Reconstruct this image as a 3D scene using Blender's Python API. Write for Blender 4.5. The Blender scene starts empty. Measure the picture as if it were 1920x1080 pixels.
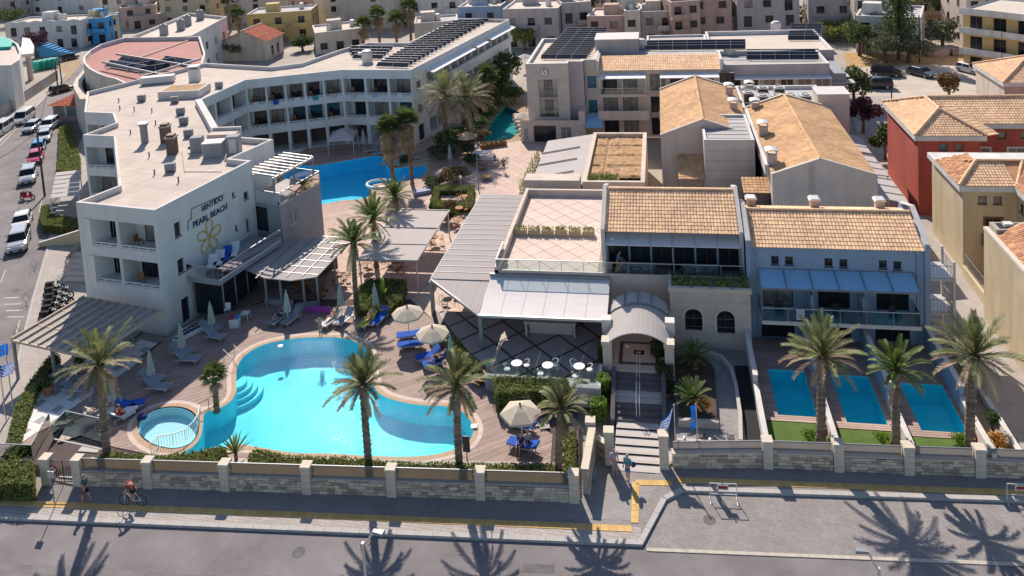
import bpy, bmesh, math, random
from math import cos, sin, radians as dg
from mathutils import Vector, Matrix
from mathutils.geometry import delaunay_2d_cdt
random.seed(7)
ru, rr01, pick = random.uniform, random.random, random.choice
S = bpy.context.scene
C = S.collection
PI = math.pi
# ---------------------------------------------------------------- camera (drone, lens shifted down)
F, PCX, PCY, CAMH = 1500.0, 960.0, -86.0, 35.0          # focal length and principal point in photo pixels
YAW, PITCH, ROLL = dg(10.5), math.atan(0.1), 0.06
r0 = Vector((cos(YAW), sin(YAW), 0)); f0 = Vector((-sin(YAW), cos(YAW), 0)); zz = Vector((0, 0, 1))
cf = f0*cos(PITCH) - zz*sin(PITCH); cu0 = zz*cos(PITCH) + f0*sin(PITCH)
cr = r0*cos(ROLL) - cu0*sin(ROLL); cu = cu0*cos(ROLL) + r0*sin(ROLL)
cd = bpy.data.cameras.new('camera'); cam = bpy.data.objects.new('camera', cd); C.objects.link(cam)
cd.sensor_fit = 'HORIZONTAL'; cd.sensor_width = 36; cd.lens = F/1920*36
cd.shift_x = 0; cd.shift_y = -(540-PCY)/1920; cd.clip_end = 6000; cd.clip_start = 0.5
cam.matrix_world = Matrix(((cr.x, cu.x, -cf.x, 0), (cr.y, cu.y, -cf.y, 0), (cr.z, cu.z, -cf.z, CAMH), (0, 0, 0, 1)))
S.camera = cam
# ---------------------------------------------------------------- sky, sun, exposure
SUN_EL, SUN_AZ = dg(38.8), dg(113)   # azimuth of the sun, counted from +x
W = bpy.data.worlds.new('World'); S.world = W; W.use_nodes = True
wn = W.node_tree.nodes; bg = wn['Background']; sky = wn.new('ShaderNodeTexSky'); sky.sky_type = 'NISHITA'
sky.sun_disc = False; sky.sun_elevation = SUN_EL; sky.sun_rotation = math.pi/2-SUN_AZ
sky.air_density = 1.0; sky.dust_density = 0.6; sky.ozone_density = 2.0
W.node_tree.links.new(sky.outputs[0], bg.inputs[0]); bg.inputs[1].default_value = 0.094
sl = bpy.data.lights.new('sun', 'SUN'); sun = bpy.data.objects.new('sun', sl); C.objects.link(sun)
sl.energy = 4.6; sl.angle = dg(0.5); sl.color = (1.0, 0.89, 0.77)
sd = Vector((cos(SUN_EL)*cos(SUN_AZ), cos(SUN_EL)*sin(SUN_AZ), sin(SUN_EL)))
sun.rotation_euler = sd.to_track_quat('Z', 'Y').to_euler(); sun.location = (0, 60, 60)
S.view_settings.view_transform = 'Standard'; S.view_settings.look = 'None'; S.view_settings.gamma = 1
S.view_settings.exposure = 0.53
# ---------------------------------------------------------------- survey helper: photo point at a known height -> ground plan
def G(x, y, z=0.0):
 d = cf + cr*((x-PCX)/F) - cu*((y-PCY)/F)
 t = (z-CAMH)/d.z
 return Vector((d.x*t, d.y*t, z))
def Gs(pts, z=0.0): return [G(x, y, z) for x, y in pts]
def V(*a): return Vector(a)
# ---------------------------------------------------------------- materials
MATS = {}
ORD = 'first second third fourth fifth sixth seventh eighth ninth tenth eleventh twelfth thirteenth fourteenth fifteenth sixteenth seventeenth eighteenth nineteenth twentieth'.split()
def mat(name, col, rough=0.8, var=0.12, scale=2.0, bump=0.0, bscale=30.0, metal=0.0, col2=None, tint=0.0, trans=0.0, spec=0.3, coat=0.0, alpha=1.0, coords='Object', detail=5.0, streak=0.0):
 if name in MATS: return MATS[name]
 m = bpy.data.materials.new(name); m.use_nodes = True; nt = m.node_tree; N = nt.nodes; L = nt.links
 b = N['Principled BSDF']; out = N['Material Output']
 b.inputs['Roughness'].default_value = rough; b.inputs['Metallic'].default_value = metal
 b.inputs['Specular IOR Level'].default_value = spec; b.inputs['Coat Weight'].default_value = coat
 tc = N.new('ShaderNodeTexCoord')
 co = tc.outputs[coords]
 if coords == 'World':
  pass
 nz = N.new('ShaderNodeTexNoise'); nz.inputs['Scale'].default_value = scale; nz.inputs['Detail'].default_value = detail; nz.inputs['Roughness'].default_value = 0.62
 L.new(co, nz.inputs['Vector'])
 mx = N.new('ShaderNodeMix'); mx.data_type = 'RGBA'
 c2 = col2 if col2 else tuple(min(1, c*(1+var)) for c in col)
 c1 = col if col2 else tuple(c*(1-var) for c in col)
 mx.inputs['A'].default_value = (*c1, 1); mx.inputs['B'].default_value = (*c2, 1)
 rm = N.new('ShaderNodeMapRange'); rm.inputs[1].default_value = 0.3; rm.inputs[2].default_value = 0.7
 L.new(nz.outputs['Fac'], rm.inputs[0]); L.new(rm.outputs[0], mx.inputs['Factor'])
 res = mx.outputs['Result']
 if tint:
  at = N.new('ShaderNodeAttribute'); at.attribute_name = 'tint'
  hs = N.new('ShaderNodeHueSaturation')
  mr = N.new('ShaderNodeMapRange'); mr.inputs[3].default_value = 1-tint; mr.inputs[4].default_value = 1+tint
  L.new(at.outputs['Fac'], mr.inputs[0]); L.new(mr.outputs[0], hs.inputs['Value']); L.new(res, hs.inputs['Color'])
  mh = N.new('ShaderNodeMapRange'); mh.inputs[3].default_value = 0.5-0.03*min(1, tint*2); mh.inputs[4].default_value = 0.5+0.02*min(1, tint*2)
  L.new(at.outputs['Fac'], mh.inputs[0]); L.new(mh.outputs[0], hs.inputs['Hue'])
  res = hs.outputs['Color']
 if streak:   # rain streaks and grime running down the wall
  mp = N.new('ShaderNodeMapping'); mp.inputs['Scale'].default_value = (.75, .75, .09); L.new(co, mp.inputs[0])
  n3 = N.new('ShaderNodeTexNoise'); n3.inputs['Scale'].default_value = 1.3; n3.inputs['Detail'].default_value = 6; L.new(mp.outputs[0], n3.inputs['Vector'])
  r3 = N.new('ShaderNodeMapRange'); r3.inputs[1].default_value = .42; r3.inputs[2].default_value = .72; r3.inputs[3].default_value = 1.0; r3.inputs[4].default_value = 1-streak*.75; L.new(n3.outputs[0], r3.inputs[0])
  h3 = N.new('ShaderNodeHueSaturation'); L.new(r3.outputs[0], h3.inputs['Value']); L.new(res, h3.inputs['Color']); res = h3.outputs['Color']
 L.new(res, b.inputs['Base Color'])
 if bump:
  n2 = N.new('ShaderNodeTexNoise'); n2.inputs['Scale'].default_value = bscale; n2.inputs['Detail'].default_value = 3
  L.new(co, n2.inputs['Vector'])
  bp = N.new('ShaderNodeBump'); bp.inputs['Strength'].default_value = bump; bp.inputs['Distance'].default_value = 0.03
  L.new(n2.outputs['Fac'], bp.inputs['Height']); L.new(bp.outputs[0], b.inputs['Normal'])
 if trans:
  tr = N.new('ShaderNodeBsdfTranslucent'); L.new(res, tr.inputs[0]); ms = N.new('ShaderNodeMixShader'); ms.inputs[0].default_value = trans
  L.new(b.outputs[0], ms.inputs[1]); L.new(tr.outputs[0], ms.inputs[2]); L.new(ms.outputs[0], out.inputs[0])
 if alpha < 1: b.inputs['Alpha'].default_value = alpha
 MATS[name] = m
 return m
def glassy(name, tcol, rough=0.03, gloss=0.1, bump=0.0, bscale=3.0, wave=None, fres=1.0):
 """thin clear sheet (glass, water surface): tinted see-through plus a Fresnel reflection"""
 m = bpy.data.materials.new(name); m.use_nodes = True; nt = m.node_tree; N = nt.nodes; L = nt.links
 N.remove(N['Principled BSDF']); out = N['Material Output']
 t = N.new('ShaderNodeBsdfTransparent'); t.inputs[0].default_value = (*tcol, 1)
 g = N.new('ShaderNodeBsdfGlossy'); g.inputs['Roughness'].default_value = rough
 fr = N.new('ShaderNodeFresnel'); fr.inputs[0].default_value = 1.33
 ma = N.new('ShaderNodeMath'); ma.operation = 'MULTIPLY_ADD'; ma.inputs[1].default_value = fres; ma.inputs[2].default_value = gloss
 L.new(fr.outputs[0], ma.inputs[0])
 ms = N.new('ShaderNodeMixShader'); L.new(ma.outputs[0], ms.inputs[0]); L.new(t.outputs[0], ms.inputs[1]); L.new(g.outputs[0], ms.inputs[2]); L.new(ms.outputs[0], out.inputs[0])
 if bump:
  tc = N.new('ShaderNodeTexCoord'); nz = N.new('ShaderNodeTexNoise'); nz.inputs['Scale'].default_value = bscale; nz.inputs['Detail'].default_value = 3
  L.new(tc.outputs['Object'], nz.inputs['Vector']); bp = N.new('ShaderNodeBump'); bp.inputs['Strength'].default_value = bump; bp.inputs['Distance'].default_value = 0.1
  L.new(nz.outputs['Fac'], bp.inputs['Height']); last = bp
  if wave:
   mp = N.new('ShaderNodeMapping'); mp.inputs['Location'].default_value = (-wave[0], -wave[1], 0); L.new(tc.outputs['Object'], mp.inputs[0])
   wv = N.new('ShaderNodeTexWave'); wv.wave_type = 'RINGS'; wv.rings_direction = 'Z'; wv.inputs['Scale'].default_value = 1.6; wv.inputs['Distortion'].default_value = 1.6
   L.new(mp.outputs[0], wv.inputs[0]); b2 = N.new('ShaderNodeBump'); b2.inputs['Strength'].default_value = 0.5; b2.inputs['Distance'].default_value = 0.06
   L.new(wv.outputs['Fac'], b2.inputs['Height']); L.new(bp.outputs[0], b2.inputs['Normal']); last = b2
  L.new(last.outputs[0], g.inputs['Normal']); L.new(last.outputs[0], fr.inputs['Normal'])
 MATS[name] = m
 return m
M = {}
def dm(k, *a, **kw): M[k] = mat(k, *a, **kw)
dm('white_render', (0.62, 0.61, 0.58), 0.85, 0.08, 0.35, 0.15, 40, streak=.25)
dm('hotel_render', (0.65, 0.66, 0.64), 0.85, 0.07, 0.3, 0.15, 40, streak=.16)
dm('hotel_grey', (0.30, 0.31, 0.33), 0.85, 0.08, 0.4, streak=.2)
dm('bluegrey_render', (0.28, 0.375, 0.49), 0.85, 0.07, 0.4, 0.12, 30, streak=.14)
dm('beige_render', (0.60, 0.50, 0.425), 0.85, 0.09, 0.4, 0.12, 30, streak=.2)
dm('stone_clad', (0.57, 0.49, 0.42), 0.85, 0.09, 1.2, 0.25, 14)
dm('lilac_render', (0.44, 0.385, 0.38), 0.85, 0.08, 0.5, streak=.22)
dm('roof_cream', (0.56, 0.48, 0.415), 0.9, 0.09, 0.25, 0.2, 6)
dm('roof_grey', (0.42, 0.40, 0.39), 0.9, 0.12, 0.3, 0.2, 6)
dm('parapet', (0.58, 0.55, 0.53), 0.85, 0.12, 0.9)
dm('terracotta', (0.75, 0.49, 0.295), 0.85, 0.13, 0.4, tint=0.13)
dm('terracotta_old', (0.54, 0.28, 0.15), 0.85, 0.16, 0.8, tint=0.30)
dm('shingle', (0.57, 0.35, 0.185), 0.9, 0.2, 0.35, 0.35, 5, tint=0.14)
dm('tile_red', (0.46, 0.12, 0.06), 0.85, 0.15, 0.8, tint=0.25)
dm('membrane_red', (0.34, 0.135, 0.12), 0.8, 0.12, 0.3)
dm('red_render', (0.44, 0.10, 0.075), 0.85, 0.1, 0.5, 0.12, 30, streak=.2)
dm('ochre_render', (0.58, 0.475, 0.315), 0.85, 0.09, 0.5, 0.12, 30, streak=.22)
dm('yellow_render', (0.54, 0.40, 0.18), 0.85, 0.08, 0.5)
dm('cream_render', (0.58, 0.51, 0.43), 0.85, 0.1, 0.4, streak=.28)
dm('pink_render', (0.50, 0.34, 0.28), 0.85, 0.1, 0.4, streak=.28)
dm('blue_render', (0.08, 0.33, 0.62), 0.8, 0.08, 0.5)
dm('stone', (0.54, 0.445, 0.345), 0.9, 0.2, 3.0, 0.5, 25, tint=0.35)
dm('mortar', (0.38, 0.34, 0.295), 0.95, 0.1, 5)
dm('ashlar', (0.60, 0.53, 0.43), 0.85, 0.08, 2.0, 0.2, 25)
dm('asphalt', (0.19, 0.172, 0.176), 0.9, 0.26, 0.3, 0.3, 60)
dm('cobble', (0.30, 0.275, 0.262), 0.9, 0.10, 1.0, 0.6, 14, tint=0.12)
dm('pave_light', (0.44, 0.40, 0.375), 0.9, 0.08, 0.8, 0.2, 12, tint=0.10)
dm('tactile', (0.56, 0.36, 0.14), 0.9, 0.12, 2.0, 0.4, 20, tint=0.12)
dm('kerb', (0.42, 0.40, 0.385), 0.9, 0.1, 3.0)
dm('road_line', (0.46, 0.425, 0.36), 0.9, 0.15, 3.0)
dm('earth', (0.34, 0.245, 0.155), 0.95, 0.2, 0.6, 0.5, 8)
dm('dry_soil', (0.40, 0.25, 0.135), 0.95, 0.28, 0.9, 0.8, 6)
dm('gravel', (0.48, 0.42, 0.36), 0.95, 0.15, 0.25, 0.4, 9)
dm('town_ground', (0.36, 0.315, 0.27), 0.95, 0.22, 0.06, 0.3, 4)
dm('lawn', (0.085, 0.14, 0.03), 0.95, 0.2, 1.2, 0.6, 40)
dm('deck_wood', (0.345, 0.255, 0.22), 0.75, 0.14, 1.0, 0.2, 30, tint=0.16)
dm('deck_under', (0.09, 0.07, 0.065), 0.95)
dm('wood_plank', (0.42, 0.30, 0.25), 0.75, 0.14, 1.0, tint=0.16)
dm('coping_tan', (0.44, 0.30, 0.20), 0.85, 0.1, 2.0)
dm('coping_light', (0.55, 0.45, 0.39), 0.85, 0.08, 2.0)
dm('pool_plaster', (0.24, 0.77, 0.86), 0.6, 0.11, 0.35)
dm('pool_deep', (0.05, 0.64, 0.92), 0.6, 0.05, 0.8)
dm('pool_private', (0.05, 0.80, 0.90), 0.6, 0.07, 0.8)
dm('pool_kids', (0.62, 0.84, 0.88), 0.6, 0.04, 0.8)
dm('pond', (0.03, 0.34, 0.36), 0.6, 0.2, 0.8)
dm('tile_pink', (0.60, 0.47, 0.405), 0.8, 0.05, 1.0, tint=0.05)
dm('tile_white', (0.68, 0.67, 0.66), 0.7, 0.05, 1.0, tint=0.05)
dm('tile_grey', (0.34, 0.34, 0.36), 0.8, 0.08, 1.0, tint=0.08)
dm('tile_grout', (0.34, 0.27, 0.235), 0.95, 0.05)
dm('patio_tile', (0.34, 0.30, 0.28), 0.6, 0.06, 1.0, tint=0.06)
dm('patio_dark', (0.095, 0.07, 0.065), 0.6, 0.1, 2.0)
dm('plaza_tile', (0.56, 0.42, 0.355), 0.85, 0.05, 0.9, tint=0.06)
dm('slate_step', (0.13, 0.115, 0.12), 0.8, 0.1, 2.0)
dm('step_light', (0.46, 0.425, 0.41), 0.8, 0.07, 2.0)
dm('canvas', (0.54, 0.48, 0.46), 0.9, 0.03, 0.6, trans=0.12)
dm('canvas_white', (0.62, 0.57, 0.55), 0.9, 0.03, 0.6, trans=0.3, spec=0.1)
dm('canvas_bright', (0.74, 0.69, 0.68), 0.9, 0.05, 0.6, trans=0.12, spec=0.1)
dm('vault_sheet', (0.72, 0.68, 0.66), 0.9, 0.05, 0.6, trans=0.5, spec=0.1)
dm('frame_mid', (0.33, 0.32, 0.32), 0.5, 0.05)
dm('dark_soil', (0.085, 0.06, 0.045), 0.95, 0.3, 2.0, 0.5, 12)
dm('rust_shaft', (0.15, 0.105, 0.085), 0.9, 0.3, 3.0)
dm('canvas_beige', (0.58, 0.51, 0.41), 0.9, 0.05, 2.0, trans=0.18)
dm('canvas_sage', (0.37, 0.41, 0.39), 0.9, 0.06, 2.0)
dm('roof_panel', (0.34, 0.305, 0.30), 0.7, 0.05, 0.5, spec=0.1)
dm('awning_blue', (0.28, 0.50, 0.70), 0.5, 0.04, 0.6)
dm('awning_white', (0.74, 0.73, 0.75), 0.5, 0.04, 0.6)
dm('metal_grey', (0.24, 0.25, 0.27), 0.5, 0.06, 2.0, metal=0.3)
dm('metal_dark', (0.05, 0.05, 0.055), 0.5, 0.1, 2.0)
dm('metal_light', (0.55, 0.54, 0.53), 0.45, 0.05, 2.0, metal=0.4)
dm('steel', (0.62, 0.62, 0.62), 0.3, 0.05, 2.0, metal=0.9)
dm('white_paint', (0.66, 0.65, 0.635), 0.5, 0.03, 2.0)
dm('offwhite', (0.62, 0.59, 0.55), 0.7, 0.05, 2.0)
dm('solar', (0.018, 0.022, 0.032), 0.22, 0.2, 6.0)
dm('solar_frame', (0.34, 0.35, 0.37), 0.4, 0.05, metal=0.5)
dm('pane_dark', (0.022, 0.026, 0.032), 0.08, 0.3, 0.6)
dm('pane_curtain', (0.21, 0.20, 0.19), 0.25, 0.35, 1.4)
dm('pane_blue', (0.05, 0.16, 0.23), 0.1, 0.2, 0.8)
dm('frame_white', (0.62, 0.61, 0.59), 0.5, 0.04)
dm('frame_dark', (0.045, 0.043, 0.045), 0.5, 0.1)
dm('frame_brown', (0.16, 0.075, 0.05), 0.6, 0.1)
dm('wood', (0.24, 0.12, 0.06), 0.7, 0.2, 3.0)
dm('wood_pale', (0.46, 0.375, 0.29), 0.75, 0.15, 3.0)
dm('trunk_grey', (0.20, 0.155, 0.12), 0.95, 0.2, 4.0, 0.8, 9, tint=0.25)
dm('trunk_brown', (0.23, 0.13, 0.075), 0.95, 0.22, 4.0, 0.8, 9, tint=0.25)
dm('frond', (0.20, 0.215, 0.09), 0.6, 0.15, 1.5, tint=0.35, trans=0.3)
dm('frond_green', (0.14, 0.20, 0.055), 0.6, 0.15, 1.5, tint=0.35, trans=0.3)
dm('frond_dry', (0.40, 0.30, 0.19), 0.8, 0.2, 1.5, tint=0.35, trans=0.2)
dm('fan_leaf', (0.12, 0.165, 0.05), 0.55, 0.15, 1.5, tint=0.35, trans=0.3)
dm('hedge_leaf', (0.205, 0.235, 0.065), 0.7, 0.2, 1.5, tint=0.45, trans=0.3)
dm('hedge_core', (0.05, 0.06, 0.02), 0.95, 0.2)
dm('shrub_leaf', (0.085, 0.125, 0.045), 0.7, 0.2, 1.5, tint=0.45, trans=0.3)
dm('bright_leaf', (0.20, 0.32, 0.05), 0.6, 0.2, 1.5, tint=0.35, trans=0.35)
dm('olive_leaf', (0.13, 0.145, 0.085), 0.7, 0.2, 1.5, tint=0.4, trans=0.25)
dm('tree_leaf', (0.085, 0.125, 0.036), 0.7, 0.2, 1.0, tint=0.45, trans=0.3)
dm('brown_leaf', (0.24, 0.17, 0.085), 0.8, 0.2, 1.0, tint=0.4, trans=0.25)
dm('bougain', (0.10, 0.045, 0.06), 0.7, 0.2, 1.0, tint=0.45, trans=0.3)
dm('orange_leaf', (0.45, 0.22, 0.04), 0.7, 0.2, 1.0, tint=0.4, trans=0.3)
dm('bark', (0.13, 0.095, 0.07), 0.95, 0.25, 4.0, 0.6, 9)
dm('sling', (0.215, 0.25, 0.30), 0.8, 0.06, 2.0)
dm('towel_blue', (0.02, 0.09, 0.42), 0.95, 0.12, 4.0)
dm('towel_teal', (0.02, 0.30, 0.33), 0.95, 0.12, 4.0)
dm('towel_lime', (0.42, 0.48, 0.10), 0.95, 0.12, 4.0)
dm('towel_white', (0.66, 0.66, 0.67), 0.95, 0.05, 4.0)
dm('purple', (0.30, 0.05, 0.34), 0.7, 0.1)
dm('skin', (0.50, 0.27, 0.18), 0.6, 0.05, 4.0)
dm('hair_dark', (0.035, 0.022, 0.016), 0.7, 0.1)
dm('hair_fair', (0.38, 0.25, 0.12), 0.7, 0.1)
dm('cloth_red', (0.36, 0.03, 0.035), 0.9, 0.1)
dm('cloth_teal', (0.02, 0.34, 0.42), 0.9, 0.1)
dm('cloth_navy', (0.02, 0.035, 0.16), 0.9, 0.1)
dm('cloth_grey', (0.30, 0.32, 0.36), 0.9, 0.1)
dm('cloth_black', (0.02, 0.02, 0.022), 0.9, 0.1)
dm('cloth_blue', (0.06, 0.20, 0.46), 0.9, 0.1)
dm('cloth_white', (0.66, 0.65, 0.63), 0.9, 0.05, trans=0.3)
dm('cloth_green', (0.05, 0.14, 0.12), 0.9, 0.1)
dm('cloth_lilac', (0.36, 0.38, 0.50), 0.9, 0.1)
dm('tyre', (0.015, 0.015, 0.016), 0.85, 0.1)
dm('rim', (0.45, 0.45, 0.46), 0.35, 0.05, metal=0.7)
dm('car_white', (0.70, 0.70, 0.69), 0.25, 0.02, coat=0.6)
dm('car_silver', (0.42, 0.43, 0.44), 0.28, 0.02, metal=0.5, coat=0.6)
dm('car_grey', (0.10, 0.11, 0.12), 0.28, 0.02, metal=0.4, coat=0.6)
dm('car_black', (0.018, 0.02, 0.024), 0.22, 0.02, coat=0.7)
dm('car_blue', (0.05, 0.26, 0.46), 0.25, 0.02, coat=0.6)
dm('car_red', (0.48, 0.02, 0.09), 0.25, 0.02, coat=0.6)
dm('car_glass', (0.015, 0.018, 0.022), 0.05, 0.1)
dm('lamp_clear', (0.65, 0.65, 0.62), 0.15, 0.02)
dm('lamp_red', (0.35, 0.02, 0.02), 0.2, 0.02)
dm('plastic_black', (0.02, 0.02, 0.02), 0.5, 0.1)
dm('sign_navy', (0.025, 0.04, 0.10), 0.6, 0.1)
dm('sign_gold', (0.55, 0.37, 0.03), 0.5, 0.1)
dm('flag_blue', (0.01, 0.13, 0.55), 0.85, 0.05, trans=0.45)
dm('green_net', (0.015, 0.10, 0.085), 0.9, 0.3, 0.5)
dm('green_bin', (0.02, 0.38, 0.30), 0.5, 0.1)
dm('pot_terracotta', (0.40, 0.19, 0.09), 0.85, 0.15)
dm('straw', (0.50, 0.39, 0.24), 0.95, 0.2, 6.0, 0.6, 20)
dm('straw_dark', (0.36, 0.33, 0.315), 0.9, 0.2, 3.0)
dm('orange_dry', (0.42, 0.26, 0.12), 0.95, 0.25, 1.0)
dm('rock', (0.30, 0.22, 0.19), 0.95, 0.25, 1.0, 0.6, 5)
dm('rust_red', (0.33, 0.10, 0.05), 0.9, 0.2)
dm('interior_shade', (0.12, 0.09, 0.08), 0.9, 0.3, 0.8)  # dark room tone, the shade indoors is put into the colour
dm('warm_orange', (0.50, 0.25, 0.08), 0.9, 0.1)
M['water_pool'] = glassy('water_pool', (0.60, 0.95, 0.99), 0.05, 0.0, 0.3, 5.0, wave=(-22.9, 45.2), fres=.45)
M['water_kids'] = glassy('water_kids', (0.80, 0.97, 0.99), 0.05, 0.0, 0.15, 5.0, fres=.35)
M['water_deep'] = glassy('water_deep', (0.62, 0.95, 0.99), 0.04, 0.0, 0.2, 3.0, fres=.4)
M['water_pond'] = glassy('water_pond', (0.5, 0.88, 0.9), 0.04, 0.0, 0.25, 2.0, fres=.4)
dm('bronze_panel', (0.34, 0.30, 0.245), 0.4, 0.05, 1.0, trans=0.65)
dm('frost_panel', (0.46, 0.44, 0.42), 0.4, 0.05, 1.0, trans=0.6)
M['clear_glass'] = glassy('clear_glass', (0.80, 0.87, 0.88), 0.03, 0.03)
M['green_glass'] = glassy('green_glass', (0.62, 0.78, 0.78), 0.03, 0.04)
# ---------------------------------------------------------------- mesh building
OFF = {}
class MB:
 def __init__(s): s.v = []; s.f = []; s.t = []; s.smooth = False; s.uvw = None
 def add(s, vs, fs, t=None):
  n = len(s.v); s.v += [tuple(a) for a in vs]
  for f in fs: s.f.append(tuple(i+n for i in f)); s.t.append(rr01() if t is None else t)
  return s
 def poly(s, pts, t=None): return s.add(pts, [tuple(range(len(pts)))], t)
 def hexa(s, b, tp, t=None):
  n = len(b)
  fs = [tuple(range(n-1, -1, -1)), tuple(range(n, 2*n))] + [(i, (i+1) % n, n+(i+1) % n, n+i) for i in range(n)]
  if t is None: t = rr01()
  return s.add(list(b)+list(tp), fs, t)
 def box(s, x0, x1, y0, y1, z0, z1, t=None):
  return s.hexa([(x0, y0, z0), (x1, y0, z0), (x1, y1, z0), (x0, y1, z0)], [(x0, y0, z1), (x1, y0, z1), (x1, y1, z1), (x0, y1, z1)], t)
 def obox(s, o, a, b, c, t=None):
  o = Vector(o); a = Vector(a); b = Vector(b); c = Vector(c)
  return s.hexa([o, o+a, o+a+b, o+b], [o+c, o+a+c, o+a+b+c, o+b+c], t)
 def cbox(s, c, sx, sy, sz, rz=0.0, t=None, tilt=None):
  """box centred in x and y on c, standing on c.z"""
  c = Vector(c); u = Vector((cos(rz), sin(rz), 0)); w = Vector((-sin(rz), cos(rz), 0))
  return s.obox(c-u*sx/2-w*sy/2, u*sx, w*sy, (0, 0, sz), t)
 def prism(s, pts, z0, z1, t=None):
  return s.hexa([(p[0], p[1], z0) for p in pts], [(p[0], p[1], z1) for p in pts], t)
 def beam(s, p, q, w, h, t=None):
  """bar from p to q, w wide, h high; p and q run along its lower middle line"""
  p = Vector(p); q = Vector(q); d = (q-p); u = d.normalized()
  sd_ = u.cross(zz)
  if sd_.length < 1e-4: sd_ = Vector((1, 0, 0))
  sd_.normalize(); up = sd_.cross(u)
  return s.obox(p-sd_*w/2, sd_*w, d, up*h, t)
 def tube(s, p, q, ra, rb=None, n=8, cap=True, t=None):
  rb = ra if rb is None else rb
  return s.path([p, q], [ra, rb], n, cap, t)
 def path(s, pts, rs, n=8, cap=True, t=None):
  pts = [Vector(p) for p in pts]
  if not isinstance(rs, (list, tuple)): rs = [rs]*len(pts)
  if t is None: t = rr01()
  base = len(s.v); prev = None
  for i, p in enumerate(pts):
   d = (pts[min(i+1, len(pts)-1)]-pts[max(i-1, 0)])
   if d.length < 1e-6: d = Vector((0, 0, 1))
   d.normalize()
   a = d.orthogonal().normalized() if prev is None else (prev-d*prev.dot(d)).normalized()
   prev = a; b = d.cross(a)
   for k in range(n):
    an = 2*PI*k/n; s.v.append(tuple(p+(a*cos(an)+b*sin(an))*rs[i]))
  for i in range(len(pts)-1):
   for k in range(n):
    s.f.append((base+i*n+k, base+i*n+(k+1) % n, base+(i+1)*n+(k+1) % n, base+(i+1)*n+k)); s.t.append(t)
  if cap:
   s.f.append(tuple(base+k for k in range(n-1, -1, -1))); s.t.append(t)
   e = base+(len(pts)-1)*n; s.f.append(tuple(e+k for k in range(n))); s.t.append(t)
  return s
 def lathe(s, c, prof, n=16, t=None, sx=1.0, sy=1.0):
  c = Vector(c); base = len(s.v)
  if t is None: t = rr01()
  for r, z in prof:
   for k in range(n):
    an = 2*PI*k/n; s.v.append((c.x+r*sx*cos(an), c.y+r*sy*sin(an), c.z+z))
  for i in range(len(prof)-1):
   for k in range(n):
    s.f.append((base+i*n+k, base+i*n+(k+1) % n, base+(i+1)*n+(k+1) % n, base+(i+1)*n+k)); s.t.append(t)
  s.f.append(tuple(base+k for k in range(n-1, -1, -1))); s.t.append(t)
  e = base+(len(prof)-1)*n; s.f.append(tuple(e+k for k in range(n))); s.t.append(t)
  return s
 def sheet(s, pts, holes=(), z=0.0, t=None):
  """flat polygon with holes"""
  vs = []; es = []
  for lp in [pts]+list(holes):
   n0 = len(vs); vs += [Vector((p[0], p[1])) for p in lp]; es += [(n0+i, n0+(i+1) % len(lp)) for i in range(len(lp))]
  o = delaunay_2d_cdt(vs, es, [], 2 if not holes else 0, 1e-5)
  V2, _, F2 = o[0], o[1], o[2]
  def inside(p, lp):
   c = False; j = len(lp)-1
   for i in range(len(lp)):
    if (lp[i][1] > p[1]) != (lp[j][1] > p[1]) and p[0] < (lp[j][0]-lp[i][0])*(p[1]-lp[i][1])/(lp[j][1]-lp[i][1])+lp[i][0]: c = not c
    j = i
   return c
  ff = []
  for f in F2:
   m = sum((V2[i] for i in f), Vector((0, 0)))/len(f)
   if inside(m, pts) and not any(inside(m, h) for h in holes): ff.append(f)
  return s.add([(p.x, p.y, z) for p in V2], ff, t)
 def mesh(s, name, m, off=(0, 0, 0)):
  me = bpy.data.meshes.new(name)
  o = Vector(off)
  me.from_pydata([(a[0]-o.x, a[1]-o.y, a[2]-o.z) for a in s.v], [], s.f); me.update()
  if s.t:
   at = me.attributes.new('tint', 'FLOAT', 'FACE'); at.data.foreach_set('value', s.t)
  if s.smooth: me.polygons.foreach_set('use_smooth', [True]*len(me.polygons))
  if m: me.materials.append(M[m] if isinstance(m, str) else m)
  return me
 def b(s, name, m, parent=None, kind=None, label=None):
  if parent is None:
   xs = [a[0] for a in s.v]; ys = [a[1] for a in s.v]; z0 = min(a[2] for a in s.v)
   off = Vector(((min(xs)+max(xs))/2, (min(ys)+max(ys))/2, z0))
  else: off = OFF[parent.name]
  o = bpy.data.objects.new(name, s.mesh(name, m, off)); C.objects.link(o)
  if parent is None: o.location = off
  else: o.parent = parent
  OFF[o.name] = off
  if kind: o['kind'] = kind
  if label and parent is not None: o['label'] = label
  return o
def tag(o, label, cat, group=None):
 o['label'] = label; o['category'] = cat
 if group: o['group'] = group
 return o
def thing(name, label, cat, loc=(0, 0, 0), rz=0.0, group=None, local=False):
 """an Empty at the base of a thing; its parts are given in world coordinates unless local"""
 o = bpy.data.objects.new(name, None); C.objects.link(o); o.location = loc; o.rotation_euler = (0, 0, rz); o.empty_display_size = 0.2
 OFF[o.name] = Vector((0, 0, 0)) if local else Vector(loc)
 return tag(o, label, cat, group)
KIDS = {}
def kids(o): return [c for c in o.children]
def dup(root, loc, rz=0.0, label=None, group=None, scale=None):
 def cp(o, par):
  c = o.copy(); C.objects.link(c); c.parent = par
  for ch in kids(o): cp(ch, c)
  return c
 r = cp(root, None); r.location = loc; r.rotation_euler = (0, 0, rz)
 if scale: r.scale = (scale, scale, scale) if not isinstance(scale, tuple) else scale
 if label: r['label'] = label
 if group: r['group'] = group
 return r
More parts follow.
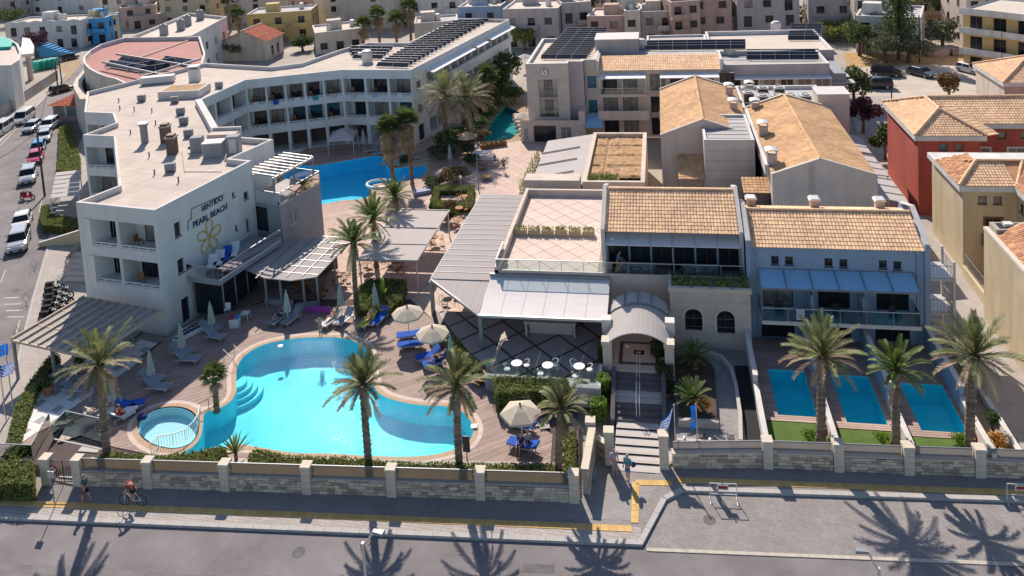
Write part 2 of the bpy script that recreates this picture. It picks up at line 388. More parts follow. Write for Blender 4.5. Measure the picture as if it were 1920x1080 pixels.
def piece(name, me, parent, loc, rz=0.0, scale=None):
 """one more piece sharing its mesh; loc in world coordinates"""
 o = bpy.data.objects.new(name, me); C.objects.link(o); o.parent = parent; o.location = Vector(loc)-OFF[parent.name]; o.rotation_euler = (0, 0, rz)
 if scale: o.scale = scale
 return o
def single(name, mb, m, label, cat, group=None): return tag(mb.b(name, m), label, cat, group)
def structure(name, mb, m):
 o = mb.b(name, m); o['kind'] = 'structure'; return o
def lerp(a, b, t): return Vector(a)*(1-t)+Vector(b)*t
# ---------------------------------------------------------------- walls with openings
def wall_faces(mb, p, q, z0, z1, ops):
 """p -> q seen from outside, left to right; ops = (s0, s1, h0, h1, depth, back?)"""
 p = Vector((p[0], p[1], 0)); q = Vector((q[0], q[1], 0)); Lw = (q-p).length; u = (q-p)/Lw; n = Vector((u.y, -u.x, 0))
 xs = sorted({0.0, Lw} | {min(max(o[0], 0), Lw) for o in ops} | {min(max(o[1], 0), Lw) for o in ops})
 hs = sorted({0.0, z1-z0} | {o[2] for o in ops} | {o[3] for o in ops})
 P = lambda s_, h, d=0.0: tuple(p+u*s_-n*d+zz*(z0+h))
 for i in range(len(xs)-1):
  for j in range(len(hs)-1):
   xm, hm = (xs[i]+xs[i+1])/2, (hs[j]+hs[j+1])/2
   if any(o[0] < xm < o[1] and o[2] < hm < o[3] for o in ops): continue
   mb.poly([P(xs[i], hs[j]), P(xs[i+1], hs[j]), P(xs[i+1], hs[j+1]), P(xs[i], hs[j+1])])
 for o in ops:
  a, b, h0, h1, d = o[:5]
  mb.poly([P(a, h0), P(b, h0), P(b, h0, d), P(a, h0, d)]); mb.poly([P(a, h1), P(a, h1, d), P(b, h1, d), P(b, h1)])
  mb.poly([P(a, h0), P(a, h0, d), P(a, h1, d), P(a, h1)]); mb.poly([P(b, h0), P(b, h1), P(b, h1, d), P(b, h0, d)])
  if len(o) > 5 and o[5]: mb.poly([P(a, h0, d), P(b, h0, d), P(b, h1, d), P(a, h1, d)])
 return u, n
def window(T, p, u, n, s0, s1, z0, z1, depth, name='window', frame='frame_white', pane='pane_dark', bars=1, sill=True, fw=0.06, trim=None):
 """a framed pane set back by depth in the wall that starts at p"""
 p = Vector((p[0], p[1], 0)); P = lambda s_, z, d: p+u*s_-n*d+zz*z
 m = MB(); d = depth
 m.obox(P(s0, z0, d), u*(s1-s0), n*0.05, zz*fw, .5); m.obox(P(s0, z1-fw, d), u*(s1-s0), n*0.05, zz*fw, .5)
 m.obox(P(s0, z0+fw, d), u*fw, n*0.05, zz*(z1-z0-2*fw), .5); m.obox(P(s1-fw, z0+fw, d), u*fw, n*0.05, zz*(z1-z0-2*fw), .5)
 for k in range(1, bars+1):
  x = s0+(s1-s0)*k/(bars+1); m.obox(P(x-fw/2, z0+fw, d-.004), u*fw, n*0.04, zz*(z1-z0-2*fw), .5)
 if sill and name == 'window': m.obox(P(s0-.06, z0-.05, 0.04), u*(s1-s0+.12), n*0.1, zz*.045, .5)
 if trim:
  w = 0.16
  for (x, y, a, b) in ((s0-w, z0-w, s1-s0+2*w, w), (s0-w, z1, s1-s0+2*w, w), (s0-w, z0, w, z1-z0), (s1, z0, w, z1-z0)): m.obox(P(x, y, 0.003), u*a, n*0.045, zz*b, .5)
 f = m.b(name, frame, T)
 MB().obox(P(s0+.01, z0+.01, d-.003), u*(s1-s0-.02), n*0.02, zz*(z1-z0-.02)).b('pane', pane, f)
 return f
def rail_glass(T, pts, z0, h, m='clear_glass', posts=True, name='glass_balustrade', cap='metal_light'):
 g = MB(); c = MB()
 for a, b in zip(pts[:-1], pts[1:]):
  a = Vector((a[0], a[1], 0)); b = Vector((b[0], b[1], 0))
  g.obox(a+zz*(z0+.05), b-a, (b-a).normalized().cross(zz)*.015, zz*(h-.1))
  c.beam(a+zz*(z0+h-.05), b+zz*(z0+h-.05), .05, .05); c.beam(a+zz*z0, b+zz*z0, .06, .05)
  if posts:
   L_ = (b-a).length; k = max(1, round(L_/1.6))
   for i in range(k+1): c.tube(lerp(a, b, i/k)+zz*z0, lerp(a, b, i/k)+zz*(z0+h-.02), .022, n=5)
 o = c.b(name, cap, T); g.b('pane', m, o); return o
def rail_bars(T, pts, z0, h, m='metal_dark', step=0.14, name='railing', mid=False):
 c = MB()
 for a, b in zip(pts[:-1], pts[1:]):
  a = Vector(a); b = Vector(b); a = Vector((a.x, a.y, z0 if len(pts[0]) < 3 or z0 is not None else a.z)); b = Vector((b.x, b.y, a.z if z0 is not None else b.z))
  c.beam(a+zz*(h-.04), b+zz*(h-.04), .05, .04, .5)
  c.beam(a+zz*.06, b+zz*.06, .03, .03, .5)
  k = max(1, int((b-a).length/step))
  for i in range(k+1):
   x = lerp(a, b, i/k); c.tube(x, x+zz*(h-.03), .012 if i % 8 else .022, n=4, t=.5)
 return c.b(name, m, T)
def loggia(T, wmb, p, q, z0, s0, s1, h0, h1, depth, frame='frame_dark', pane=None, rail='bar', railh=.35, ops=None):
 u = (Vector((q[0]-p[0], q[1]-p[1], 0))).normalized(); n = Vector((u.y, -u.x, 0))
 w = s1-s0; dw = min(2.2, w*.7); off = ru(.1, w-dw-.1)
 window(T, p, u, n, s0+off, s0+off+dw, z0+h0+.02, z0+h0+min(2.15, h1-h0-.15), depth-.05, 'balcony_door', frame, pane or pick(['pane_dark', 'pane_dark', 'pane_curtain']), 1, False)
 P = lambda s_, z, d: Vector((p[0], p[1], 0))+u*s_-n*d+zz*z
 m = MB()
 if rail == 'bar':
  zr = z0+h0
  m.obox(P(s0, zr+railh-.08, .12), u*w, n*.12, zz*.08, .5); m.obox(P(s0, zr+.02, .10), u*w, n*.06, zz*.1, .5)
  for k in range(5): m.obox(P(s0+w*k/4-(.05 if k else 0)-(0.05 if k == 4 else 0), zr+.12, .1), u*.1, n*.07, zz*(railh-.2), .5)
  m.b('railing', 'white_paint', T)
 elif rail == 'glass':
  rail_glass(T, [P(s0, 0, .06), P(s1, 0, .06)], z0+h0, 1.0, posts=False)
def parapet_ring(T, pts, z0, z1, w=.22, m='parapet', name='parapet'):
 """coping and inner face round a flat roof; pts run counter-clockwise"""
 n = len(pts); P2 = [Vector((p[0], p[1], 0)) for p in pts]; inn = []
 for i in range(n):
  a = (P2[i]-P2[i-1]).normalized(); b = (P2[(i+1) % n]-P2[i]).normalized()
  na = Vector((-a.y, a.x, 0)); nb = Vector((-b.y, b.x, 0)); bi = (na+nb)
  k = max(0.35, 1+na.dot(nb)); inn.append(P2[i]+bi*(w/k))
 mb = MB()
 for i in range(n):
  j = (i+1) % n
  mb.poly([P2[i]+zz*z1, P2[j]+zz*z1, inn[j]+zz*z1, inn[i]+zz*z1], .5)
  mb.poly([inn[i]+zz*z0, inn[i]+zz*z1, inn[j]+zz*z1, inn[j]+zz*z0], .5)
 return mb.b(name, m, T)
def flat_roof(T, pts, z, m='roof_cream', name='roof'):
 return MB().sheet([(p[0], p[1]) for p in pts], (), z).b(name, m, T)
# ---------------------------------------------------------------- clay tile roofs
def tiles(T, el, er, rr, rl, m='terracotta', name='roof_tiles', cw=.235, rh=.36, amp=.042, parent_kind=True):
 """rows of barrel tiles on the plane eave-left, eave-right, ridge-right, ridge-left"""
 el, er, rr, rl = [Vector(a) for a in (el, er, rr, rl)]
 n = (er-el).cross(rl-el).normalized()
 if n.z < 0: n = -n
 We = max((er-el).length, (rr-rl).length); H = ((rl-el).length+(rr-er).length)/2
 nc = max(2, round(We/cw)); nr = max(2, round(H/rh)); mb = MB()
 base_u = (er-el).normalized()
 prof = [(-.5, 0.0), (-.28, .75), (0.0, 1.0), (.28, .75), (.5, 0.0)]
 tri = (er-el).length < .3 or (rr-rl).length < .3 or abs((er-el).length-(rr-rl).length) > .6
 for j in range(nr):
  v0, v1 = j/nr, (j+1)/nr
  a0, b0 = lerp(el, rl, v0), lerp(er, rr, v0); a1, b1 = lerp(el, rl, v1), lerp(er, rr, v1)
  for i in range(nc):
   if tri:   # keep the courses straight up the slope: cut the columns by the hips
    s_c = (i+.5)/nc; full = (er-el).length >= (rr-rl).length
    lo, hi = (el, er) if full else (rl, rr)
    x = lerp(lo, hi, s_c); ub = (hi-lo).normalized(); s_ = (x-lo).dot(ub)
    l0, h0_ = (a0-lo).dot(ub), (b0-lo).dot(ub); l1, h1_ = (a1-lo).dot(ub), (b1-lo).dot(ub)
    if s_ < min(l0, l1)-.02 or s_ > max(h0_, h1_)+.02: continue
    up = (a0-lo)-ub*l0; p0 = lo+ub*s_+up; up1 = (a1-lo)-ub*l1; p1 = lo+ub*s_+up1; w = (hi-lo).length/nc*ub
   else:
    p0 = lerp(a0, b0, (i+.5)/nc); p1 = lerp(a1, b1, (i+.5)/nc); w = (b0-a0)/nc
   t = rr01(); jt = w*ru(-.06, .06); p0 = p0+jt; p1 = p1+jt*.5
   lift0, lift1 = .022, .0
   vs = [p0+w*(s*1.0)+n*(amp*h+lift0) for s, h in prof]+[p1+w*(s*.94)+n*(amp*h*.9+lift1) for s, h in prof]+[p0+w*s+n*(amp*h*.35) for s, h in prof]
   mb.add(vs, [(k, k+1, k+6, k+5) for k in range(4)]+[(10+k, 11+k, k+1, k) for k in range(4)], t)
 o = mb.b(name, m, T)
 if parent_kind: o['kind'] = 'stuff'
 MB().poly([el, er, rr, rl] if (rr-rl).length > .01 else [el, er, rr], .5).b('roof_deck', 'terracotta_old', T)
 return o
def ridge(T, p, q, r=.13, m='terracotta', name='ridge_tiles'):
 p = Vector(p); q = Vector(q); L_ = (q-p).length; k = max(2, round(L_/.42)); mb = MB(); u = (q-p).normalized(); sd_ = u.cross(zz).normalized(); up = sd_.cross(u)
 for i in range(k):
  a = p+u*(L_*i/k); b = p+u*(L_*(i+1)/k+.04)
  vs = []
  for c, rr_ in ((a, r*.88), (b, r)):
   for h in range(6): an = PI*h/5; vs.append(c+sd_*cos(an)*rr_*1.15+up*(sin(an)*rr_+.02))
  mb.add(vs, [(h, h+1, h+7, h+6) for h in range(5)]+[(0, 1, 2, 3, 4, 5), (6, 7, 8, 9, 10, 11)])
 o = mb.b(name, m, T); o['kind'] = 'stuff'; return o
# ================================================================ GROUND, STREETS, POOLS
def smooth_loop(pts, k=5):
 n = len(pts); out = []
 for i in range(n):
  p0, p1, p2, p3 = pts[i-1], pts[i], pts[(i+1) % n], pts[(i+2) % n]
  for j in range(k):
   t = j/k
   out.append(0.5*((2*p1)+(p2-p0)*t+(2*p0-5*p1+4*p2-p3)*t*t+(3*p1-p0-3*p2+p3)*t**3))
 return out
def area2(pts): return sum(pts[i-1].x*pts[i].y-pts[i].x*pts[i-1].y for i in range(len(pts)))/2
def ccw(pts): return pts if area2(pts) > 0 else pts[::-1]
def offset(pts, d):
 pts = ccw([Vector((p[0], p[1], 0)) for p in pts]); n = len(pts); out = []
 for i in range(n):
  a = (pts[i]-pts[i-1]).normalized(); b = (pts[(i+1) % n]-pts[i]).normalized()
  na = Vector((a.y, -a.x, 0)); nb = Vector((b.y, -b.x, 0)); out.append(pts[i]+(na+nb)*(d/max(.6, 1+na.dot(nb))))
 return out
def brickmat(name, c1, c2, mort, bw, bh, rz=0.0, rough=.9, mw=.06):
 m = bpy.data.materials.new(name); m.use_nodes = True; N = m.node_tree.nodes; L = m.node_tree.links; b = N['Principled BSDF']; b.inputs['Roughness'].default_value = rough
 tc = N.new('ShaderNodeTexCoord'); mp = N.new('ShaderNodeMapping'); mp.inputs['Rotation'].default_value = (0, 0, rz); L.new(tc.outputs['Object'], mp.inputs[0])
 br = N.new('ShaderNodeTexBrick'); br.inputs['Scale'].default_value = 1.0; br.inputs['Brick Width'].default_value = bw; br.inputs['Row Height'].default_value = bh; br.inputs['Mortar Size'].default_value = mw*bh
 br.inputs['Color1'].default_value = (*c1, 1); br.inputs['Color2'].default_value = (*c2, 1); br.inputs['Mortar'].default_value = (*mort, 1); L.new(mp.outputs[0], br.inputs[0])
 nz = N.new('ShaderNodeTexNoise'); nz.inputs['Scale'].default_value = .45; nz.inputs['Detail'].default_value = 8; nz.inputs['Roughness'].default_value = .7; L.new(tc.outputs['Object'], nz.inputs[0])
 hs = N.new('ShaderNodeHueSaturation'); mr = N.new('ShaderNodeMapRange'); mr.inputs[1].default_value = .25; mr.inputs[2].default_value = .75; mr.inputs[3].default_value = .78; mr.inputs[4].default_value = 1.16
 L.new(nz.outputs[0], mr.inputs[0]); L.new(mr.outputs[0], hs.inputs['Value']); L.new(br.outputs[0], hs.inputs['Color']); L.new(hs.outputs[0], b.inputs['Base Color'])
 bp = N.new('ShaderNodeBump'); bp.inputs['Strength'].default_value = .5; bp.inputs['Distance'].default_value = .02; bp.invert = True; L.new(br.outputs['Fac'],bp.inputs['Height']); L.new(bp.outputs[0],b.inputs['Normal'])
 M[name] = m
brickmat('cobble_sett', (0.300, 0.272, 0.262), (0.245, 0.225, 0.220), (0.17, 0.155, 0.15), .20, .12, .06)
brickmat('paver_light', (0.42, 0.375, 0.345), (0.37, 0.33, 0.305), (0.27, 0.24, 0.225), .40, .20, .06)
brickmat('paver_grey', (0.315, 0.295, 0.29), (0.27, 0.255, 0.25), (0.19, 0.175, 0.17), .30, .15, .06)
brickmat('plaza_small', (0.585, 0.44, 0.37), (0.53, 0.40, 0.34), (0.40, 0.30, 0.25), .9, .9, .78, mw=.03)
brickmat('roof_screed', (0.52, 0.44, 0.38), (0.48, 0.405, 0.35), (0.40, 0.335, 0.29), 2.4, 2.4, .2, mw=.015)
z0v = lambda L_: [V(p.x, p.y, 0) for p in L_]
ZD = .60                                                            # pool deck level
# --- main pool and children's pool outlines (water line)
pool_main = ccw(smooth_loop([p for p in Gs([(385,778),(410,770),(432,757),(443,738),(443,712),(446,690),(462,668),(495,650),(540,640),(588,636),(635,637),(668,645),(688,660),(693,685),(696,715),(712,742),(745,756),(790,764),(835,766),(868,777),(885,798),(886,820),(868,840),(820,856),(760,861),(690,859),(620,855),(550,853),(480,842),(440,838),(400,850),(365,857),(338,855),(361,843),(376,824),(381,800)],.45)],4))
pool_kid = ccw(smooth_loop([p for p in Gs([(258, 802), (266, 788), (285, 774), (318, 766), (348, 769), (366, 780), (374, 798), (370, 822), (355, 838), (325, 846), (290, 840), (264, 822)], .45)], 4))
pool_second = ccw(smooth_loop([p for p in Gs([(545,318),(598,312),(655,302),(708,294),(718,300),(732,318),(790,311),(800,322),(780,337),(740,345),(700,348),(690,372),(640,378),(560,392),(520,375)],.3)],3))
stream = ccw([p for p in Gs([(905, 262), (925, 225), (948, 200), (966, 208), (978, 215), (974, 248), (958, 262), (930, 268)], .1)])
priv = [(6.08, 8.42, 48.64, 53.25), (10.08, 12.43, 48.33, 53.0), (14.22, 16.8, 48.02, 52.5)]
pads = [[V(a, c, 0), V(b, c, 0), V(b, d, 0), V(a, d, 0)] for a, b, c, d in priv]
# --- the ground sheet, cut out only where the basins are sunk into it
big = [V(-1800, -200, 0), V(1800, -200, 0), V(1800, 3200, 0), V(-1800, 3200, 0)]
holes = [offset(pool_main, .3), offset(pool_kid, -.05), offset(pool_second, .1), offset(stream, .1)]+[offset(p, .1) for p in pads]
# main pool and kids' pool touch: cut them as one
hull = offset(pool_main, .15)
structure('ground', MB().sheet(big, [offset(pool_main, .05), offset(pool_kid, -.12), offset(pool_second, .05), offset(stream, .05)]+[offset(p, .05) for p in pads], -.03), 'town_ground')
# --- front street
wl0, wl1 = G(75, 913), G(1085, 948); wr0, wr1 = G(1245, 885), G(1920, 912)
ul = (wl1-wl0).normalized(); ur = (wr1-wr0).normalized()
k0, k1 = G(0, 976), G(1205, 1026); uk = (k1-k0).normalized(); kA = k0-uk*60; kb = G(1250, 941); kc = G(1282, 924); kd = G(1920, 944); uk2 = (kd-kc).normalized(); kE = kd+uk2*60
structure('road', MB().sheet([V(-140, 10, 0), V(120, 10, 0), kE+V(0, 2.5, 0), kc+V(0, 2, 0), k1+V(0, 3, 0), kA+V(0, 3, 0)], (), .0), 'asphalt')
lay0, lay1 = G(1213, 1031), G(1920, 1059); ulay = (lay1-lay0).normalized()
lb = structure('parking_bay', MB().sheet([k1+V(.1, -.1, 0), lay0, lay1+ulay*60, kE, kc, kb], (), .006), 'cobble_sett')
ln = MB()
for k in range(40):
 a = lay0+ulay*(k*2.02); ln.obox(a+V(0, -.10, .004), ulay*2.0, V(0, .20, 0), zz*.03)
ln.b('edge_kerb', 'road_line', lb)
# pavement slab and its bands
pv = MB(); PZ = .13
pv.sheet([kA, k0, k1, kb, kc, kE, kE+V(0, 3, 0), wr0+V(0, .5, 0), G(1228, 893), G(1150, 893)+V(0, .3, 0), wl1+V(0, .6, 0), wl0+V(0, .6, 0), wl0-ul*60+V(0, 1, 0)], (), PZ)
pave = structure('pavement', pv, 'cobble_sett')
bd = MB(); kn = V(-uk.y, uk.x, 0); kn2 = V(-uk2.y, uk2.x, 0)
bd.poly([kA+kn*.32+zz*(PZ+.004), k1+kn*.32+zz*(PZ+.004)-uk*.05, k1+kn*1.12+zz*(PZ+.004)-uk*.05, kA+kn*1.12+zz*(PZ+.004)])
bd.b('light_paver_band', 'paver_light', pave)
ga = MB(); q0 = k1+kn*1.55-uk*5.2; ga.poly([q0+zz*(PZ+.005), k1-uk*.4+kn*1.55+zz*(PZ+.005), G(1238, 905, PZ+.005), G(1100, 893, PZ+.005)]); ga.b('gate_paving', 'paver_grey', pave)
me_t = MB().box(-.2, .2, -.2, .2, 0, .022, .5).mesh('tactile_tile', 'tactile'); me_t2 = MB().box(-.2, .2, -.2, .2, 0, .022, .9).mesh('tactile_tile', 'tactile')
ang = math.atan2(uk.y, uk.x)
def strip(p, q, rz):
 L_ = (q-p).length; n_ = int(L_/.41)
 for i in range(n_): piece('tactile_tile', pick([me_t, me_t2]), pave, p+(q-p).normalized()*(.41*i+.2)+zz*(PZ+.004-p.z), rz+ru(-.01, .01))
s0_ = G(0, 942, PZ); s1_ = G(1190, 992, PZ); strip(s0_-uk*3, s1_, ang)
s2_ = G(1192, 905, PZ); strip(s2_, s1_, math.atan2((s1_-s2_).y, (s1_-s2_).x))
strip(s2_, G(1262, 906, PZ), ang); strip(G(1270, 900, PZ), G(1935, 925, PZ), math.atan2(uk2.y, uk2.x))
me_k = MB().box(-.49, .49, -.15, .15, 0, .15, .4).mesh('kerb_stone', 'kerb'); me_k2 = MB().box(-.49, .49, -.15, .15, 0, .147, .7).mesh('kerb_stone', 'kerb')
def kerbs(p, q):
 L_ = (q-p).length; n_ = max(1, round(L_)); u_ = (q-p).normalized(); rz = math.atan2(u_.y, u_.x); nn = V(-u_.y, u_.x, 0)
 for i in range(n_): piece('kerb_stone', pick([me_k, me_k2]), pave, p+u_*(L_*(i+.5)/n_)+nn*.155+zz*.0, rz, (L_/n_, 1, 1))
kerbs(k0-uk*2, k1); kerbs(k1, kb); kerbs(kb, kc); kerbs(kc, kd+uk2*1)
# --- side street on the left, its pavements and markings
sL = [G(-90, 700), G(30, 690), G(62, 560), G(88, 470), G(105, 400), G(128, 340), G(150, 270), G(185, 215), G(230, 150), G(150, 120), G(105, 165), G(0, 275), G(-180, 420)]
structure('side_street', MB().sheet([V(p.x, p.y, 0) for p in sL], (), .004), 'asphalt')
sp = [G(30,690,.1),G(62,560,.1),G(88,470,.1),G(105,400,.1),G(128,340,.1),G(150,270,.1),G(185,215,.1),G(200,260,.1),G(170,480,.1),G(300,600,.1),G(150,700,.1),G(20,860,.1),G(-60,905,.1),G(-40,850,.1)]
spo = structure('side_pavement', MB().sheet(sp, (), .10), 'paver_light')
kk = MB()
for a, b in zip(sp[:6], sp[1:7]):
 L_ = (b-a).length; n_ = max(1, round(L_/1.0)); u_ = (b-a)/L_
 for i in range(n_):
  m_ = MB(); m_.obox(a+u_*(L_*i/n_+.01)+V(-.12, 0, -.1), u_*(L_/n_-.02), V(.24, 0, 0), zz*.125); m_.b('kerb_stone', 'kerb', spo)
wln = MB()
for (a, b) in (((10, 505), (0, 530)), ((78, 375), (72, 398)), ((36, 600), (30, 625))):
 p, q = G(*a), G(*b); wln.obox(p+zz*.008, q-p, V(.12, 0, 0), zz*.004)
for k in range(4): p = G(4+k*2.5, 560+k*12); wln.obox(p+zz*.008, V(1.5, .2, 0), V(0, .18, 0), zz*.004)
wm = wln.b('road_marking', 'road_line'); wm['kind'] = 'structure'
fp = [G(-60, 300, .1), G(0, 268, .1), G(100, 170, .1), G(125, 140, .1), G(112, 135, .1), G(70, 165, .1), G(-60, 270, .1)]
structure('far_pavement', MB().sheet(fp, (), .1), 'paver_light')
# --- car park with dry verge at the top right, lane beside the villas
structure('car_park', MB().sheet([G(1612, 275), G(1665, 330), G(1760, 470), G(1830, 250), G(1960, 210), G(1960, 130), G(1840, 110), G(1720, 110), G(1600, 118), G(1595, 200)], (), .01), 'gravel')
structure('dry_grass', MB().sheet([G(1590, 128), G(1700, 122), G(1790, 122), G(1880, 130), G(1880, 95), G(1700, 95), G(1580, 100)], (), .02), 'orange_dry')
structure('lane', MB().sheet([G(1612, 180), G(1668, 180), G(1672, 300), G(1745, 400), G(1990, 800), G(1940, 870), G(1745, 600), G(1630, 350)], (), .014), 'paver_light')
# --- site platform under the pool deck, the terraces and the courtyards
plat = [V(p.x, p.y, 0) for p in Gs([(20, 868), (90, 770), (300, 640), (500, 560), (610, 560), (770, 560), (860, 640), (950, 720), (1085, 775), (1085, 905), (600, 890), (300, 880), (130, 872)], ZD)]
# deck boards
deck_out = [V(p.x,p.y,0) for p in Gs([(95,797),(117,778),(230,700),(306,640),(365,600),(420,588),(500,566),(600,578),(690,570),(770,570),(830,612),(872,655),(905,690),(928,722),(936,736),(958,768),(1012,800),(1036,815),(1032,872),(860,872),(700,868),(560,862),(400,862),(300,856),(215,838)],ZD)]
def union_loop(a, b):
 """outer outline of two overlapping loops, walked as one"""
 import itertools
 def ins(p, lp):
  c = False; j = len(lp)-1
  for i in range(len(lp)):
   if (lp[i].y > p.y) != (lp[j].y > p.y) and p.x < (lp[j].x-lp[i].x)*(p.y-lp[i].y)/(lp[j].y-lp[i].y)+lp[i].x: c = not c
   j = i
  return c
 ao = [p for p in a if not ins(p, b)];
 # rotate both so that the hidden stretch is at the end
 def run(lp, other):
  n = len(lp); fl = [ins(p, other) for p in lp]
  st = next(i for i in range(n) if not fl[i] and fl[i-1])
  out = []
  for k in range(n):
   if fl[(st+k) % n]: break
   out.append(lp[(st+k) % n])
  return out
 return run(a, b)+run(b, a)
cop1 = union_loop(offset(pool_main, .32), offset(pool_kid, .32)); cop2 = union_loop(offset(pool_main, .62), offset(pool_kid, .62))
def planks(name, outline, hole, z, d, w, m, parent=None, gap=.012):
 mb = MB().sheet(outline, [hole] if hole else [], 0.0); bm = bmesh.new()
 vs = [bm.verts.new(v) for v in mb.v]
 for f in mb.f: bm.faces.new([vs[i] for i in f])
 d = Vector((d.x, d.y, 0)).normalized(); n = V(-d.y, d.x, 0)
 ss = [Vector(v).dot(n) for v in mb.v]; s = min(ss)
 ks = []
 while s < max(ss):
  s += w; ks.append(s)
 for k in ks:
  for kk_ in (k-gap, k+gap): bmesh.ops.bisect_plane(bm, geom=bm.verts[:]+bm.edges[:]+bm.faces[:], plane_co=n*kk_, plane_no=n)
 bm.faces.ensure_lookup_table()
 tints = {}
 out = MB()
 base = min(ss)
 for f in bm.faces:
  c = f.calc_center_median().dot(n)-base; i = int(round(c/w-.5)); fr = c/w-math.floor(c/w)
  if fr < gap/w or fr > 1-gap/w: continue
  if i not in tints: tints[i] = rr01()
  out.add([(v.co.x, v.co.y, z) for v in f.verts], [tuple(range(len(f.verts)))], tints[i])
 bm.free()
 o = out.b(name, m, parent); return o
dk = structure('pool_deck', MB().sheet(plat, [cop1], ZD-.05), 'deck_under')
pl = planks('deck_planks', deck_out, cop2, ZD, G(940, 780, ZD)-G(880, 803, ZD), .16, 'deck_wood', dk); pl['kind'] = 'stuff'
wt = MB(); pe = plat
for i in range(len(pe)):
 a, b = pe[i-1], pe[i]; wt.poly([a+zz*-.03, b+zz*-.03, b+zz*(ZD-.05), a+zz*(ZD-.05)])
wt.b('deck_edge', 'mortar', dk)
# coping round the pools
def band(inner, outer, z, n):
 return MB().sheet(outer, [inner], z)
MB().sheet(cop1, [z0v(pool_main), z0v(pool_kid)], ZD+.012).b('pool_coping', 'coping_tan', dk); band(cop1, cop2, ZD+.006, 0).b('pool_border', 'coping_light', dk)
def basin(name, loop, ztop, zw, depth, plaster, water, slope=None, slab=True, walls_to=None):
 T = bpy.data.objects.new(name, None); C.objects.link(T); T['kind'] = 'structure'; c = sum(loop, V(0, 0, 0))/len(loop); T.location = (c.x, c.y, zw-depth); OFF[T.name] = Vector(T.location)
 m = MB(); n = len(loop)
 for i in range(n):
  a, b = loop[i-1], loop[i]; m.poly([a+zz*(zw-depth), b+zz*(zw-depth), b+zz*ztop, a+zz*ztop], .5)
 m.b('pool_wall', plaster, T); MB().sheet(loop, (), zw-depth).b('pool_floor', plaster, T)
 MB().sheet(loop, (), zw).b('water', water, T)
 return T
mainp = basin('swimming_pool', z0v(pool_main), ZD+.012, .45, 1.25, 'pool_plaster', 'water_pool')
kidp = basin('children_pool', z0v(offset(pool_kid, -.1)), ZD+.0, .44, .42, 'pool_kids', 'water_kids')
# rim between the pools, rounded steps in the pool's corner
rim = MB(); kl = z0v(pool_kid); ko = offset(pool_kid, -.14)
for i in range(len(kl)):
 rim.poly([kl[i-1]+zz*.47, kl[i]+zz*.47, ko[i]+zz*.47, ko[i-1]+zz*.47], .5); rim.poly([kl[i-1]+zz*-.8, kl[i]+zz*-.8, kl[i]+zz*.47, kl[i-1]+zz*.47], .5)
rim.b('pool_rim', 'pool_plaster', kidp)
sc = G(441, 712, .45)
for k, (r_, zt) in enumerate(((.8, .30), (1.15, .06), (1.5, -.2), (1.85, -.45))):
 pts = [sc]+[sc+V(cos(a)*r_, sin(a)*r_, 0) for a in [dg(-62+x*11) for x in range(13)]]
 MB().prism([(p.x, p.y) for p in pts], -.79, zt).b('pool_step', 'pool_plaster', mainp)
basin('courtyard_pool', z0v(pool_second), .42, .28, 1.5, 'pool_deep', 'water_deep')
basin('garden_stream', z0v(stream), .22, .08, .7, 'pond', 'water_pond')
for k, p in enumerate(pads): basin('private_pool', p, .5, .38, 1.1, 'pool_private', 'water_deep')
# --- courtyard round the second pool, plaza paving
ct_out = [G(x, y, .4) for x, y in ((500, 470), (560, 400), (520, 330), (600, 250), (770, 250), (900, 262), (900, 300), (870, 370), (830, 480), (800, 570), (600, 560))]
co_ = structure('courtyard', MB().sheet(ct_out, [offset(pool_second, .35)], .36), 'deck_under')
pk = planks('court_planks', ct_out, z0v(offset(pool_second, .35)), .40, V(1, .5, 0), .3, 'wood_plank', co_); pk['kind'] = 'stuff'
MB().sheet(z0v(offset(pool_second, .36)), [z0v(pool_second)], .42).b('pool_coping', 'coping_tan', co_)
pz = [G(x, y, .45) for x, y in ((600, 565), (640, 420), (780, 400), (835, 330), (872, 300), (905, 275), (985, 262), (1110, 262), (1100, 300), (1010, 345), (985, 370), (920, 500), (900, 600), (790, 600))]
structure('plaza', MB().sheet(pz, (), .44), 'plaza_small')
structure('garden_bed', MB().sheet([G(x, y, .2) for x, y in ((860, 270), (905, 275), (990, 262), (985, 190), (940, 150), (880, 190))], [z0v(offset(stream, .02))], .2), 'earth')
# --- white terrace with grey inset tiles, left of the deck
wt_poly = [G(x, y, ZD) for x, y in ((25, 862), (62, 735), (110, 690), (170, 640), (300, 640), (230, 700), (117, 778), (95, 797), (45, 856))]
wtt = structure('white_terrace', MB().sheet(z0v(wt_poly), (), ZD+.004), 'tile_grout')
wu = (G(230,700,ZD)-G(117,778,ZD)).normalized(); wn_ = V(-wu.y,wu.x,0); me_w = MB().box(-.29,.29,-.29,.29,0,.025,.5).mesh('terrace_tile','tile_white'); me_g = MB().box(-.29,.29,-.29,.29,0,.026,.5).mesh('terrace_tile','tile_grey')
org = G(117, 778, ZD); rzw = math.atan2(wu.y, wu.x)
def inside2(p, lp):
 c = False; j = len(lp)-1
 for i in range(len(lp)):
  if (lp[i].y > p.y) != (lp[j].y > p.y) and p.x < (lp[j].x-lp[i].x)*(p.y-lp[i].y)/(lp[j].y-lp[i].y)+lp[i].x: c = not c
  j = i
 return c
for i in range(-14, 26):
 for j in range(0, 14):
  p = org+wu*(.6*i+.3)+wn_*(.6*j+.3)
  if inside2(p, wt_poly): piece('terrace_tile', me_g if (i % 2 == 0 and j % 3 == 1 and j > 0) else me_w, wtt, p+zz*.006, rzw)
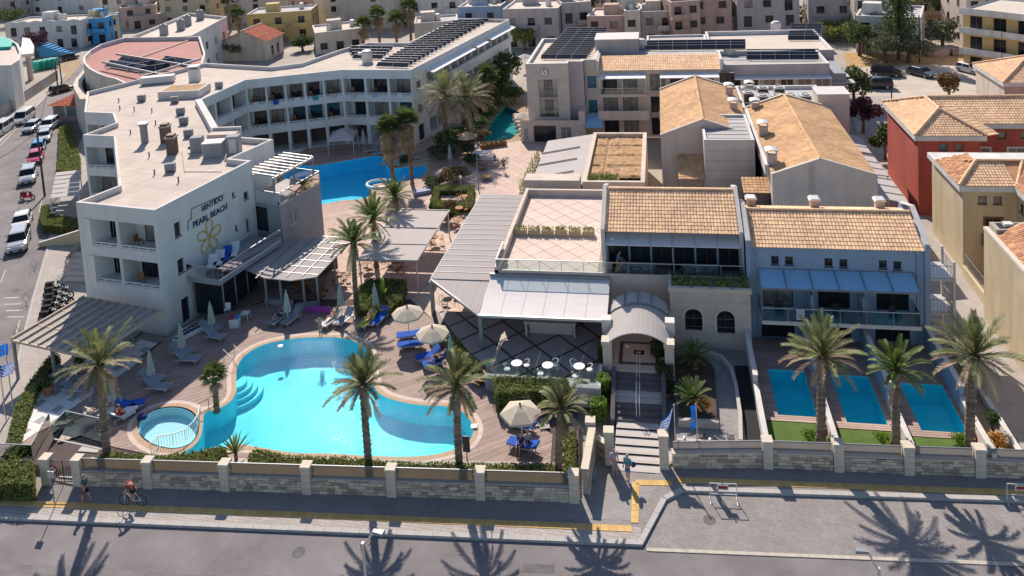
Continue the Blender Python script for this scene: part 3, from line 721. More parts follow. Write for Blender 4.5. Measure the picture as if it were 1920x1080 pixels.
# --- villa terraces: wooden surround and lawns of the three private pools
for k, (a, b, c, d) in enumerate(priv):
 x0, x1 = a-1.05, b+.5
 vt = structure('villa_terrace', MB().sheet([V(x0, c-.55, 0), V(x1, c-.55, 0), V(x1, 57, 0), V(x0, 57, 0)], [offset(pads[k], .0)], .46), 'deck_under')
 o = planks('deck_planks', [V(x0, c-.55, 0), V(x1, c-.55, 0), V(x1, 57, 0), V(x0, 57, 0)], pads[k], .5, V(1, 0, 0), .2, 'wood_plank', vt); o['kind'] = 'stuff'
 gl = structure('lawn', MB().box(x0, x1, 45.6+.12*k*0, c-.56, .1, .47), 'lawn')
# worn patches, tracks and covers on the roads
dm('tar_patch', (0.132, 0.122, 0.122), 0.9, 0.25, 1.5, 0.3, 40); dm('tyre_track', (0.165, 0.15, 0.152), 0.85, 0.25, 0.7)
for off_, w_ in ((-3.0, .5), (-4.6, .5), (-6.4, .5)):
 a, b = k0-uk*12+kn*off_, k1+uk*45+kn*off_; t_ = MB(); n_ = 60
 for i in range(n_):
  p, q = lerp(a, b, i/n_), lerp(a, b, (i+1)/n_); w0_, w1_ = w_*(1+.3*sin(i*.9+off_)), w_*(1+.3*sin((i+1)*.9+off_)); t_.poly([p-kn*w0_/2+zz*.0035, q-kn*w1_/2+zz*.0035, q+kn*w1_/2+zz*.0035, p+kn*w0_/2+zz*.0035])
 o = t_.b('wheel_track', 'tyre_track'); o['kind'] = 'structure'
for c, sx, sy in ((G(1010, 1066), 1.6, .5), (G(40, 480), .8, 1.6)): o = MB().cbox(V(c.x, c.y, .0045), sx, sy, .003, .06).b('tar_patch', 'tar_patch'); o['kind'] = 'structure'
for c,lb in ((G(560,1035),'round iron manhole cover in the front road'),(G(1330,975),'round iron manhole cover in the parking bay'),(G(30,545),'round iron manhole cover in the side street')): single('manhole_cover',MB().lathe(V(c.x,c.y,.006),[(.34,0),(.33,.008)],18),'tar_patch',lb,'manhole cover')
# ================================================================ HOTEL (white wing building on the left)
CAMP = Vector((0, 0, CAMH))
def on_wall(x, y, p, q):
 """where the sight line through a photo point meets the wall p-q: distance along it and height"""
 d = cf + cr*((x-PCX)/F) - cu*((y-PCY)/F)
 p = Vector((p[0], p[1], 0)); q = Vector((q[0], q[1], 0)); u = (q-p).normalized(); n = Vector((u.y, -u.x, 0))
 t = (p-CAMP).dot(n)/d.dot(n); X = CAMP+d*t
 return (X-p).dot(u), X.z
def op_px(p, q, x0, y0, x1, y1):
 xc, yc = (x0+x1)/2, (y0+y1)/2
 return on_wall(x0, yc, p, q)[0], on_wall(x1, yc, p, q)[0], on_wall(xc, y1, p, q)[1], on_wall(xc, y0, p, q)[1]
def facade(T, wmb, p, q, z0, z1, items, frame='frame_white'):
 """items: dicts with s0,s1,z0,z1 (world heights) and kind"""
 ops = []
 for it in items:
  d = it.get('d', {'w': .14, 'l': 1.5, 'd': .14, 'o': .8}[it['k']])
  ops.append((it['s'][0], it['s'][1], it['s'][2]-z0, it['s'][3]-z0, d, it['k'] in ('l', 'o')))
 u, n = wall_faces(wmb, p, q, z0, z1, ops)
 for it, o in zip(items, ops):
  a, b, h0, h1, d = o[:5]
  if it['k'] == 'w': window(T, p, u, n, a, b, z0+h0, z0+h1, d, 'window', it.get('frame', frame), it.get('pane', pick(['pane_dark', 'pane_dark', 'pane_curtain'])), it.get('bars', 1), trim=it.get('trim'))
  elif it['k'] == 'd': window(T, p, u, n, a, b, z0+h0, z0+h1, d, 'door', it.get('frame', frame), it.get('pane', 'pane_dark'), it.get('bars', 1), trim=it.get('trim'))
  elif it['k'] == 'o' and d > 1: P_ = Vector((p[0], p[1], 0))+u*(a+.02)-n*(d-.03)+zz*(z0+h0+.01); MB().obox(P_, u*(b-a-.04), n*.02, zz*(h1-h0-.02)).b('room_shade_panel', 'interior_shade', T)  # dark panel paints the shade at the back of deep openings
  elif it['k'] == 'l': loggia(T, wmb, p, q, z0, a, b, h0, h1, d, rail=it.get('rail', 'bar'), pane=it.get('pane'))
 return u, n
def close_walls(wmb, pts, skip, z0, z1):
 n = len(pts)
 for i in range(n):
  if i in skip: continue
  wall_faces(wmb, pts[i], pts[(i+1) % n], z0, z1, [])
ZR = 10.5
HP = [(142,379),(290,394),(471,301),(431,297),(512,261),(442,256),(405,252),(370,190),(460,150),(640,131),(770,131),(955,36),(860,34),(765,80),(690,80),(640,92),(565,118),(510,125),(385,118),(163,172),(158,210),(211,212),(217,230),(155,253),(213,255),(222,348)]
hp = Gs(HP, ZR); A_, B_, C_ = hp[0], hp[1], hp[2]
hotel = thing('hotel', 'long white hotel with flat cream roof and rows of recessed balconies', 'hotel', (hp[1].x, hp[1].y, 0))
wmb = MB()
# front: two by two balconies
LAB = (B_-A_).length
fr_items = []
for z0_ in (6.95, 3.85):
 for a, b in ((.055, .485), (.525, .965)): fr_items.append(dict(k='l', s=(LAB*a, LAB*b, z0_, z0_+2.25), d=1.7))
facade(hotel, wmb, A_, B_, 0, ZR, fr_items)
# sign side
sit = []
for bx, k in (((327, 416, 339, 445), 'w'), ((333, 484, 346, 513), 'w'), ((341, 556, 357, 604), 'd'), ((461, 409, 468, 433), 'w'), ((441, 422, 446, 433), 'w'), ((435, 360, 440, 370), 'w'), ((457, 359, 466, 374), 'w')):
 sit.append(dict(k=k, s=op_px(B_, C_, *bx), frame='frame_dark', bars=0, d=.22))
facade(hotel, wmb, B_, C_, 0, ZR, sit)
# west side steps with balconies
for i in (19, 20, 21, 22, 23, 24, 25): pass
def bay(i, j, rows, **kw):
 p, q = hp[i], hp[j]; L_ = (q-p).length; its = []
 for z0_, z1_, cols in rows:
  for c in range(cols): its.append(dict(k='l', s=(L_*(c+.06)/cols, L_*(c+.94)/cols, z0_, z1_), d=1.5, **kw))
 facade(hotel, wmb, p, q, 0, ZR, its)
bay(23, 24, [(6.95, 9.2, 1), (3.85, 6.1, 1), (.9, 3.0, 1)])
bay(20, 21, [(6.95, 9.0, 1), (3.85, 6.1, 1)])
bay(25, 0, [(6.95, 9.2, 2), (3.85, 6.1, 2)])
# courtyard fronts of the wing
for i, cols in ((7, 3), (8, 5), (9, 3)):
 p, q = hp[i], hp[i+1]; L_ = (q-p).length; its = []
 for z0_ in (7.05, 3.95):
  for c in range(cols): its.append(dict(k='l', s=(L_*(c+.05)/cols, L_*(c+.95)/cols, z0_, z0_+2.25), d=1.8, pane=pick(['pane_dark', 'pane_curtain', 'pane_dark'])))
 for c in range(cols): its.append(dict(k='o', s=(L_*(c+.08)/cols, L_*(c+.92)/cols, .42, 3.0), d=3.0))
 facade(hotel, wmb, p, q, 0, ZR, its)
# east front of the wing: three storeys of bays
p, q = hp[10], hp[11]; L_ = (q-p).length; its = []
for z0_, n_ in ((7.0, 12), (3.9, 12), (.7, 12)):
 for c in range(n_):
  a = L_*(.12+.86*c/n_); b = L_*(.12+.86*(c+.86)/n_); its.append(dict(k='l', s=(a, b, z0_, z0_+2.0), d=1.2, rail='none'))
its.append(dict(k='w', s=(L_*.035, L_*.07, 7.3, 8.6), bars=0)); its.append(dict(k='w', s=(L_*.035, L_*.07, 4.2, 5.5), bars=0)); its.append(dict(k='d', s=(L_*.03, L_*.075, .5, 2.7), bars=0))
facade(hotel, wmb, p, q, 0, ZR, its)
u = (q-p).normalized(); n = V(u.y, -u.x, 0)
for a, b in ((.11, .52), (.54, .66), (.70, .99)):     # white strip awnings under the parapet, balcony slabs
 m = MB(); o = p+u*L_*a; m.add([o+zz*9.55-zz*p.z, o+u*L_*(b-a)+zz*9.55-zz*p.z, o+u*L_*(b-a)+n*1.25+zz*9.2-zz*p.z, o+n*1.25+zz*9.2-zz*p.z], [(0, 1, 2, 3)]); m.b('strip_awning', 'awning_white', hotel)
for z0_ in (6.75, 3.65):
 m = MB(); o = p+u*L_*.11; m.obox(V(o.x, o.y, z0_), u*L_*.88, n*.5, zz*.9); m.b('balcony_band', 'hotel_render', hotel)
close_walls(wmb, hp, {0, 1, 7, 8, 9, 10, 20, 23, 25}, 0, ZR)
wmb.b('wall', 'hotel_render', hotel)
flat_roof(hotel, hp, ZR-.5, 'roof_screed'); parapet_ring(hotel, hp, ZR-.5, ZR, .24)
# inner ribs of the roof: beams and curb lines
def roofbox(name, px, sx, sy, h, m, rz=.2, z=ZR-.5, parent=hotel):
 c = G(*px, z); return MB().cbox(c, sx, sy, h, rz).b(name, m, parent)
m = MB(); a, b = G(372, 188, ZR), G(407, 250, ZR); m.beam(V(a.x, a.y, ZR-.15), V(b.x, b.y, ZR-.15), .7, .3); m.b('roof_beam', 'parapet', hotel)
# skylight box, tank, stacks and cooling units: each stands on the roof
def stand(name, label, cat, px, z, parts, rz=.2, group=None):
 c = G(*px, z); T = thing(name, label, cat, c, rz, group, local=True)
 for nm, mb, mt in parts: mb.b(nm, mt, T)
 return T
stand('skylight','large square roof box with white rim and sandy top','skylight',(347,178),ZR-.5,[('curb',MB().box(-2.6,2.6,-1.7,1.7,0,.95),'parapet'),('panel',MB().box(-2.35,2.35,-1.45,1.45,.9,.96),'dry_soil')],.12)
stand('water_tank','long white box tank lying by the back parapet','tank',(297,156),ZR-.5,[('tank',MB().box(-2.1,2.1,-.6,.6,.15,1.0),'offwhite'),('cradle',MB().box(-1.6,1.6,-.4,.4,0,.15),'metal_grey')],.35)
stk = stand('chimney_stack','tall grey cylindrical flue on the cream roof','flue',(272,268),ZR-.5,[('flue',MB().lathe((0,0,0),[(.36,0),(.36,1.75),(.44,1.8),(.44,2.0)],14),'metal_grey'),('cowl',MB().box(-.45,.45,-.45,.45,2.0,2.12),'metal_light')])
for k, (px, lb) in enumerate((((312, 266), 'weathered brown square chimney, the rear of a pair'), ((324, 288), 'weathered brown square chimney, the front one of a pair'))):
 stand('roof_chimney',lb+' on the cream roof','chimney',px,ZR-.5,[('shaft',MB().box(-.42,.42,-.42,.42,0,1.6),'rust_shaft'),('cap',MB().box(-.5,.5,-.5,.5,1.6,1.75),'mortar'),('cowl',MB().box(-.36,.36,-.36,.36,1.75,1.95),'frame_brown')])
stand('chimney_box','pale rendered chimney with hooded cowl near the back parapet','chimney',(366,152),ZR-.5,[('shaft',MB().box(-.6,.6,-.6,.6,0,1.7),'offwhite'),('cowl',MB().box(-.75,.75,-.75,.75,1.95,2.1).box(-.4,.4,-.4,.4,1.7,1.95),'metal_grey')])
stand('plant_cabinet','grey upright machine cabinet with pipes on the cream roof','cabinet',(371,284),ZR-.5,[('cabinet',MB().box(-.55,.55,-.45,.45,0,1.5),'hotel_grey'),('pipe',MB().tube((-.9,0,.4),(-.5,0,.4),.14),'metal_dark')])
stand('plant_box','large pale rendered plant box at the roof edge by the balcony','plant box',(403,292),ZR-.5,[('box',MB().box(-.9,.9,-.65,.65,0,1.35),'hotel_grey'),('lid',MB().box(-.95,.95,-.7,.7,1.35,1.45),'offwhite')])
stand('roof_hatch','open shed with grey door standing in the roof corner','roof shed',(440,286),ZR-.5,[('shed',MB().box(-.6,.6,-.5,.5,0,1.7),'hotel_grey'),('door',MB().box(-.35,.35,-.54,-.5,.1,1.5),'offwhite')])
stand('roof_pen','low cream roof box beside the slanting beam','roof box',(424,262),ZR-.5,[('box',MB().box(-1.6,1.3,-.8,.8,0,.8),'roof_cream'),('rim',MB().box(-1.65,1.35,.6,.85,.8,1.1),'parapet')],.1)
acm = None
for k, px in enumerate(((266, 190), (328, 193), (339, 215), (345, 233), (354, 257), (320, 322), (411, 165))):
 parts = [('casing',MB().box(-.45,.45,-.22,.22,.12,.8,.5),'hotel_grey'),('fan_grille',MB().lathe((0,-.225,.46),[(.02,0),(.02,.001)],4),'metal_dark'),('foot',MB().box(-.4,.4,-.15,.15,0,.12),'metal_dark')]
 if acm is None:
  acm = stand('cooling_unit', 'small grey cooling unit standing on the cream hotel roof', 'air conditioner', px, ZR-.5, parts, .2, 'cooling units on the hotel roof')
  g_ = MB()
  for a in range(12): g_.box(.26*cos(a*PI/6)-.03, .26*cos(a*PI/6)+.03, -.235, -.221, .46+.26*sin(a*PI/6)-.03, .46+.26*sin(a*PI/6)+.03)
  g_.b('fan_ring', 'metal_dark', acm)
 else: dup(acm, G(*px, ZR-.5), .2+ru(-.2, .2))
for px in ((223, 192), (225, 206), (252, 208), (285, 211), (292, 234), (245, 252), (280, 295), (290, 328), (335, 342)):
 c = G(*px,ZR-.5); single('roof_pipe',MB().tube(c,c+zz*.45,.06,.06,6).lathe(c+zz*.45,[(.1,0),(.1,.06)],6),'metal_dark','short dark vent pipe poking out of the cream roof','vent pipe','vent pipes on the hotel roof')
pipe = [G(x, y, ZR-.42) for x, y in ((345, 320), (342, 290), (343, 325), (375, 323), (420, 318))]
single('roof_cable', MB().path([G(341, 285, ZR-.44), G(346, 322, ZR-.44), G(378, 322, ZR-.44), G(415, 322, ZR-.44)], .03, 5), 'mortar', 'thin pipe run lying on the cream hotel roof', 'pipe')
# --- sign and flower on the side wall
uBC = (C_-B_).normalized(); nBC = V(uBC.y, -uBC.x, 0); B0 = V(B_.x, B_.y, 0)
def text_on(T, txt, x0, y0, x1, y1, size, m, p, q, name='lettering', bold=0.0):
 s0, za = on_wall(x0, y0, p, q); s1, zb = on_wall(x1, y1, p, q)
 cu_ = bpy.data.curves.new(name, 'FONT'); cu_.body = txt; cu_.size = 1; cu_.extrude = .02; cu_.offset = bold
 o = bpy.data.objects.new(name, cu_); C.objects.link(o)
 dgr = bpy.context.evaluated_depsgraph_get(); me = bpy.data.meshes.new_from_object(o.evaluated_get(dgr)); bpy.data.objects.remove(o)
 xs = [v.co.x for v in me.vertices]; w = max(xs)-min(xs); x_min = min(xs); sx = (s1-s0)/w
 p0_ = V(p[0], p[1], 0); u_ = (V(q[0], q[1], 0)-p0_).normalized(); n_ = V(u_.y, -u_.x, 0); z = (za+zb)/2; off = OFF[T.name]
 for v in me.vertices: v.co = p0_+u_*(s0+(v.co.x-x_min)*sx)+zz*(z+v.co.y*size)+n_*(.03+v.co.z)-off
 me.materials.clear(); me.materials.append(M[m]); ob = bpy.data.objects.new(name, me); C.objects.link(ob); ob.parent = T; return ob
sg = thing('hotel_sign', 'dark lettering on the white side wall above a yellow flower', 'sign', (B0+uBC*5+zz*7))
text_on(sg, 'SENTIDO', 378, 397, 418, 374, .62, 'sign_navy', B_, C_, bold=.02); text_on(sg, 'PEARL BEACH', 362, 425, 426, 393, .70, 'sign_navy', B_, C_, bold=.02)
def wall_line(pts, w, m, T, name):
 mb = MB(); W3 = []
 for x, y in pts:
  s_, z_ = on_wall(x, y, B_, C_); W3.append(B0+uBC*s_+zz*z_+nBC*.03)
 mb.path(W3, w, 6); return mb.b(name, m, T)
wall_line([(358, 411), (358, 392), (420, 364)], .03, 'sign_navy', sg, 'frame_line'); wall_line([(352, 432), (352, 414), (358, 411)], .03, 'sign_navy', sg, 'frame_line')
fl_ = thing('flower_emblem', 'yellow five-petal flower outline fixed to the white side wall', 'emblem', (B0+uBC*5+zz*5.5))
sc_, zc_ = on_wall(392, 443, B_, C_)
for k in range(5):
 an = dg(84+72*k); mb = MB(); pts = []
 for j in range(17):
  t = 2*PI*j/16; r_ = .75-.62*cos(t); w_ = .36*sin(t)*(1.15 if cos(t) < 0 else .9)
  pts.append(B0+uBC*(sc_+r_*cos(an)-w_*sin(an))+zz*(zc_+r_*sin(an)*1.05+w_*cos(an))+nBC*.05)
 mb.path(pts, .045, 6, False); mb.b('petal', 'sign_gold', fl_)
# --- first-floor balcony with glass front, on the sign side
b0, b1, b2 = G(362, 519, 3.9), G(411, 526, 3.9), G(527, 450, 3.9)
sb2 = on_wall(478, 440, B_, C_)[0]
bal = thing('glass_balcony', 'long balcony with pale glass front under the hotel sign', 'balcony', (b1.x, b1.y, 0))
w0 = B0+uBC*((b0-B0).dot(uBC)); w2 = B0+uBC*((b2-B0).dot(uBC))
MB().prism([(w0.x, w0.y), (b0.x, b0.y), (b1.x, b1.y), (b2.x, b2.y), (w2.x, w2.y)], 3.45, 3.9).b('slab', 'hotel_grey', bal)
rail_glass(bal, [w0+nBC*.1, b0, b1, b2], 3.9, 1.05, 'green_glass', False)
MB().beam(b1+zz*.0, b2+zz*.0, .14, .06).b('slab_edge', 'white_paint', bal)
MB().prism([(w0.x+.5, w0.y+.2), (b1.x-.3, b1.y+.9), (b2.x-1.6, b2.y+.3), (w2.x, w2.y)], .6, 3.45).b('glass_room', 'pane_dark', bal)
for t_ in (0, .25, .5, .75, 1): x = lerp(b1+V(-.25, .75, 0), b2+V(-1.5, .2, 0), t_); MB().tube(V(x.x, x.y, .6), V(x.x, x.y, 3.45), .07, n=6).b('mullion', 'metal_grey', bal)
# --- grey stair block with roof terrace and pergola beams
g0, g1 = G(525, 386, 6.6), G(600, 343, 6.6); ug = (g1-g0).normalized(); ng = V(-ug.y, ug.x, 0)
gb = thing('grey_annexe', 'grey rendered annexe with glass-fenced roof terrace', 'annexe', (g0.x, g0.y, 0))
gp = [g0, g1, g1+ng*4.2, g0+ng*4.2]; m_ = MB()
ws = op_px(g0, g1, 544, 392, 554, 420); facade(gb, m_, gp[0], gp[1], 0, 6.6, [dict(k='w', s=(ws[0], ws[1]+.3, ws[2], ws[3]), frame='frame_white', pane='pane_curtain')])
L3 = 4.2; facade(gb, m_, gp[3], gp[0], 0, 6.6, [dict(k='d', s=(1.0, 2.6, 3.9, 6.2), frame='frame_dark'), ]); close_walls(m_, gp, {0, 3}, 0, 6.6); m_.b('wall', 'hotel_grey', gb)
flat_roof(gb, gp, 6.55, 'roof_grey'); rail_glass(gb, [gp[3]+ug*.1, gp[0], gp[1], gp[2]-ng*.5], 6.6, 1.2, 'clear_glass', False)
for k in range(9):
 t = k/8; a = lerp(gp[0]+ug*.3+ng*.6, gp[1]-ug*.1+ng*.6, t); b = a+ng*3.6; MB().beam(V(a.x, a.y, 9.1), V(b.x, b.y, 9.1), .1, .16).b('pergola_beam', 'metal_light', gb)
MB().beam(gp[0]+ng*.6+zz*2.35, gp[1]+ng*.6+zz*2.35, .14, .2).b('pergola_rail', 'metal_light', gb)
for t in (.02, .5, .98): a = lerp(gp[0]+ng*.6, gp[1]+ng*.6, t); MB().tube(V(a.x, a.y, 6.6), V(a.x, a.y, 9.0), .09, n=6).b('pergola_post', 'metal_grey', gb)
roofslab = MB().obox(V(gp[3].x, gp[3].y, 8.95), ug*(g1-g0).length, -ng*1.4, zz*.2).b('terrace_cover', 'roof_cream', gb)
# --- restaurant canopy: ribbed panels on posts
cpx = [(457, 503), (495, 521), (545, 526), (594, 519), (655, 456), (602, 446), (530, 452)]
cz = 3.3; cpp = Gs(cpx, cz)
cano = thing('restaurant_canopy', 'low ribbed panel canopy on posts before the hotel restaurant', 'canopy', (cpp[2].x, cpp[2].y, 0))
MB().prism([(p.x, p.y) for p in cpp], cz-.08, cz).b('panel', 'roof_panel', cano)
ur_ = (cpp[4]-cpp[3]).normalized(); nr_ = V(-ur_.y, ur_.x, 0)
for k in range(1, 5):
 a = cpp[3]+nr_*(1.25*k)+zz*.0; L_ = 7.2; s_ = a-ur_*(.3*k-.2); MB().beam(V(s_.x, s_.y, cz), V(s_.x, s_.y, cz)+ur_*L_, .07, .07).b('rib', 'metal_grey', cano)
for k in range(7):
 a = cpp[3]+ur_*(.3+1.1*k); MB().beam(V(a.x, a.y, cz)+nr_*.05, V(a.x, a.y, cz)+nr_*3.6, .04, .045).b('rib', 'metal_light', cano)
for x, y in ((495, 519), (523, 523), (592, 516), (625, 486), (566, 520)):
 c = G(x, y, cz); MB().tube(V(c.x, c.y+.1, ZD), V(c.x, c.y+.1, cz-.08), .1, n=8).b('post', 'metal_grey', cano)
wl = MB(); e0,e1,e2 = [V(p.x,p.y,0) for p in (cpp[0],cpp[2],cpp[3])]; wl.obox(V(e1.x,e1.y+.3,.6),(e2-e1)*.9,V(0,.25,0),zz*.45); wl.obox(V(e0.x+2,e0.y-.7,.6),V(2.6,-.2,0),V(0,.25,0),zz*.45); wl.b('low_wall','hotel_grey',cano)
dkw = MB().prism([(p.x, p.y) for p in (cpp[0]+V(0, 2.0, 0), cpp[4]+V(-1.5, .5, 0), cpp[5], cpp[6])], .6, 3.1).b('dining_room', 'interior_shade', cano)
# --- triple white shade sails on a frame
shp = [[(672, 487), (782, 489), (800, 461), (692, 459)], [(694, 457), (801, 459), (820, 431), (716, 428)], [(718, 426), (821, 428), (842, 397), (745, 394)]]
she = thing('shade_canopy', 'white three-panel shade canopy over the courtyard tables', 'canopy', V(*G(730, 480, 0)[:2], .44))
for quad in shp:
 a, b, c, d = Gs(quad, 3.1); MB().hexa([a, b, c, d], [p+zz*.05 for p in (a, b, c, d)]).b('canopy_panel', 'canvas_white', she)
for a, b in (((670, 489), (745, 392)), ((782, 491), (843, 396)), ((670, 489), (782, 491)), ((745, 393), (843, 396)), ((692, 458), (802, 460)), ((716, 427), (822, 430))):
 MB().beam(G(*a, 3.0), G(*b, 3.0), .08, .12).b('frame_bar', 'frame_mid', she)
for a in ((674, 487), (780, 489), (745, 395), (840, 398)): c = G(*a, 3.0); MB().tube(V(c.x, c.y, .4), c, .07, n=6).b('post', 'metal_light', she)
# --- reed pergola at the hotel's front corner
pgp = Gs([(22, 638), (158, 558), (305, 584), (176, 672)], 3.1)
pg = thing('reed_pergola', 'timber-framed reed pergola on posts against the hotel front', 'pergola', (pgp[0].x, pgp[0].y, 0.1))
nx, ny = 9, 3
for i in range(nx):
 for j in range(ny):
  q4 = []
  for s_, t_ in ((i, j), (i+1, j), (i+1, j+1), (i, j+1)): q4.append(lerp(lerp(pgp[0], pgp[3], s_/nx), lerp(pgp[1], pgp[2], s_/nx), t_/ny))
  c = sum(q4, V(0, 0, 0))/4; q4 = [lerp(p, c, .02) for p in q4]
  MB().hexa(q4, [p+zz*.03 for p in q4]).b('reed_panel', 'straw_dark', pg)
for i in range(nx+1): MB().beam(lerp(pgp[0], pgp[3], i/nx)+zz*.03, lerp(pgp[1], pgp[2], i/nx)+zz*.03, .13, .16).b('rafter', 'wood_pale', pg)
for j in range(ny+1): MB().beam(lerp(pgp[0], pgp[1], j/ny)-zz*.1, lerp(pgp[3], pgp[2], j/ny)-zz*.1, .16, .16).b('crossbeam', 'wood_pale', pg)
for s_ in (.02, .5, .98): c = lerp(pgp[0], pgp[3], s_); MB().tube(V(c.x, c.y, .1), c-zz*.1, .12, n=8).b('post', 'metal_grey', pg)
for s_ in (.3, .7): c = lerp(pgp[1], pgp[2], s_); MB().tube(V(c.x, c.y-1.0, .1), V(c.x, c.y-1.0, 3.0), .1, n=8).b('post', 'metal_grey', pg)
# --- solar collectors in rows
def collectors(rows, z, label, group, h=.85, n_tubes=0):
 for i_, (x0, y0, x1, y1) in enumerate(rows):
  a, b = G(x0, y0, z), G(x1, y1, z); u_ = (b-a).normalized(); L_ = (b-a).length; nb = V(-u_.y, u_.x, 0)
  T = thing('solar_collector', label if len(rows) < 2 else f'{ORD[i_]} row from the courtyard edge, {label}', 'solar panel', a, 0, group)
  m_ = MB(); m_.obox(a+zz*.12, u_*L_, nb*h*.8+zz*h*.55, zz*.06); m_.b('panel', 'solar', T)
  f_ = MB(); f_.obox(a+zz*.10, u_*L_, V(0, 0, 0)-nb*.05, zz*.09); f_.obox(a+nb*h*.8+zz*(.12+h*.55), u_*L_, nb*.06, zz*.08)
  k = max(2, round(L_/2.0))
  for i in range(k+1): f_.obox(a+u_*(L_*i/k-.02)+zz*.185, u_*.05, nb*h*.8+zz*h*.55, zz*.012)
  for i in (0, 1): f_.obox(a+u_*(L_*(.05+.85*i))+nb*h*.75, u_*.05, nb*.05, zz*(h*.5))
  f_.b('frame', 'solar_frame', T)
ra = [(lambda t: (702+t*138, 127-t*80, 772+t*152, 128.5-t*86))(i/19) for i in range(20)]
collectors([(x0+3, y0, x1-8, y1+.5) for x0, y0, x1, y1 in ra], ZR-.5, 'dark solar collector row on the long white hotel wing', 'solar collectors on the hotel wing')
collectors([(652-3*k+8, 112-k*5.5, 716+k*6, 113-k*5.5) for k in range(4)], ZR-.5, 'short dark solar collector row beside the grey roof tank', 'short solar collectors on the hotel wing')
stand('roof_tank','upright grey cylinder tank among the solar rows','tank',(689,117),ZR-.5,[('tank',MB().lathe((0,0,0),[(.75,0),(.75,1.5),(.6,1.7),(.2,1.8)],14),'metal_light'),('pipe',MB().tube((-.7,0,1.3),(-1.2,0,1.3),.2),'metal_light')])
# --- round-ended building with red membrane roof behind the hotel
rp = Gs([(250, 163), (215, 147), (198, 143), (180, 136), (166, 128), (156, 117), (156, 107), (167, 95), (188, 83), (212, 76), (235, 70), (375, 68), (385, 100), (380, 118)], 9.0)[::-1]
rp = ccw([V(p.x, p.y, 0) for p in rp]); rb = thing('round_building', 'round-ended pale building with dusky red membrane roof', 'building', (rp[0].x, rp[0].y, 0)); m_ = MB()
for i in range(len(rp)):
 a, b = rp[i], rp[(i+1) % len(rp)]; L_ = (b-a).length; its = []
 if L_ > 4 and L_ < 15:
  for z0_ in (1, 4.3): its.append(dict(k='w', s=(L_*.3, L_*.7, z0_, z0_+1.6), bars=1))
 facade(rb, m_, a, b, 0, 9, its)
m_.b('wall', 'cream_render', rb); flat_roof(rb, rp, 8.3, 'membrane_red'); parapet_ring(rb, rp, 8.3, 9.0, .3)
MB().beam(G(200, 130, 8.4), G(365, 72, 8.4), .25, .12).b('roof_seam', 'tile_pink', rb)
cv = Gs([(150, 186), (140, 168), (137, 158), (142, 148), (150, 138), (158, 130)], 6.0); m_ = MB()
for a, b in zip(cv[:-1], cv[1:]): m_.obox(V(a.x, a.y, 0), V(b.x-a.x, b.y-a.y, 0), V(1.2, .3, 0), zz*6.0)
m_.b('curved_balcony', 'cream_render', rb)
for x0,y0,x1,y1 in ((196,126,262,137),(220,116,300,130),(262,140,320,132),(240,135,330,121),(300,118,352,126)): collectors([(x0,y0,x1,y1)],8.35,'slanting blue-black solar panel on the red membrane roof','solar panels on the red roof',1.4)
for a,b in (((192,118),(330,148)),((218,103),(372,128)),((270,145),(376,112))): single('steel_beam',MB().beam(G(*a,9.3),G(*b,9.3),.2,.3),'metal_grey','grey steel girder spanning the red-roofed building','girder','girders over the red roof')
# --- white flat-roofed block further back
wb = ccw(z0v(Gs([(236,72),(355,24),(425,31),(360,66),(300,72)],8.8))); wbt = thing('flat_block','white flat-roofed block with three grey tanks behind the red roof','building',(wb[0].x,wb[0].y,0)); m_ = MB()
for i in range(len(wb)):
 a, b = wb[i], wb[(i+1) % len(wb)]; L_ = (b-a).length
 facade(wbt, m_, a, b, 0, 8.8, [dict(k='w', s=(L_*(c+.3)/4, L_*(c+.6)/4, z0_, z0_+1.5)) for z0_ in (1.2, 4.6) for c in range(4)] if L_ > 12 else [])
m_.b('wall', 'white_render', wbt); flat_roof(wbt, wb, 8.2, 'roof_cream'); parapet_ring(wbt, wb, 8.2, 8.8, .3)
for px in ((308,66),(340,56),(352,48),(376,37)): stand('roof_cylinder','grey upright cylinder tank on the white flat block','tank',px,8.2,[('tank',MB().lathe((0,0,0),[(.8,0),(.8,1.9),(.6,2.1)],12),'metal_grey'),('lid',MB().lathe((0,0,2.1),[(.3,0),(.3,.15)],8),'metal_dark')],0,'tanks on the white block')
# towels over the balcony rails, chairs inside
tw = ['towel_white', 'towel_blue', 'towel_white', 'towel_teal', 'canvas_beige', 'cloth_lilac']
tn = ['white', 'dark blue', 'plain white', 'teal', 'beige', 'lilac']; k = 0
for i, cols, z0_ in ((8, 5, 7.05), (8, 5, 3.95), (9, 3, 7.05), (0, 2, 6.95), (0, 2, 3.85)):
 p, q = hp[i], hp[i+1]; u = V(q.x-p.x, q.y-p.y, 0).normalized(); n = V(u.y, -u.x, 0); L_ = (q-p).length
 for c in range(cols):
  if (c+k) % 2 == 0:
   o_ = V(p.x,p.y,0)+u*L_*(c+.25+.2*rr01())/cols+n*.05; single('hung_towel',MB().obox(o_+zz*(z0_-.25),u*.7,n*.03,zz*.62).obox(o_+zz*(z0_+.355),u*.7,-n*.2,zz*.02),tw[k % 6],f'{tn[k % 6]} towel hung over a hotel balcony rail','towel','towels on the hotel balconies')
  c_ = V(p.x,p.y,0)+u*L_*(c+.3)/cols-n*.8+zz*(z0_+.01); T = thing('balcony_chair','brown chair inside a hotel balcony recess','chair',c_,k,'chairs in the hotel balconies',local=True); MB().box(-.25,.25,-.25,.25,.38,.44).b('seat','wood',T); MB().box(-.25,.25,.2,.25,.44,.9).b('backrest','wood',T); [MB().box(sx,sx+.05,sy,sy+.05,0,.38).b('leg','wood',T) for sx in (-.25,.2) for sy in (-.25,.2)]; k += 1
# ================================================================ RESTAURANT, VILLAS, REAR BLOCKS
def rect(x0, x1, y0, y1): return [V(x0, y0, 0), V(x1, y0, 0), V(x1, y1, 0), V(x0, y1, 0)]
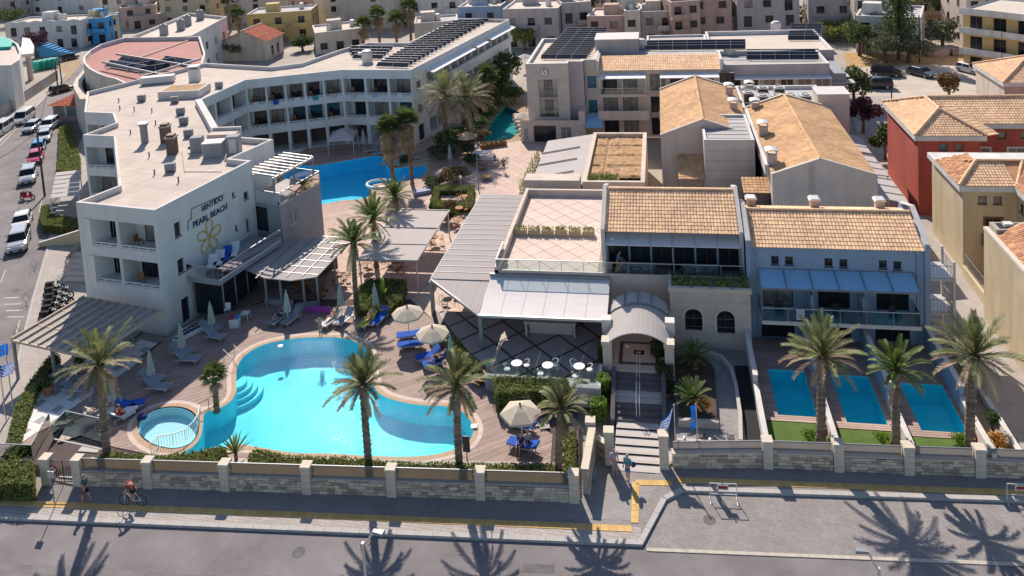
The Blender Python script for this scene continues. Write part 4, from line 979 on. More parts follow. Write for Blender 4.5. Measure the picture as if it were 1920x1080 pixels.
# --- blue-grey villa block with tiled roof
vx0, vx1, vy, vye = 5.25, 17.45, 57.0, 63.0
villa = thing('villa_block', 'blue-grey villa block with clay tile roof and blue strip awning', 'villa', (vx0, vy, .4)); m = MB()
fp_, fq_ = V(vx0, vy, 0), V(vx1, vy, 0); its = []
for bx in ((1446,480,1460,496),(1472,481,1487,497),(1546,484,1561,500),(1574,486,1589,502),(1648,488,1663,504),(1675,490,1690,506)): its.append(dict(k='w',s=op_px(fp_,fq_,*bx),frame='frame_dark',bars=0,pane='pane_dark',d=.2))
for c in (7.25, 11.1, 15.0):
 its.append(dict(k='d',s=(c-vx0-1.0,c-vx0+1.15,2.9,5.0),frame='frame_dark',pane=pick(['pane_dark','pane_curtain']),d=.2)); its.append(dict(k='d',s=(c-vx0-1.1,c-vx0+1.2,.5,2.45),frame='frame_dark',pane='pane_dark',d=.25))
facade(villa, m, fp_, fq_, 0, 7.45, its); close_walls(m, rect(vx0, vx1, vy, vye), {0}, 0, 7.45); m.b('wall', 'bluegrey_render', villa)
tiles(villa,(vx0+.25,vy-.25,7.45),(vx1-.3,vy-.25,7.45),(vx1-.3,60.2,8.75),(vx0+.25,60.2,8.75)); tiles(villa,(vx1-.3,62.6,8.0),(vx0+.25,62.6,8.0),(vx0+.25,60.2,8.75),(vx1-.3,60.2,8.75)); ridge(villa,(vx0+.25,60.2,8.77),(vx1-.3,60.2,8.77))
for x in (vx0-.02, vx1-.28):
 g = MB(); g.hexa([(x,vy-.15,0),(x+.3,vy-.15,0),(x+.3,vye,0),(x,vye,0)],[(x,vy-.15,7.75),(x+.3,vy-.15,7.75),(x+.3,vye,8.2),(x,vye,8.2)]); g.hexa([(x,vy-.15,7.75),(x+.3,vy-.15,7.75),(x+.3,60.2,9.1),(x,60.2,9.1)],[(x,vy-.15,7.85),(x+.3,vy-.15,7.85),(x+.3,60.2,9.2),(x,60.2,9.2)]); g.b('gable_wall','bluegrey_render',villa)
 g = MB(); g.hexa([(x-.03,vy-.2,7.86),(x+.33,vy-.2,7.86),(x+.33,60.2,9.21),(x-.03,60.2,9.21)],[(x-.03,vy-.2,7.93),(x+.33,vy-.2,7.93),(x+.33,60.2,9.28),(x-.03,60.2,9.28)]); g.hexa([(x-.03,60.2,9.21),(x+.33,60.2,9.21),(x+.33,vye,8.3),(x-.03,vye,8.3)],[(x-.03,60.2,9.28),(x+.33,60.2,9.28),(x+.33,vye,8.37),(x-.03,vye,8.37)]); g.b('gable_coping','parapet',villa)
sl_ = MB().box(6.0, 16.4, 55.1, 57, 2.62, 2.85).b('balcony_slab', 'offwhite', villa)
rail_glass(villa, [V(6.05, 57, 0), V(6.05, 55.15, 0), V(16.35, 55.15, 0), V(16.35, 57, 0)], 2.85, 1.0, 'clear_glass')
for k in range(6):
 a,b = 6.0+1.733*k,6.0+1.733*(k+1); MB().hexa([(a+.03,55.2,5.22),(b-.03,55.2,5.22),(b-.03,56.95,5.72),(a+.03,56.95,5.72)],[(a+.03,55.2,5.26),(b-.03,55.2,5.26),(b-.03,56.95,5.76),(a+.03,56.95,5.76)]).b('awning_panel','awning_blue',villa)
fr = MB()
for k in range(7): fr.beam((6.0+1.733*k, 55.15, 5.25), (6.0+1.733*k, 56.97, 5.76), .06, .07)
fr.beam((6, 55.17, 5.17), (16.4, 55.17, 5.17), .07, .1); fr.beam((6, 56.96, 5.7), (16.4, 56.96, 5.7), .07, .1); fr.b('awning_frame', 'metal_grey', villa)
for x in (6.05, 9.5, 12.95, 16.35): MB().tube((x, 55.2, 2.85), (x, 55.2, 5.2), .05, n=6).b('awning_post', 'metal_grey', villa)
for x in (9.35, 12.75): MB().box(x, x+.12, 55.4, 57, 2.86, 4.7).b('privacy_screen', 'bluegrey_render', villa)
for x in (vx0+.7, vx1-.75): MB().tube((x, vy-.08, .5), (x, vy-.08, 7.3), .055, n=6).box(x-.12, x+.12, vy-.2, vy-.02, 7.2, 7.42).b('downpipe', 'bluegrey_render', villa)
# rear exterior stair of the villa lane side
st = thing('steel_stair', 'grey steel stair tower beside the blue-grey villa', 'stair', (18.4, 58.5, 0))
for z in (2.4, 4.9): MB().box(17.7, 19.4, 57.6, 60.2, z, z+.12).b('landing', 'metal_light', st)
for x, y in ((19.3, 57.7), (19.3, 60.1)): MB().box(x-.08, x+.08, y-.08, y+.08, 0, 6.3).b('post', 'offwhite', st)
for z in (2.5, 5.0): rail_bars(st, [V(17.75, 57.65, z), V(19.3, 57.65, z), V(19.3, 60.1, z)], z, 1.0, 'metal_grey', .2)
for k in range(7): MB().box(17.9, 18.9, 58+.28*k, 58.3+.28*k, .35*k+.1, .35*k+.16).b('tread', 'metal_light', st)
# garden walls between the private pools
for k, (x, h) in enumerate(((4.95, 1.45), (8.9, 1.3), (12.98, 1.3), (17.2, 1.3))):
 T = thing('garden_wall',['tall cream garden wall beside the entrance ramp','white dividing wall between the pools nearest the ramp','white dividing wall between the middle pool and the lane-side pool','white end wall between the last pool and the planted strip'][k],'wall',(x,45.3,.1),0,'villa garden walls')
 MB().box(x-.13,x+.13,45.3,50.2,.0,h).b('low_wall','white_render',T); MB().box(x-.13,x+.13,50.2,56.95,.0,2.0).b('high_wall','bluegrey_render' if k else 'white_render',T); MB().box(x-.16,x+.16,45.28,50.17,h,h+.06).b('coping','parapet',T); MB().box(x-.16,x+.16,50.17,56.9,2.0,2.06).b('coping','parapet',T)
for k, c in enumerate(((8.75, 46.9), (12.75, 46.95), (16.95, 47.0))):   # orange life rings
 T = MB(); T.path([V(c[0]-.2,c[1],1.0)+V(.03,.3*cos(a),.3*sin(a)) for a in [2*PI*i/12 for i in range(13)]],.06,6,False); single('life_ring',T,'cloth_red','orange life ring hung on a white pool dividing wall','life ring','life rings by the private pools')
# --- restaurant with roof terrace
rx0, rx1, ry0, ry1, rz = -13.4, -5.0, 57.0, 72.3, 5.0
rest = thing('restaurant', 'cream restaurant with tiled roof terrace and clay tile upper floor', 'restaurant', (rx0, ry0, 1.0)); m = MB()
facade(rest,m,V(rx0,ry0,0),V(-.3,ry0,0),1.0,rz,[dict(k='o',s=(.4,8.2,1.65,3.6),d=3.0)]); wall_faces(m,V(rx0,ry1,0),V(rx0,ry0,0),1.0,rz,[]); wall_faces(m,V(-.3,ry0,0),V(-.3,ry1,0),1.0,rz,[]); wall_faces(m,V(-.3,ry1,0),V(rx0,ry1,0),1.0,rz,[]); wall_faces(m,V(-.3,57.6,0),V(5.2,57.6,0),1.0,rz,[]); m.b('wall','beige_render',rest)
MB().poly([(rx0, ry0, 4.55), (5.2, ry0, 4.55), (5.2, ry1, 4.55), (rx0, ry1, 4.55)]).b('terrace_slab', 'tile_grout', rest)
# terrace tiles laid diagonally
tm = [MB().add([(0,-.93,0),(.93,0,0),(0,.93,0),(-.93,0,0)]+[(0,-.93,.03),(.93,0,.03),(0,.93,.03),(-.93,0,.03)],[(4,5,6,7),(0,1,5,4),(1,2,6,5),(2,3,7,6),(3,0,4,7)],t).mesh('terrace_tile','tile_pink') for t in (.2,.5,.8)]
def clipped_tile(cx, cy, r, x0, x1, y0, y1):
 P = [V(cx, cy-r, 0), V(cx+r, cy, 0), V(cx, cy+r, 0), V(cx-r, cy, 0)]
 for ax, lim, sg_ in ((0, x0, 1), (0, x1, -1), (1, y0, 1), (1, y1, -1)):
  out = []
  for i in range(len(P)):
   a, b = P[i-1], P[i]; da, db = (a[ax]-lim)*sg_, (b[ax]-lim)*sg_
   if (da > 0) != (db > 0): out.append(a+(b-a)*(da/(da-db)))
   if db > 0: out.append(b)
  P = out
  if len(P) < 3: return None
 return P
def diag(T, x0, x1, y0, y1, z, r, meshes, name, mt):
 k = 0; dx = r*1.03; dy = r*1.0*1.03
 for i in range(int((x1-x0)/dx)+2):
  for j in range(int((y1-y0)/dy)+2):
   if (i+j) % 2: continue
   cx, cy = x0+i*dx, y0+j*dy
   P = clipped_tile(cx, cy, r, x0, x1, y0, y1)
   if not P: continue
   if len(P) == 4 and abs(cx-x0) > r and abs(cx-x1) > r and abs(cy-y0) > r and abs(cy-y1) > r: piece(name, pick(meshes), T, (cx, cy, z))
   else: MB().prism([(p.x, p.y) for p in P], z, z+.03).b(name, mt, T)
diag(rest, rx0+.35, -5.6, 57.35, ry1-.3, 4.56, .93, tm, 'terrace_tile', 'tile_pink')
for a, b, c, d, h in ((rx0, rx0+.3, 57.0, ry1, 5.25), (rx0, -5.0, ry1-.3, ry1, 5.2), (rx0+.3, 5.2, 57.0, 57.25, 4.95)): MB().box(a, b, c+(.002 if a > rx0 else 0), d, 4.5, h).b('terrace_parapet', 'beige_render', rest)
rail_glass(rest, [V(rx0+.15, 60, 0), V(rx0+.15, 57.1, 0), V(5.1, 57.1, 0)], 4.95, .9, 'clear_glass')
for k in range(6):
 c = V(-12.55+1.15*k,64.0,4.6); P_ = thing('planter_box',f'olive planter box across the roof terrace, {ORD[k]} from the pergola side','planter',c,0,'planter boxes on the roof terrace'); MB().box(c.x-.5,c.x+.5,c.y-.25,c.y+.25,4.6,5.05).b('box','straw',P_)
 lf = MB()
 for _ in range(90):
  p = V(c.x+ru(-.48, .48), c.y+ru(-.22, .22), 5.05+ru(0, .28)); d = V(ru(-1, 1), ru(-1, 1), ru(.2, 1)).normalized()*.09; s2 = d.orthogonal().normalized()*.05; lf.poly([p-s2, p+d, p+s2, p-d*.4])
 lf.b('leaves', 'hedge_leaf', P_)
# upper floor: glazed front under a clay tile roof
m = MB(); u0, u1 = -4.9, 5.05
facade(rest,m,V(u0,58.6,0),V(u1,58.6,0),4.6,8.0,[dict(k='d',s=(.15+1.63*k,.15+1.63*k+1.5,4.65,7.2),frame='frame_dark',pane='pane_dark',bars=1,d=.12) for k in range(6)]); wall_faces(m,V(u0,63.8,0),V(u0,58.6,0),4.6,8.4,[]); wall_faces(m,V(u1,58.6,0),V(u1,63.8,0),4.6,8.4,[]); wall_faces(m,V(u1,63.8,0),V(u0,63.8,0),4.6,8.6,[]); m.b('upper_wall','bluegrey_render',rest)
tiles(rest,(u0,57.55,8.0),(u1-.2,57.55,8.0),(u1-.2,61.6,9.65),(u0,61.6,9.65)); tiles(rest,(u1-.2,64.2,8.75),(u0,64.2,8.75),(u0,61.6,9.65),(u1-.2,61.6,9.65)); ridge(rest,(u0,61.6,9.67),(u1-.2,61.6,9.67))
for x in (u0-.28, u1-.2):
 g = MB(); g.hexa([(x,57.4,4.6),(x+.28,57.4,4.6),(x+.28,64.2,4.6),(x,64.2,4.6)],[(x,57.4,8.1),(x+.28,57.4,8.1),(x+.28,64.2,8.9),(x,64.2,8.9)]); g.hexa([(x,57.4,8.1),(x+.28,57.4,8.1),(x+.28,61.6,9.8),(x,61.6,9.8)],[(x,57.4,8.25),(x+.28,57.4,8.25),(x+.28,61.6,10.0),(x,61.6,10.0)]); g.hexa([(x,61.6,9.8),(x+.28,61.6,9.8),(x+.28,64.2,8.9),(x,64.2,8.9)],[(x,61.6,10.0),(x+.28,61.6,10.0),(x+.28,64.2,9.05),(x,64.2,9.05)]); g.b('gable_coping','parapet',rest)
for k in range(6):
 a,b = u0+.1+1.62*k,u0+.1+1.62*(k+1); MB().hexa([(a+.07,57.2,7.1),(b-.07,57.2,7.1),(b-.07,58.5,7.5),(a+.07,58.5,7.5)],[(a+.07,57.2,7.15),(b-.07,57.2,7.15),(b-.07,58.5,7.55),(a+.07,58.5,7.55)]).b('awning_panel','awning_white',rest)
 MB().beam((a, 57.2, 7.12), (a, 58.5, 7.52), .12, .07).b('awning_rib', 'white_paint', rest)
for x in (u0+.1, .05, u1-.15): MB().tube((x, 57.25, 4.6), (x, 57.25, 7.1), .05, n=6).b('awning_post', 'metal_grey', rest)
# ground-floor block with arched windows and planter on top
ab = thing('arched_block', 'stone-clad block with two arched windows and a planted top', 'building', (-.3, 55.2, .3)); m = MB(); ax0, ax1, ay = -.3, 5.28, 55.3
def arch_win(T, cx, w, z0, zs, y, d=.25):
 pts = [(cx-w/2, z0), (cx+w/2, z0), (cx+w/2, zs)]+[(cx+w/2*cos(a), zs+w/2*sin(a)) for a in [PI*i/10 for i in range(1, 10)]]+[(cx-w/2, zs)]
 MB().add([(x, y+d-.03, z) for x, z in pts], [tuple(range(len(pts)))]).b('pane', 'pane_dark', T)
 f = MB(); f.path([V(x,y+d-.06,z) for x,z in pts+[pts[0]]],.055,5,False); f.box(cx-.03,cx+.03,y+d-.09,y+d-.03,z0,zs+w/2); f.box(cx-w/2,cx+w/2,y+d-.09,y+d-.03,zs-.03,zs+.03); f.b('window_frame','frame_dark',T)
 t = MB(); ins = [(cx+(w/2)*cos(a), zs+(w/2)*sin(a)) for a in [PI*i/10 for i in range(11)]]; out_ = [(cx+(w/2+.2)*cos(a), zs+(w/2+.2)*sin(a)) for a in [PI*i/10 for i in range(11)]]
 for i in range(10): t.hexa([(ins[i][0],y+.02,ins[i][1]),(out_[i][0],y+.02,out_[i][1]),(out_[i+1][0],y+.02,out_[i+1][1]),(ins[i+1][0],y+.02,ins[i+1][1])],[(ins[i][0],y-.05,ins[i][1]),(out_[i][0],y-.05,out_[i][1]),(out_[i+1][0],y-.05,out_[i+1][1]),(ins[i+1][0],y-.05,ins[i+1][1])])
 for s_ in (-1, 1): t.box(cx+s_*(w/2+.1)-.1, cx+s_*(w/2+.1)+.1, y-.05, y+.02, z0-.1, zs)
 t.b('window_surround', 'ashlar', T)
 # rounded wall piece over the springing line
 return pts
awp, awq = V(ax0, ay, 0), V(ax1, ay, 0); AW = []
for bx in ((1284, 578, 1317, 620), (1344, 582, 1378, 626)): AW.append(op_px(awp, awq, *bx))
facade(ab, m, awp, awq, 0, 4.75, [dict(k='o', s=(a, b, z0, z1), d=.25) for a, b, z0, z1 in AW]); close_walls(m, rect(ax0, ax1, ay, 57.6), {0}, 0, 4.75)
for a, b, z0, z1 in AW:    # spandrels that turn the square opening into an arch
 cx = ax0+(a+b)/2; w = b-a; zs = z1-w/2
 for s_ in (-1, 1):
  cs = [(cx+s_*w/2*cos(t_), zs+w/2*sin(t_)) for t_ in [PI/2*i/6 for i in range(7)]]
  for i in range(6): m.add([(cs[i][0], ay+.001, cs[i][1]), (cs[i+1][0], ay+.001, cs[i+1][1]), (cx+s_*w/2, ay+.001, z1)], [(0, 1, 2)])
m.b('wall', 'stone_clad', ab)
for a, b, z0, z1 in AW: arch_win(ab, ax0+(a+b)/2, b-a-.02, z0, z1-(b-a)/2, ay)
MB().box(ax0-.1, ax1+.1, ay-.12, ay+.18, 4.75, 5.05).box(ax0-.1, ax0+.15, ay+.18, 57.2, 4.75, 5.05).b('planter_rim', 'ashlar', ab); MB().box(ax0, ax1, ay+.18, 57.0, 4.7, 4.9).b('soil', 'earth', ab)
lf = MB()
for _ in range(900):
 p = V(ru(ax0+.2, ax1), ru(ay+.2, 56.8), 4.9+ru(0, .45)*rr01()**.5); d = V(ru(-1, 1), ru(-1, 1), ru(.2, 1)).normalized()*.13; s2 = d.orthogonal().normalized()*.06; lf.poly([p-s2, p+d, p+s2, p-d*.4])
lf.b('planting', 'hedge_leaf', ab)
for k in range(3): MB().box(1.2+1.4*k, 1.32+1.4*k, ay-.15, 57.0, 5.06, 5.12).b('cross_bar', 'metal_grey', ab)
for k in range(6):
 for j in range(1): MB().box(ax0-.02, ax1+.02, ay-.012, ay+.001, .9+.62*k, .915+.62*k).b('course_line', 'mortar', ab)
# --- entrance porch under a barrel canopy
po = thing('entrance_porch', 'white barrel-vaulted entrance canopy above dark slate steps', 'porch', (-2.5, 51, 1.0))
cx, w = -2.5, 4.3; zf, zb = 3.5, 4.0; R_ = 2.9
def vault(y0, y1, z0_, z1_, rad, a0=44, a1=136, n=14):
 m_ = MB(); al = [dg(a0+(a1-a0)*i/n) for i in range(n+1)]
 A = [V(cx+rad*cos(a), y0, z0_+rad*(sin(a)-sin(dg(a0)))) for a in al]; B = [V(cx+rad*cos(a), y1, z1_+rad*(sin(a)-sin(dg(a0)))) for a in al]
 for i in range(n): m_.hexa([A[i], A[i+1], B[i+1], B[i]], [p+zz*.07 for p in (A[i], A[i+1], B[i+1], B[i])], .5)
 return m_
vault(50.6, 53.9, 3.35, 3.5, R_).b('vault', 'vault_sheet', po); vault(53.95, 55.25, 3.62, 3.68, R_*.97).b('glazed_vault', 'canvas_white', po)
for an in (70, 90, 110): a = dg(an); MB().beam((cx+R_*.97*cos(a), 53.9, 3.66+R_*.97*(sin(a)-.695)), (cx+R_*.97*cos(a), 55.3, 3.8+R_*.97*(sin(a)-.695)), .1, .1).b('glazing_bar', 'metal_grey', po)
vault(53.85, 53.98, 3.6, 3.6, R_*1.0).b('vault_ring', 'metal_grey', po)
for s_ in (-1, 1):
 x = cx+s_*2.05; MB().box(x-.3,x+.3,50.7,55.2,1.0,3.35).b('side_wall','stone_clad',po); MB().box(x-.36,x+.36,50.55,51.3,3.35,3.6).b('cornice','ashlar',po); MB().box(x-.32+s_*.1,x+.32+s_*.1,52.3,53.0,3.2,4.1).b('finial','offwhite',po)
MB().box(cx-2.0, cx+2.0, 50.4, 55.3, 0, 1.8).b('landing', 'tile_pink', po)
MB().box(cx-1.35,cx+1.35,51.0,53.6,1.80,1.815).b('inlay_band','patio_dark',po); MB().box(cx-1.1,cx+1.1,51.25,53.35,1.8,1.825).b('inlay_field','tile_pink',po); MB().box(cx-.35,cx+.35,52.1,52.6,1.8,1.835).b('doormat','cloth_black',po)
text_on_floor = MB().box(cx-.12, cx+.12, 52.28, 52.42, 1.835, 1.84).b('mat_mark', 'offwhite', po)
# steps: steep slate flight, then long pale treads down to the gate
stp = thing('entrance_steps', 'dark slate steps with pale long treads down to the gate', 'steps', (-2.5, 46, 0))
for k in range(8): MB().box(cx-1.45, cx+1.45, 47.1+.41*k, 50.4, 0, .62+.145*(k)).b('step', 'slate_step' if k != 3 and k != 4 else 'step_light', stp)
for k in range(6):
 y0_ = 43.4+.62*k; MB().box(cx-1.35-.0*k, cx+1.3, y0_, 47.1, 0, .14+.075*k).b('tread', 'step_light', stp); MB().box(cx-1.35, cx+1.3, y0_-.0, y0_+.22, .13, .145+.075*k).b('tread_edge', 'pave_light', stp)
for s_ in (-1,1): MB().hexa([(cx+s_*1.6-.14,46.9,0),(cx+s_*1.6+.14,46.9,0),(cx+s_*1.6+.14,50.4,0),(cx+s_*1.6-.14,50.4,0)],[(cx+s_*1.6-.14,46.9,.75),(cx+s_*1.6+.14,46.9,.75),(cx+s_*1.6+.14,50.4,2.0),(cx+s_*1.6-.14,50.4,2.0)]).b('string_wall','slate_step',stp)
for y0_, y1_, z0_, z1_ in ((47.3, 48.8, .7, 1.2), (49.2, 51.0, 1.35, 1.85)):
 hr = MB()
 for s_ in (-.1, .1): hr.path([V(cx+s_, y0_, z0_), V(cx+s_, y0_, z0_+.85), V(cx+s_, y1_, z1_+.85), V(cx+s_, y1_, z1_)], .022, 6)
 hr.b('handrail', 'steel', stp)
# --- ramp and planter beside the steps
rp_ = structure('ramp', MB().sheet([V(-.2, 45.2, 0), V(4.8, 45.2, 0), V(4.8, 55.2, 0), V(-.2, 55.2, 0)], (), .5), 'paver_grey')
kb_ = MB(); pts = [V(3.55, 45.6, .5), V(3.75, 48, .5), V(3.75, 51, .5), V(3.6, 52.6, .5), V(3.1, 53.8, .5), V(2.2, 54.4, .5), V(.6, 54.5, .5)]
for a, b in zip(pts[:-1], pts[1:]): kb_.beam(a, b, .22, .45)
kb_.b('ramp_kerb', 'step_light', rp_); MB().box(3.9, 4.8, 45.5, 53.5, .50, .505).b('path_shade_strip', 'cloth_black', rp_); MB().box(-.15, 3.6, 45.45, 45.65, .5, .75).b('front_kerb', 'step_light', rp_)  # flat black strip paints the darkness of the passage beside the ramp
MB().prism([(.0, 47.2), (2.3, 47.2), (2.5, 52.6), (1.9, 53.7), (.0, 53.9)], .5, .85).b('planting_bed', 'dark_soil', rp_); MB().box(-.05, 2.4, 46.95, 47.2, .5, .95).b('bed_wall', 'step_light', rp_)
# --- patio under the white canopy, diagonal paving with dark bands
pat = [V(-18.4, 57.0, 0), V(-18.3, 54.6, 0), V(-13.8, 50.9, 0), V(-12.6, 49.3, 0), V(-5.0, 48.6, 0), V(-4.75, 57.0, 0)]
pt = thing('patio', 'patio of pale diamond tiles crossed by dark bands under the canopy', 'patio', (-9, 50, .6)); ptm = MB().prism([(p.x, p.y) for p in pat], .4, 1.52); ptm.b('base', 'patio_dark', pt)
rr = 1.32; dx = rr*1.11
for i in range(-1, 12):
 for j in range(-1, 9):
  if (i+j) % 2: continue
  cx_, cy_ = -18.6+i*dx, 48.6+j*dx
  P = [V(cx_, cy_-rr, 0), V(cx_+rr, cy_, 0), V(cx_, cy_+rr, 0), V(cx_-rr, cy_, 0)];
  for a, b in zip(pat, pat[1:]+pat[:1]):      # pat runs counter-clockwise: keep its left side
   out = []; e = b-a; nn = V(-e.y, e.x, 0).normalized()
   for k in range(len(P)):
    p, q = P[k-1], P[k]; dp, dq = (p-a).dot(nn)-.08, (q-a).dot(nn)-.08
    if (dp > 0) != (dq > 0): out.append(p+(q-p)*(dp/(dp-dq)))
    if dq > 0: out.append(q)
   P = out
   if len(P) < 3: break
  if len(P) >= 3: MB().prism([(p.x, p.y) for p in P], 1.52, 1.545).b('patio_tile', 'patio_tile', pt)
MB().box(-7.6, -4.9, 48.35, 48.75, .4, 1.75).box(-5.2, -4.9, 48.75, 51, .4, 1.75).b('edge_wall', 'step_light', pt)
MB().prism([(-12.7, 49.1), (-7.6, 48.35), (-7.6, 48.7), (-12.6, 49.4)], .4, 1.7).b('edge_wall', 'hotel_grey', pt)
g_ = MB(); g_.obox(V(-12.6, 49.2, 1.75), V(7.6, -.55, 0), V(0, .02, 0), zz*.8); g_.b('glass_screen', 'clear_glass', pt)
# bar counter
bc = thing('bar_counter','white-topped bar counter on legs under the canopy','bar',(-9,54.6,1.54)); MB().box(-10.8,-7.0,54.1,54.4,2.5,2.65).box(-10.8,-7.0,54.4,55.9,2.5,2.6).b('counter_top','step_light',bc); MB().box(-10.5,-7.3,54.5,54.7,1.55,2.48).b('front_panel','stone_clad',bc); MB().box(-9.6,-7.9,54.75,55.7,2.0,2.62).b('drinks_well','wood',bc)
for x in (-10.65, -7.15): MB().box(x-.08, x+.08, 54.12, 54.35, 1.55, 2.49).b('leg', 'step_light', bc)
# white canopy over the patio
cn = thing('patio_canopy', 'wide white fabric canopy sloping from the restaurant wall', 'canopy', (-9.2, 53, 1.54))
for k in range(6):
 a, b = -13.7+1.515*k, -13.7+1.515*(k+1); bulge = MB(); n_ = 6
 for i in range(n_):
  t0, t1 = i/n_, (i+1)/n_; f_ = lambda t: 3.98+.62*t-.12*sin(PI*t); y_ = lambda t: 52.5+4.48*t
  bulge.hexa([(a+.01,y_(t0),f_(t0)),(b-.01,y_(t0),f_(t0)),(b-.01,y_(t1),f_(t1)),(a+.01,y_(t1),f_(t1))],[(a+.01,y_(t0),f_(t0)+.02),(b-.01,y_(t0),f_(t0)+.02),(b-.01,y_(t1),f_(t1)+.02),(a+.01,y_(t1),f_(t1)+.02)],.5)
 bulge.b('fabric_panel', 'canvas_bright', cn)
MB().box(-13.75, -4.6, 52.4, 52.55, 3.85, 4.02).b('front_beam', 'metal_light', cn); MB().box(-13.75, -4.6, 56.78, 56.98, 4.6, 4.8).b('rear_box', 'metal_grey', cn)
for k in range(7): MB().beam((-13.7+1.515*k, 52.5, 3.72), (-13.7+1.515*k, 56.6, 4.28), .08, .08).b('guide_rail', 'metal_grey', cn)
for x in (-13.6, -4.85): MB().box(x-.13, x+.13, 52.35, 52.6, 1.5, 3.9).b('post', 'metal_grey', cn)
# glass-panel pergola along the restaurant
pgl = thing('louvre_pergola', 'long grey louvre-roofed pergola along the terrace wall', 'pergola', (-16, 60, .5)); zq = 4.05
pq = [V(-18.5, 57.3, zq), V(-13.75, 58.2, zq), V(-13.75, 73.4, zq), V(-18.0, 73.4, zq)]
pq = [V(-18.55, 57.2, zq), V(-13.7, 57.2, zq), V(-13.7, 73.4, zq), V(-18.05, 73.4, zq)]
n_ = 17
for i in range(n_):
 t0, t1 = i/n_+.0004, (i+1)/n_-.0004; a, b = lerp(pq[0], pq[3], t0), lerp(pq[1], pq[2], t0); c, d = lerp(pq[1], pq[2], t1), lerp(pq[0], pq[3], t1)
 for s0_, s1_ in ((.0, .498), (.502, 1.0)):
  q4 = [lerp(a, b, s0_), lerp(a, b, s1_), lerp(d, c, s1_), lerp(d, c, s0_)]; MB().hexa(q4, [p+zz*.05 for p in q4]).b('roof_panel', 'roof_panel', pgl)
fr = MB();
for a, b in ((pq[0], pq[1]), (pq[3], pq[2]), (pq[0], pq[3]), (pq[1], pq[2]), (lerp(pq[0], pq[1], .5), lerp(pq[3], pq[2], .5))): fr.beam(a-zz*.12, b-zz*.12, .12, .16)
fr.b('frame', 'frame_mid', pgl)
for i in range(1, n_): MB().beam(lerp(pq[0], pq[3], i/n_)+zz*.05, lerp(pq[1], pq[2], i/n_)+zz*.05, .05, .03).b('slat_line', 'metal_grey', pgl)
tri = [V(-18.55, 57.05, zq), V(-13.72, 52.5, zq-.08), V(-13.72, 57.05, zq)]
for i in range(6):
 t0, t1 = i/6+.001, (i+1)/6-.001; x0_, x1_ = -18.55+4.83*t0, -18.55+4.83*t1; yb0, yb1 = 57.05-4.55*t0, 57.05-4.55*t1
 MB().hexa([(x0_, yb0, zq-.06), (x1_, yb1, zq-.06), (x1_, 57.3, zq-.09), (x0_, 57.3, zq-.09)], [(x0_, yb0, zq-.01), (x1_, yb1, zq-.01), (x1_, 57.3, zq-.04), (x0_, 57.3, zq-.04)]).b('roof_panel', 'roof_panel', pgl)
MB().beam(tri[0]-zz*.14, tri[1]-zz*.14, .14, .18).b('eave_beam', 'frame_mid', pgl)
for x, y, z_ in ((-18.5, 57.0, .45), (-18.2, 65, .45), (-18.0, 73, .45)): MB().box(x-.13, x+.13, y-.13, y+.13, z_, zq-.1).b('post', 'metal_grey', pgl)
# --- brown roof garden and pale sloping roof behind the terrace
rg = thing('roof_garden_block', 'low block with dry brown roof garden in a cream rim', 'building', (-5.3, 78, 0)); m = MB(); close_walls(m, rect(-8.4, -2.3, 75.6, 90.4), set(), 0, 4.6); m.b('wall', 'beige_render', rg)
nz_ = MB(); gx, gy = 22, 40
for i in range(gx):
 for j in range(gy):
  pass
hh = [[4.15+.12*rr01()-.14*(1 if (j % 10 == 0 or i == 6) else 0) for j in range(gy+1)] for i in range(gx+1)]
for i in range(gx):
 for j in range(gy):
  P = lambda a, b: (-7.95+5.3*a/gx, 78+12.1*b/gy, hh[a][b]); nz_.poly([P(i, j), P(i+1, j), P(i+1, j+1), P(i, j+1)])
nz_.smooth = True; nz_.b('dry_planting', 'dry_soil', rg); parapet_ring(rg, rect(-8.4, -2.3, 75.6, 90.4), 4.0, 4.6, .42, 'beige_render')
MB().box(-8.0, -4.9, 76.0, 77.7, 4.0, 4.25).b('soil', 'earth', rg); lf = MB()
for _ in range(700):
 p = V(ru(-7.9, -5.0), ru(76.1, 77.6), 4.25+ru(0, .55)); d = V(ru(-1, 1), ru(-1, 1), ru(.2, 1)).normalized()*.14; s2 = d.orthogonal().normalized()*.07; lf.poly([p-s2, p+d, p+s2, p-d*.4])
lf.b('grass', 'hedge_leaf', rg, 'stuff')
sr = thing('sloping_roof','pale pink sloping panel roof with three thin ribs','roof',(-11,83,0)); MB().hexa([(-13.9,75.5,3.3),(-8.4,75.5,4.3),(-8.4,90.4,4.3),(-13.9,90.9,3.3)],[(-13.9,75.5,3.4),(-8.4,75.5,4.4),(-8.4,90.4,4.4),(-13.9,90.9,3.4)]).b('roof_sheet','canvas_white',sr)
for k in range(3): MB().beam((-14.0, 79.3+3.6*k, 3.42), (-9.6, 79.3+3.6*k, 4.22), .1, .12).b('rib', 'mortar', sr)
MB().box(-13.8, -8.45, 73.6, 75.3, 4.3, 5.5).b('front_upstand', 'beige_render', sr); MB().box(-13.0, -8.5, 76.5, 90, .45, 3.2).b('room_below', 'interior_shade', sr)
for y in (76, 81, 86, 90.4): MB().tube((-13.7, y, .44), (-13.7, y, 3.35), .08, n=6).b('post', 'metal_light', sr)
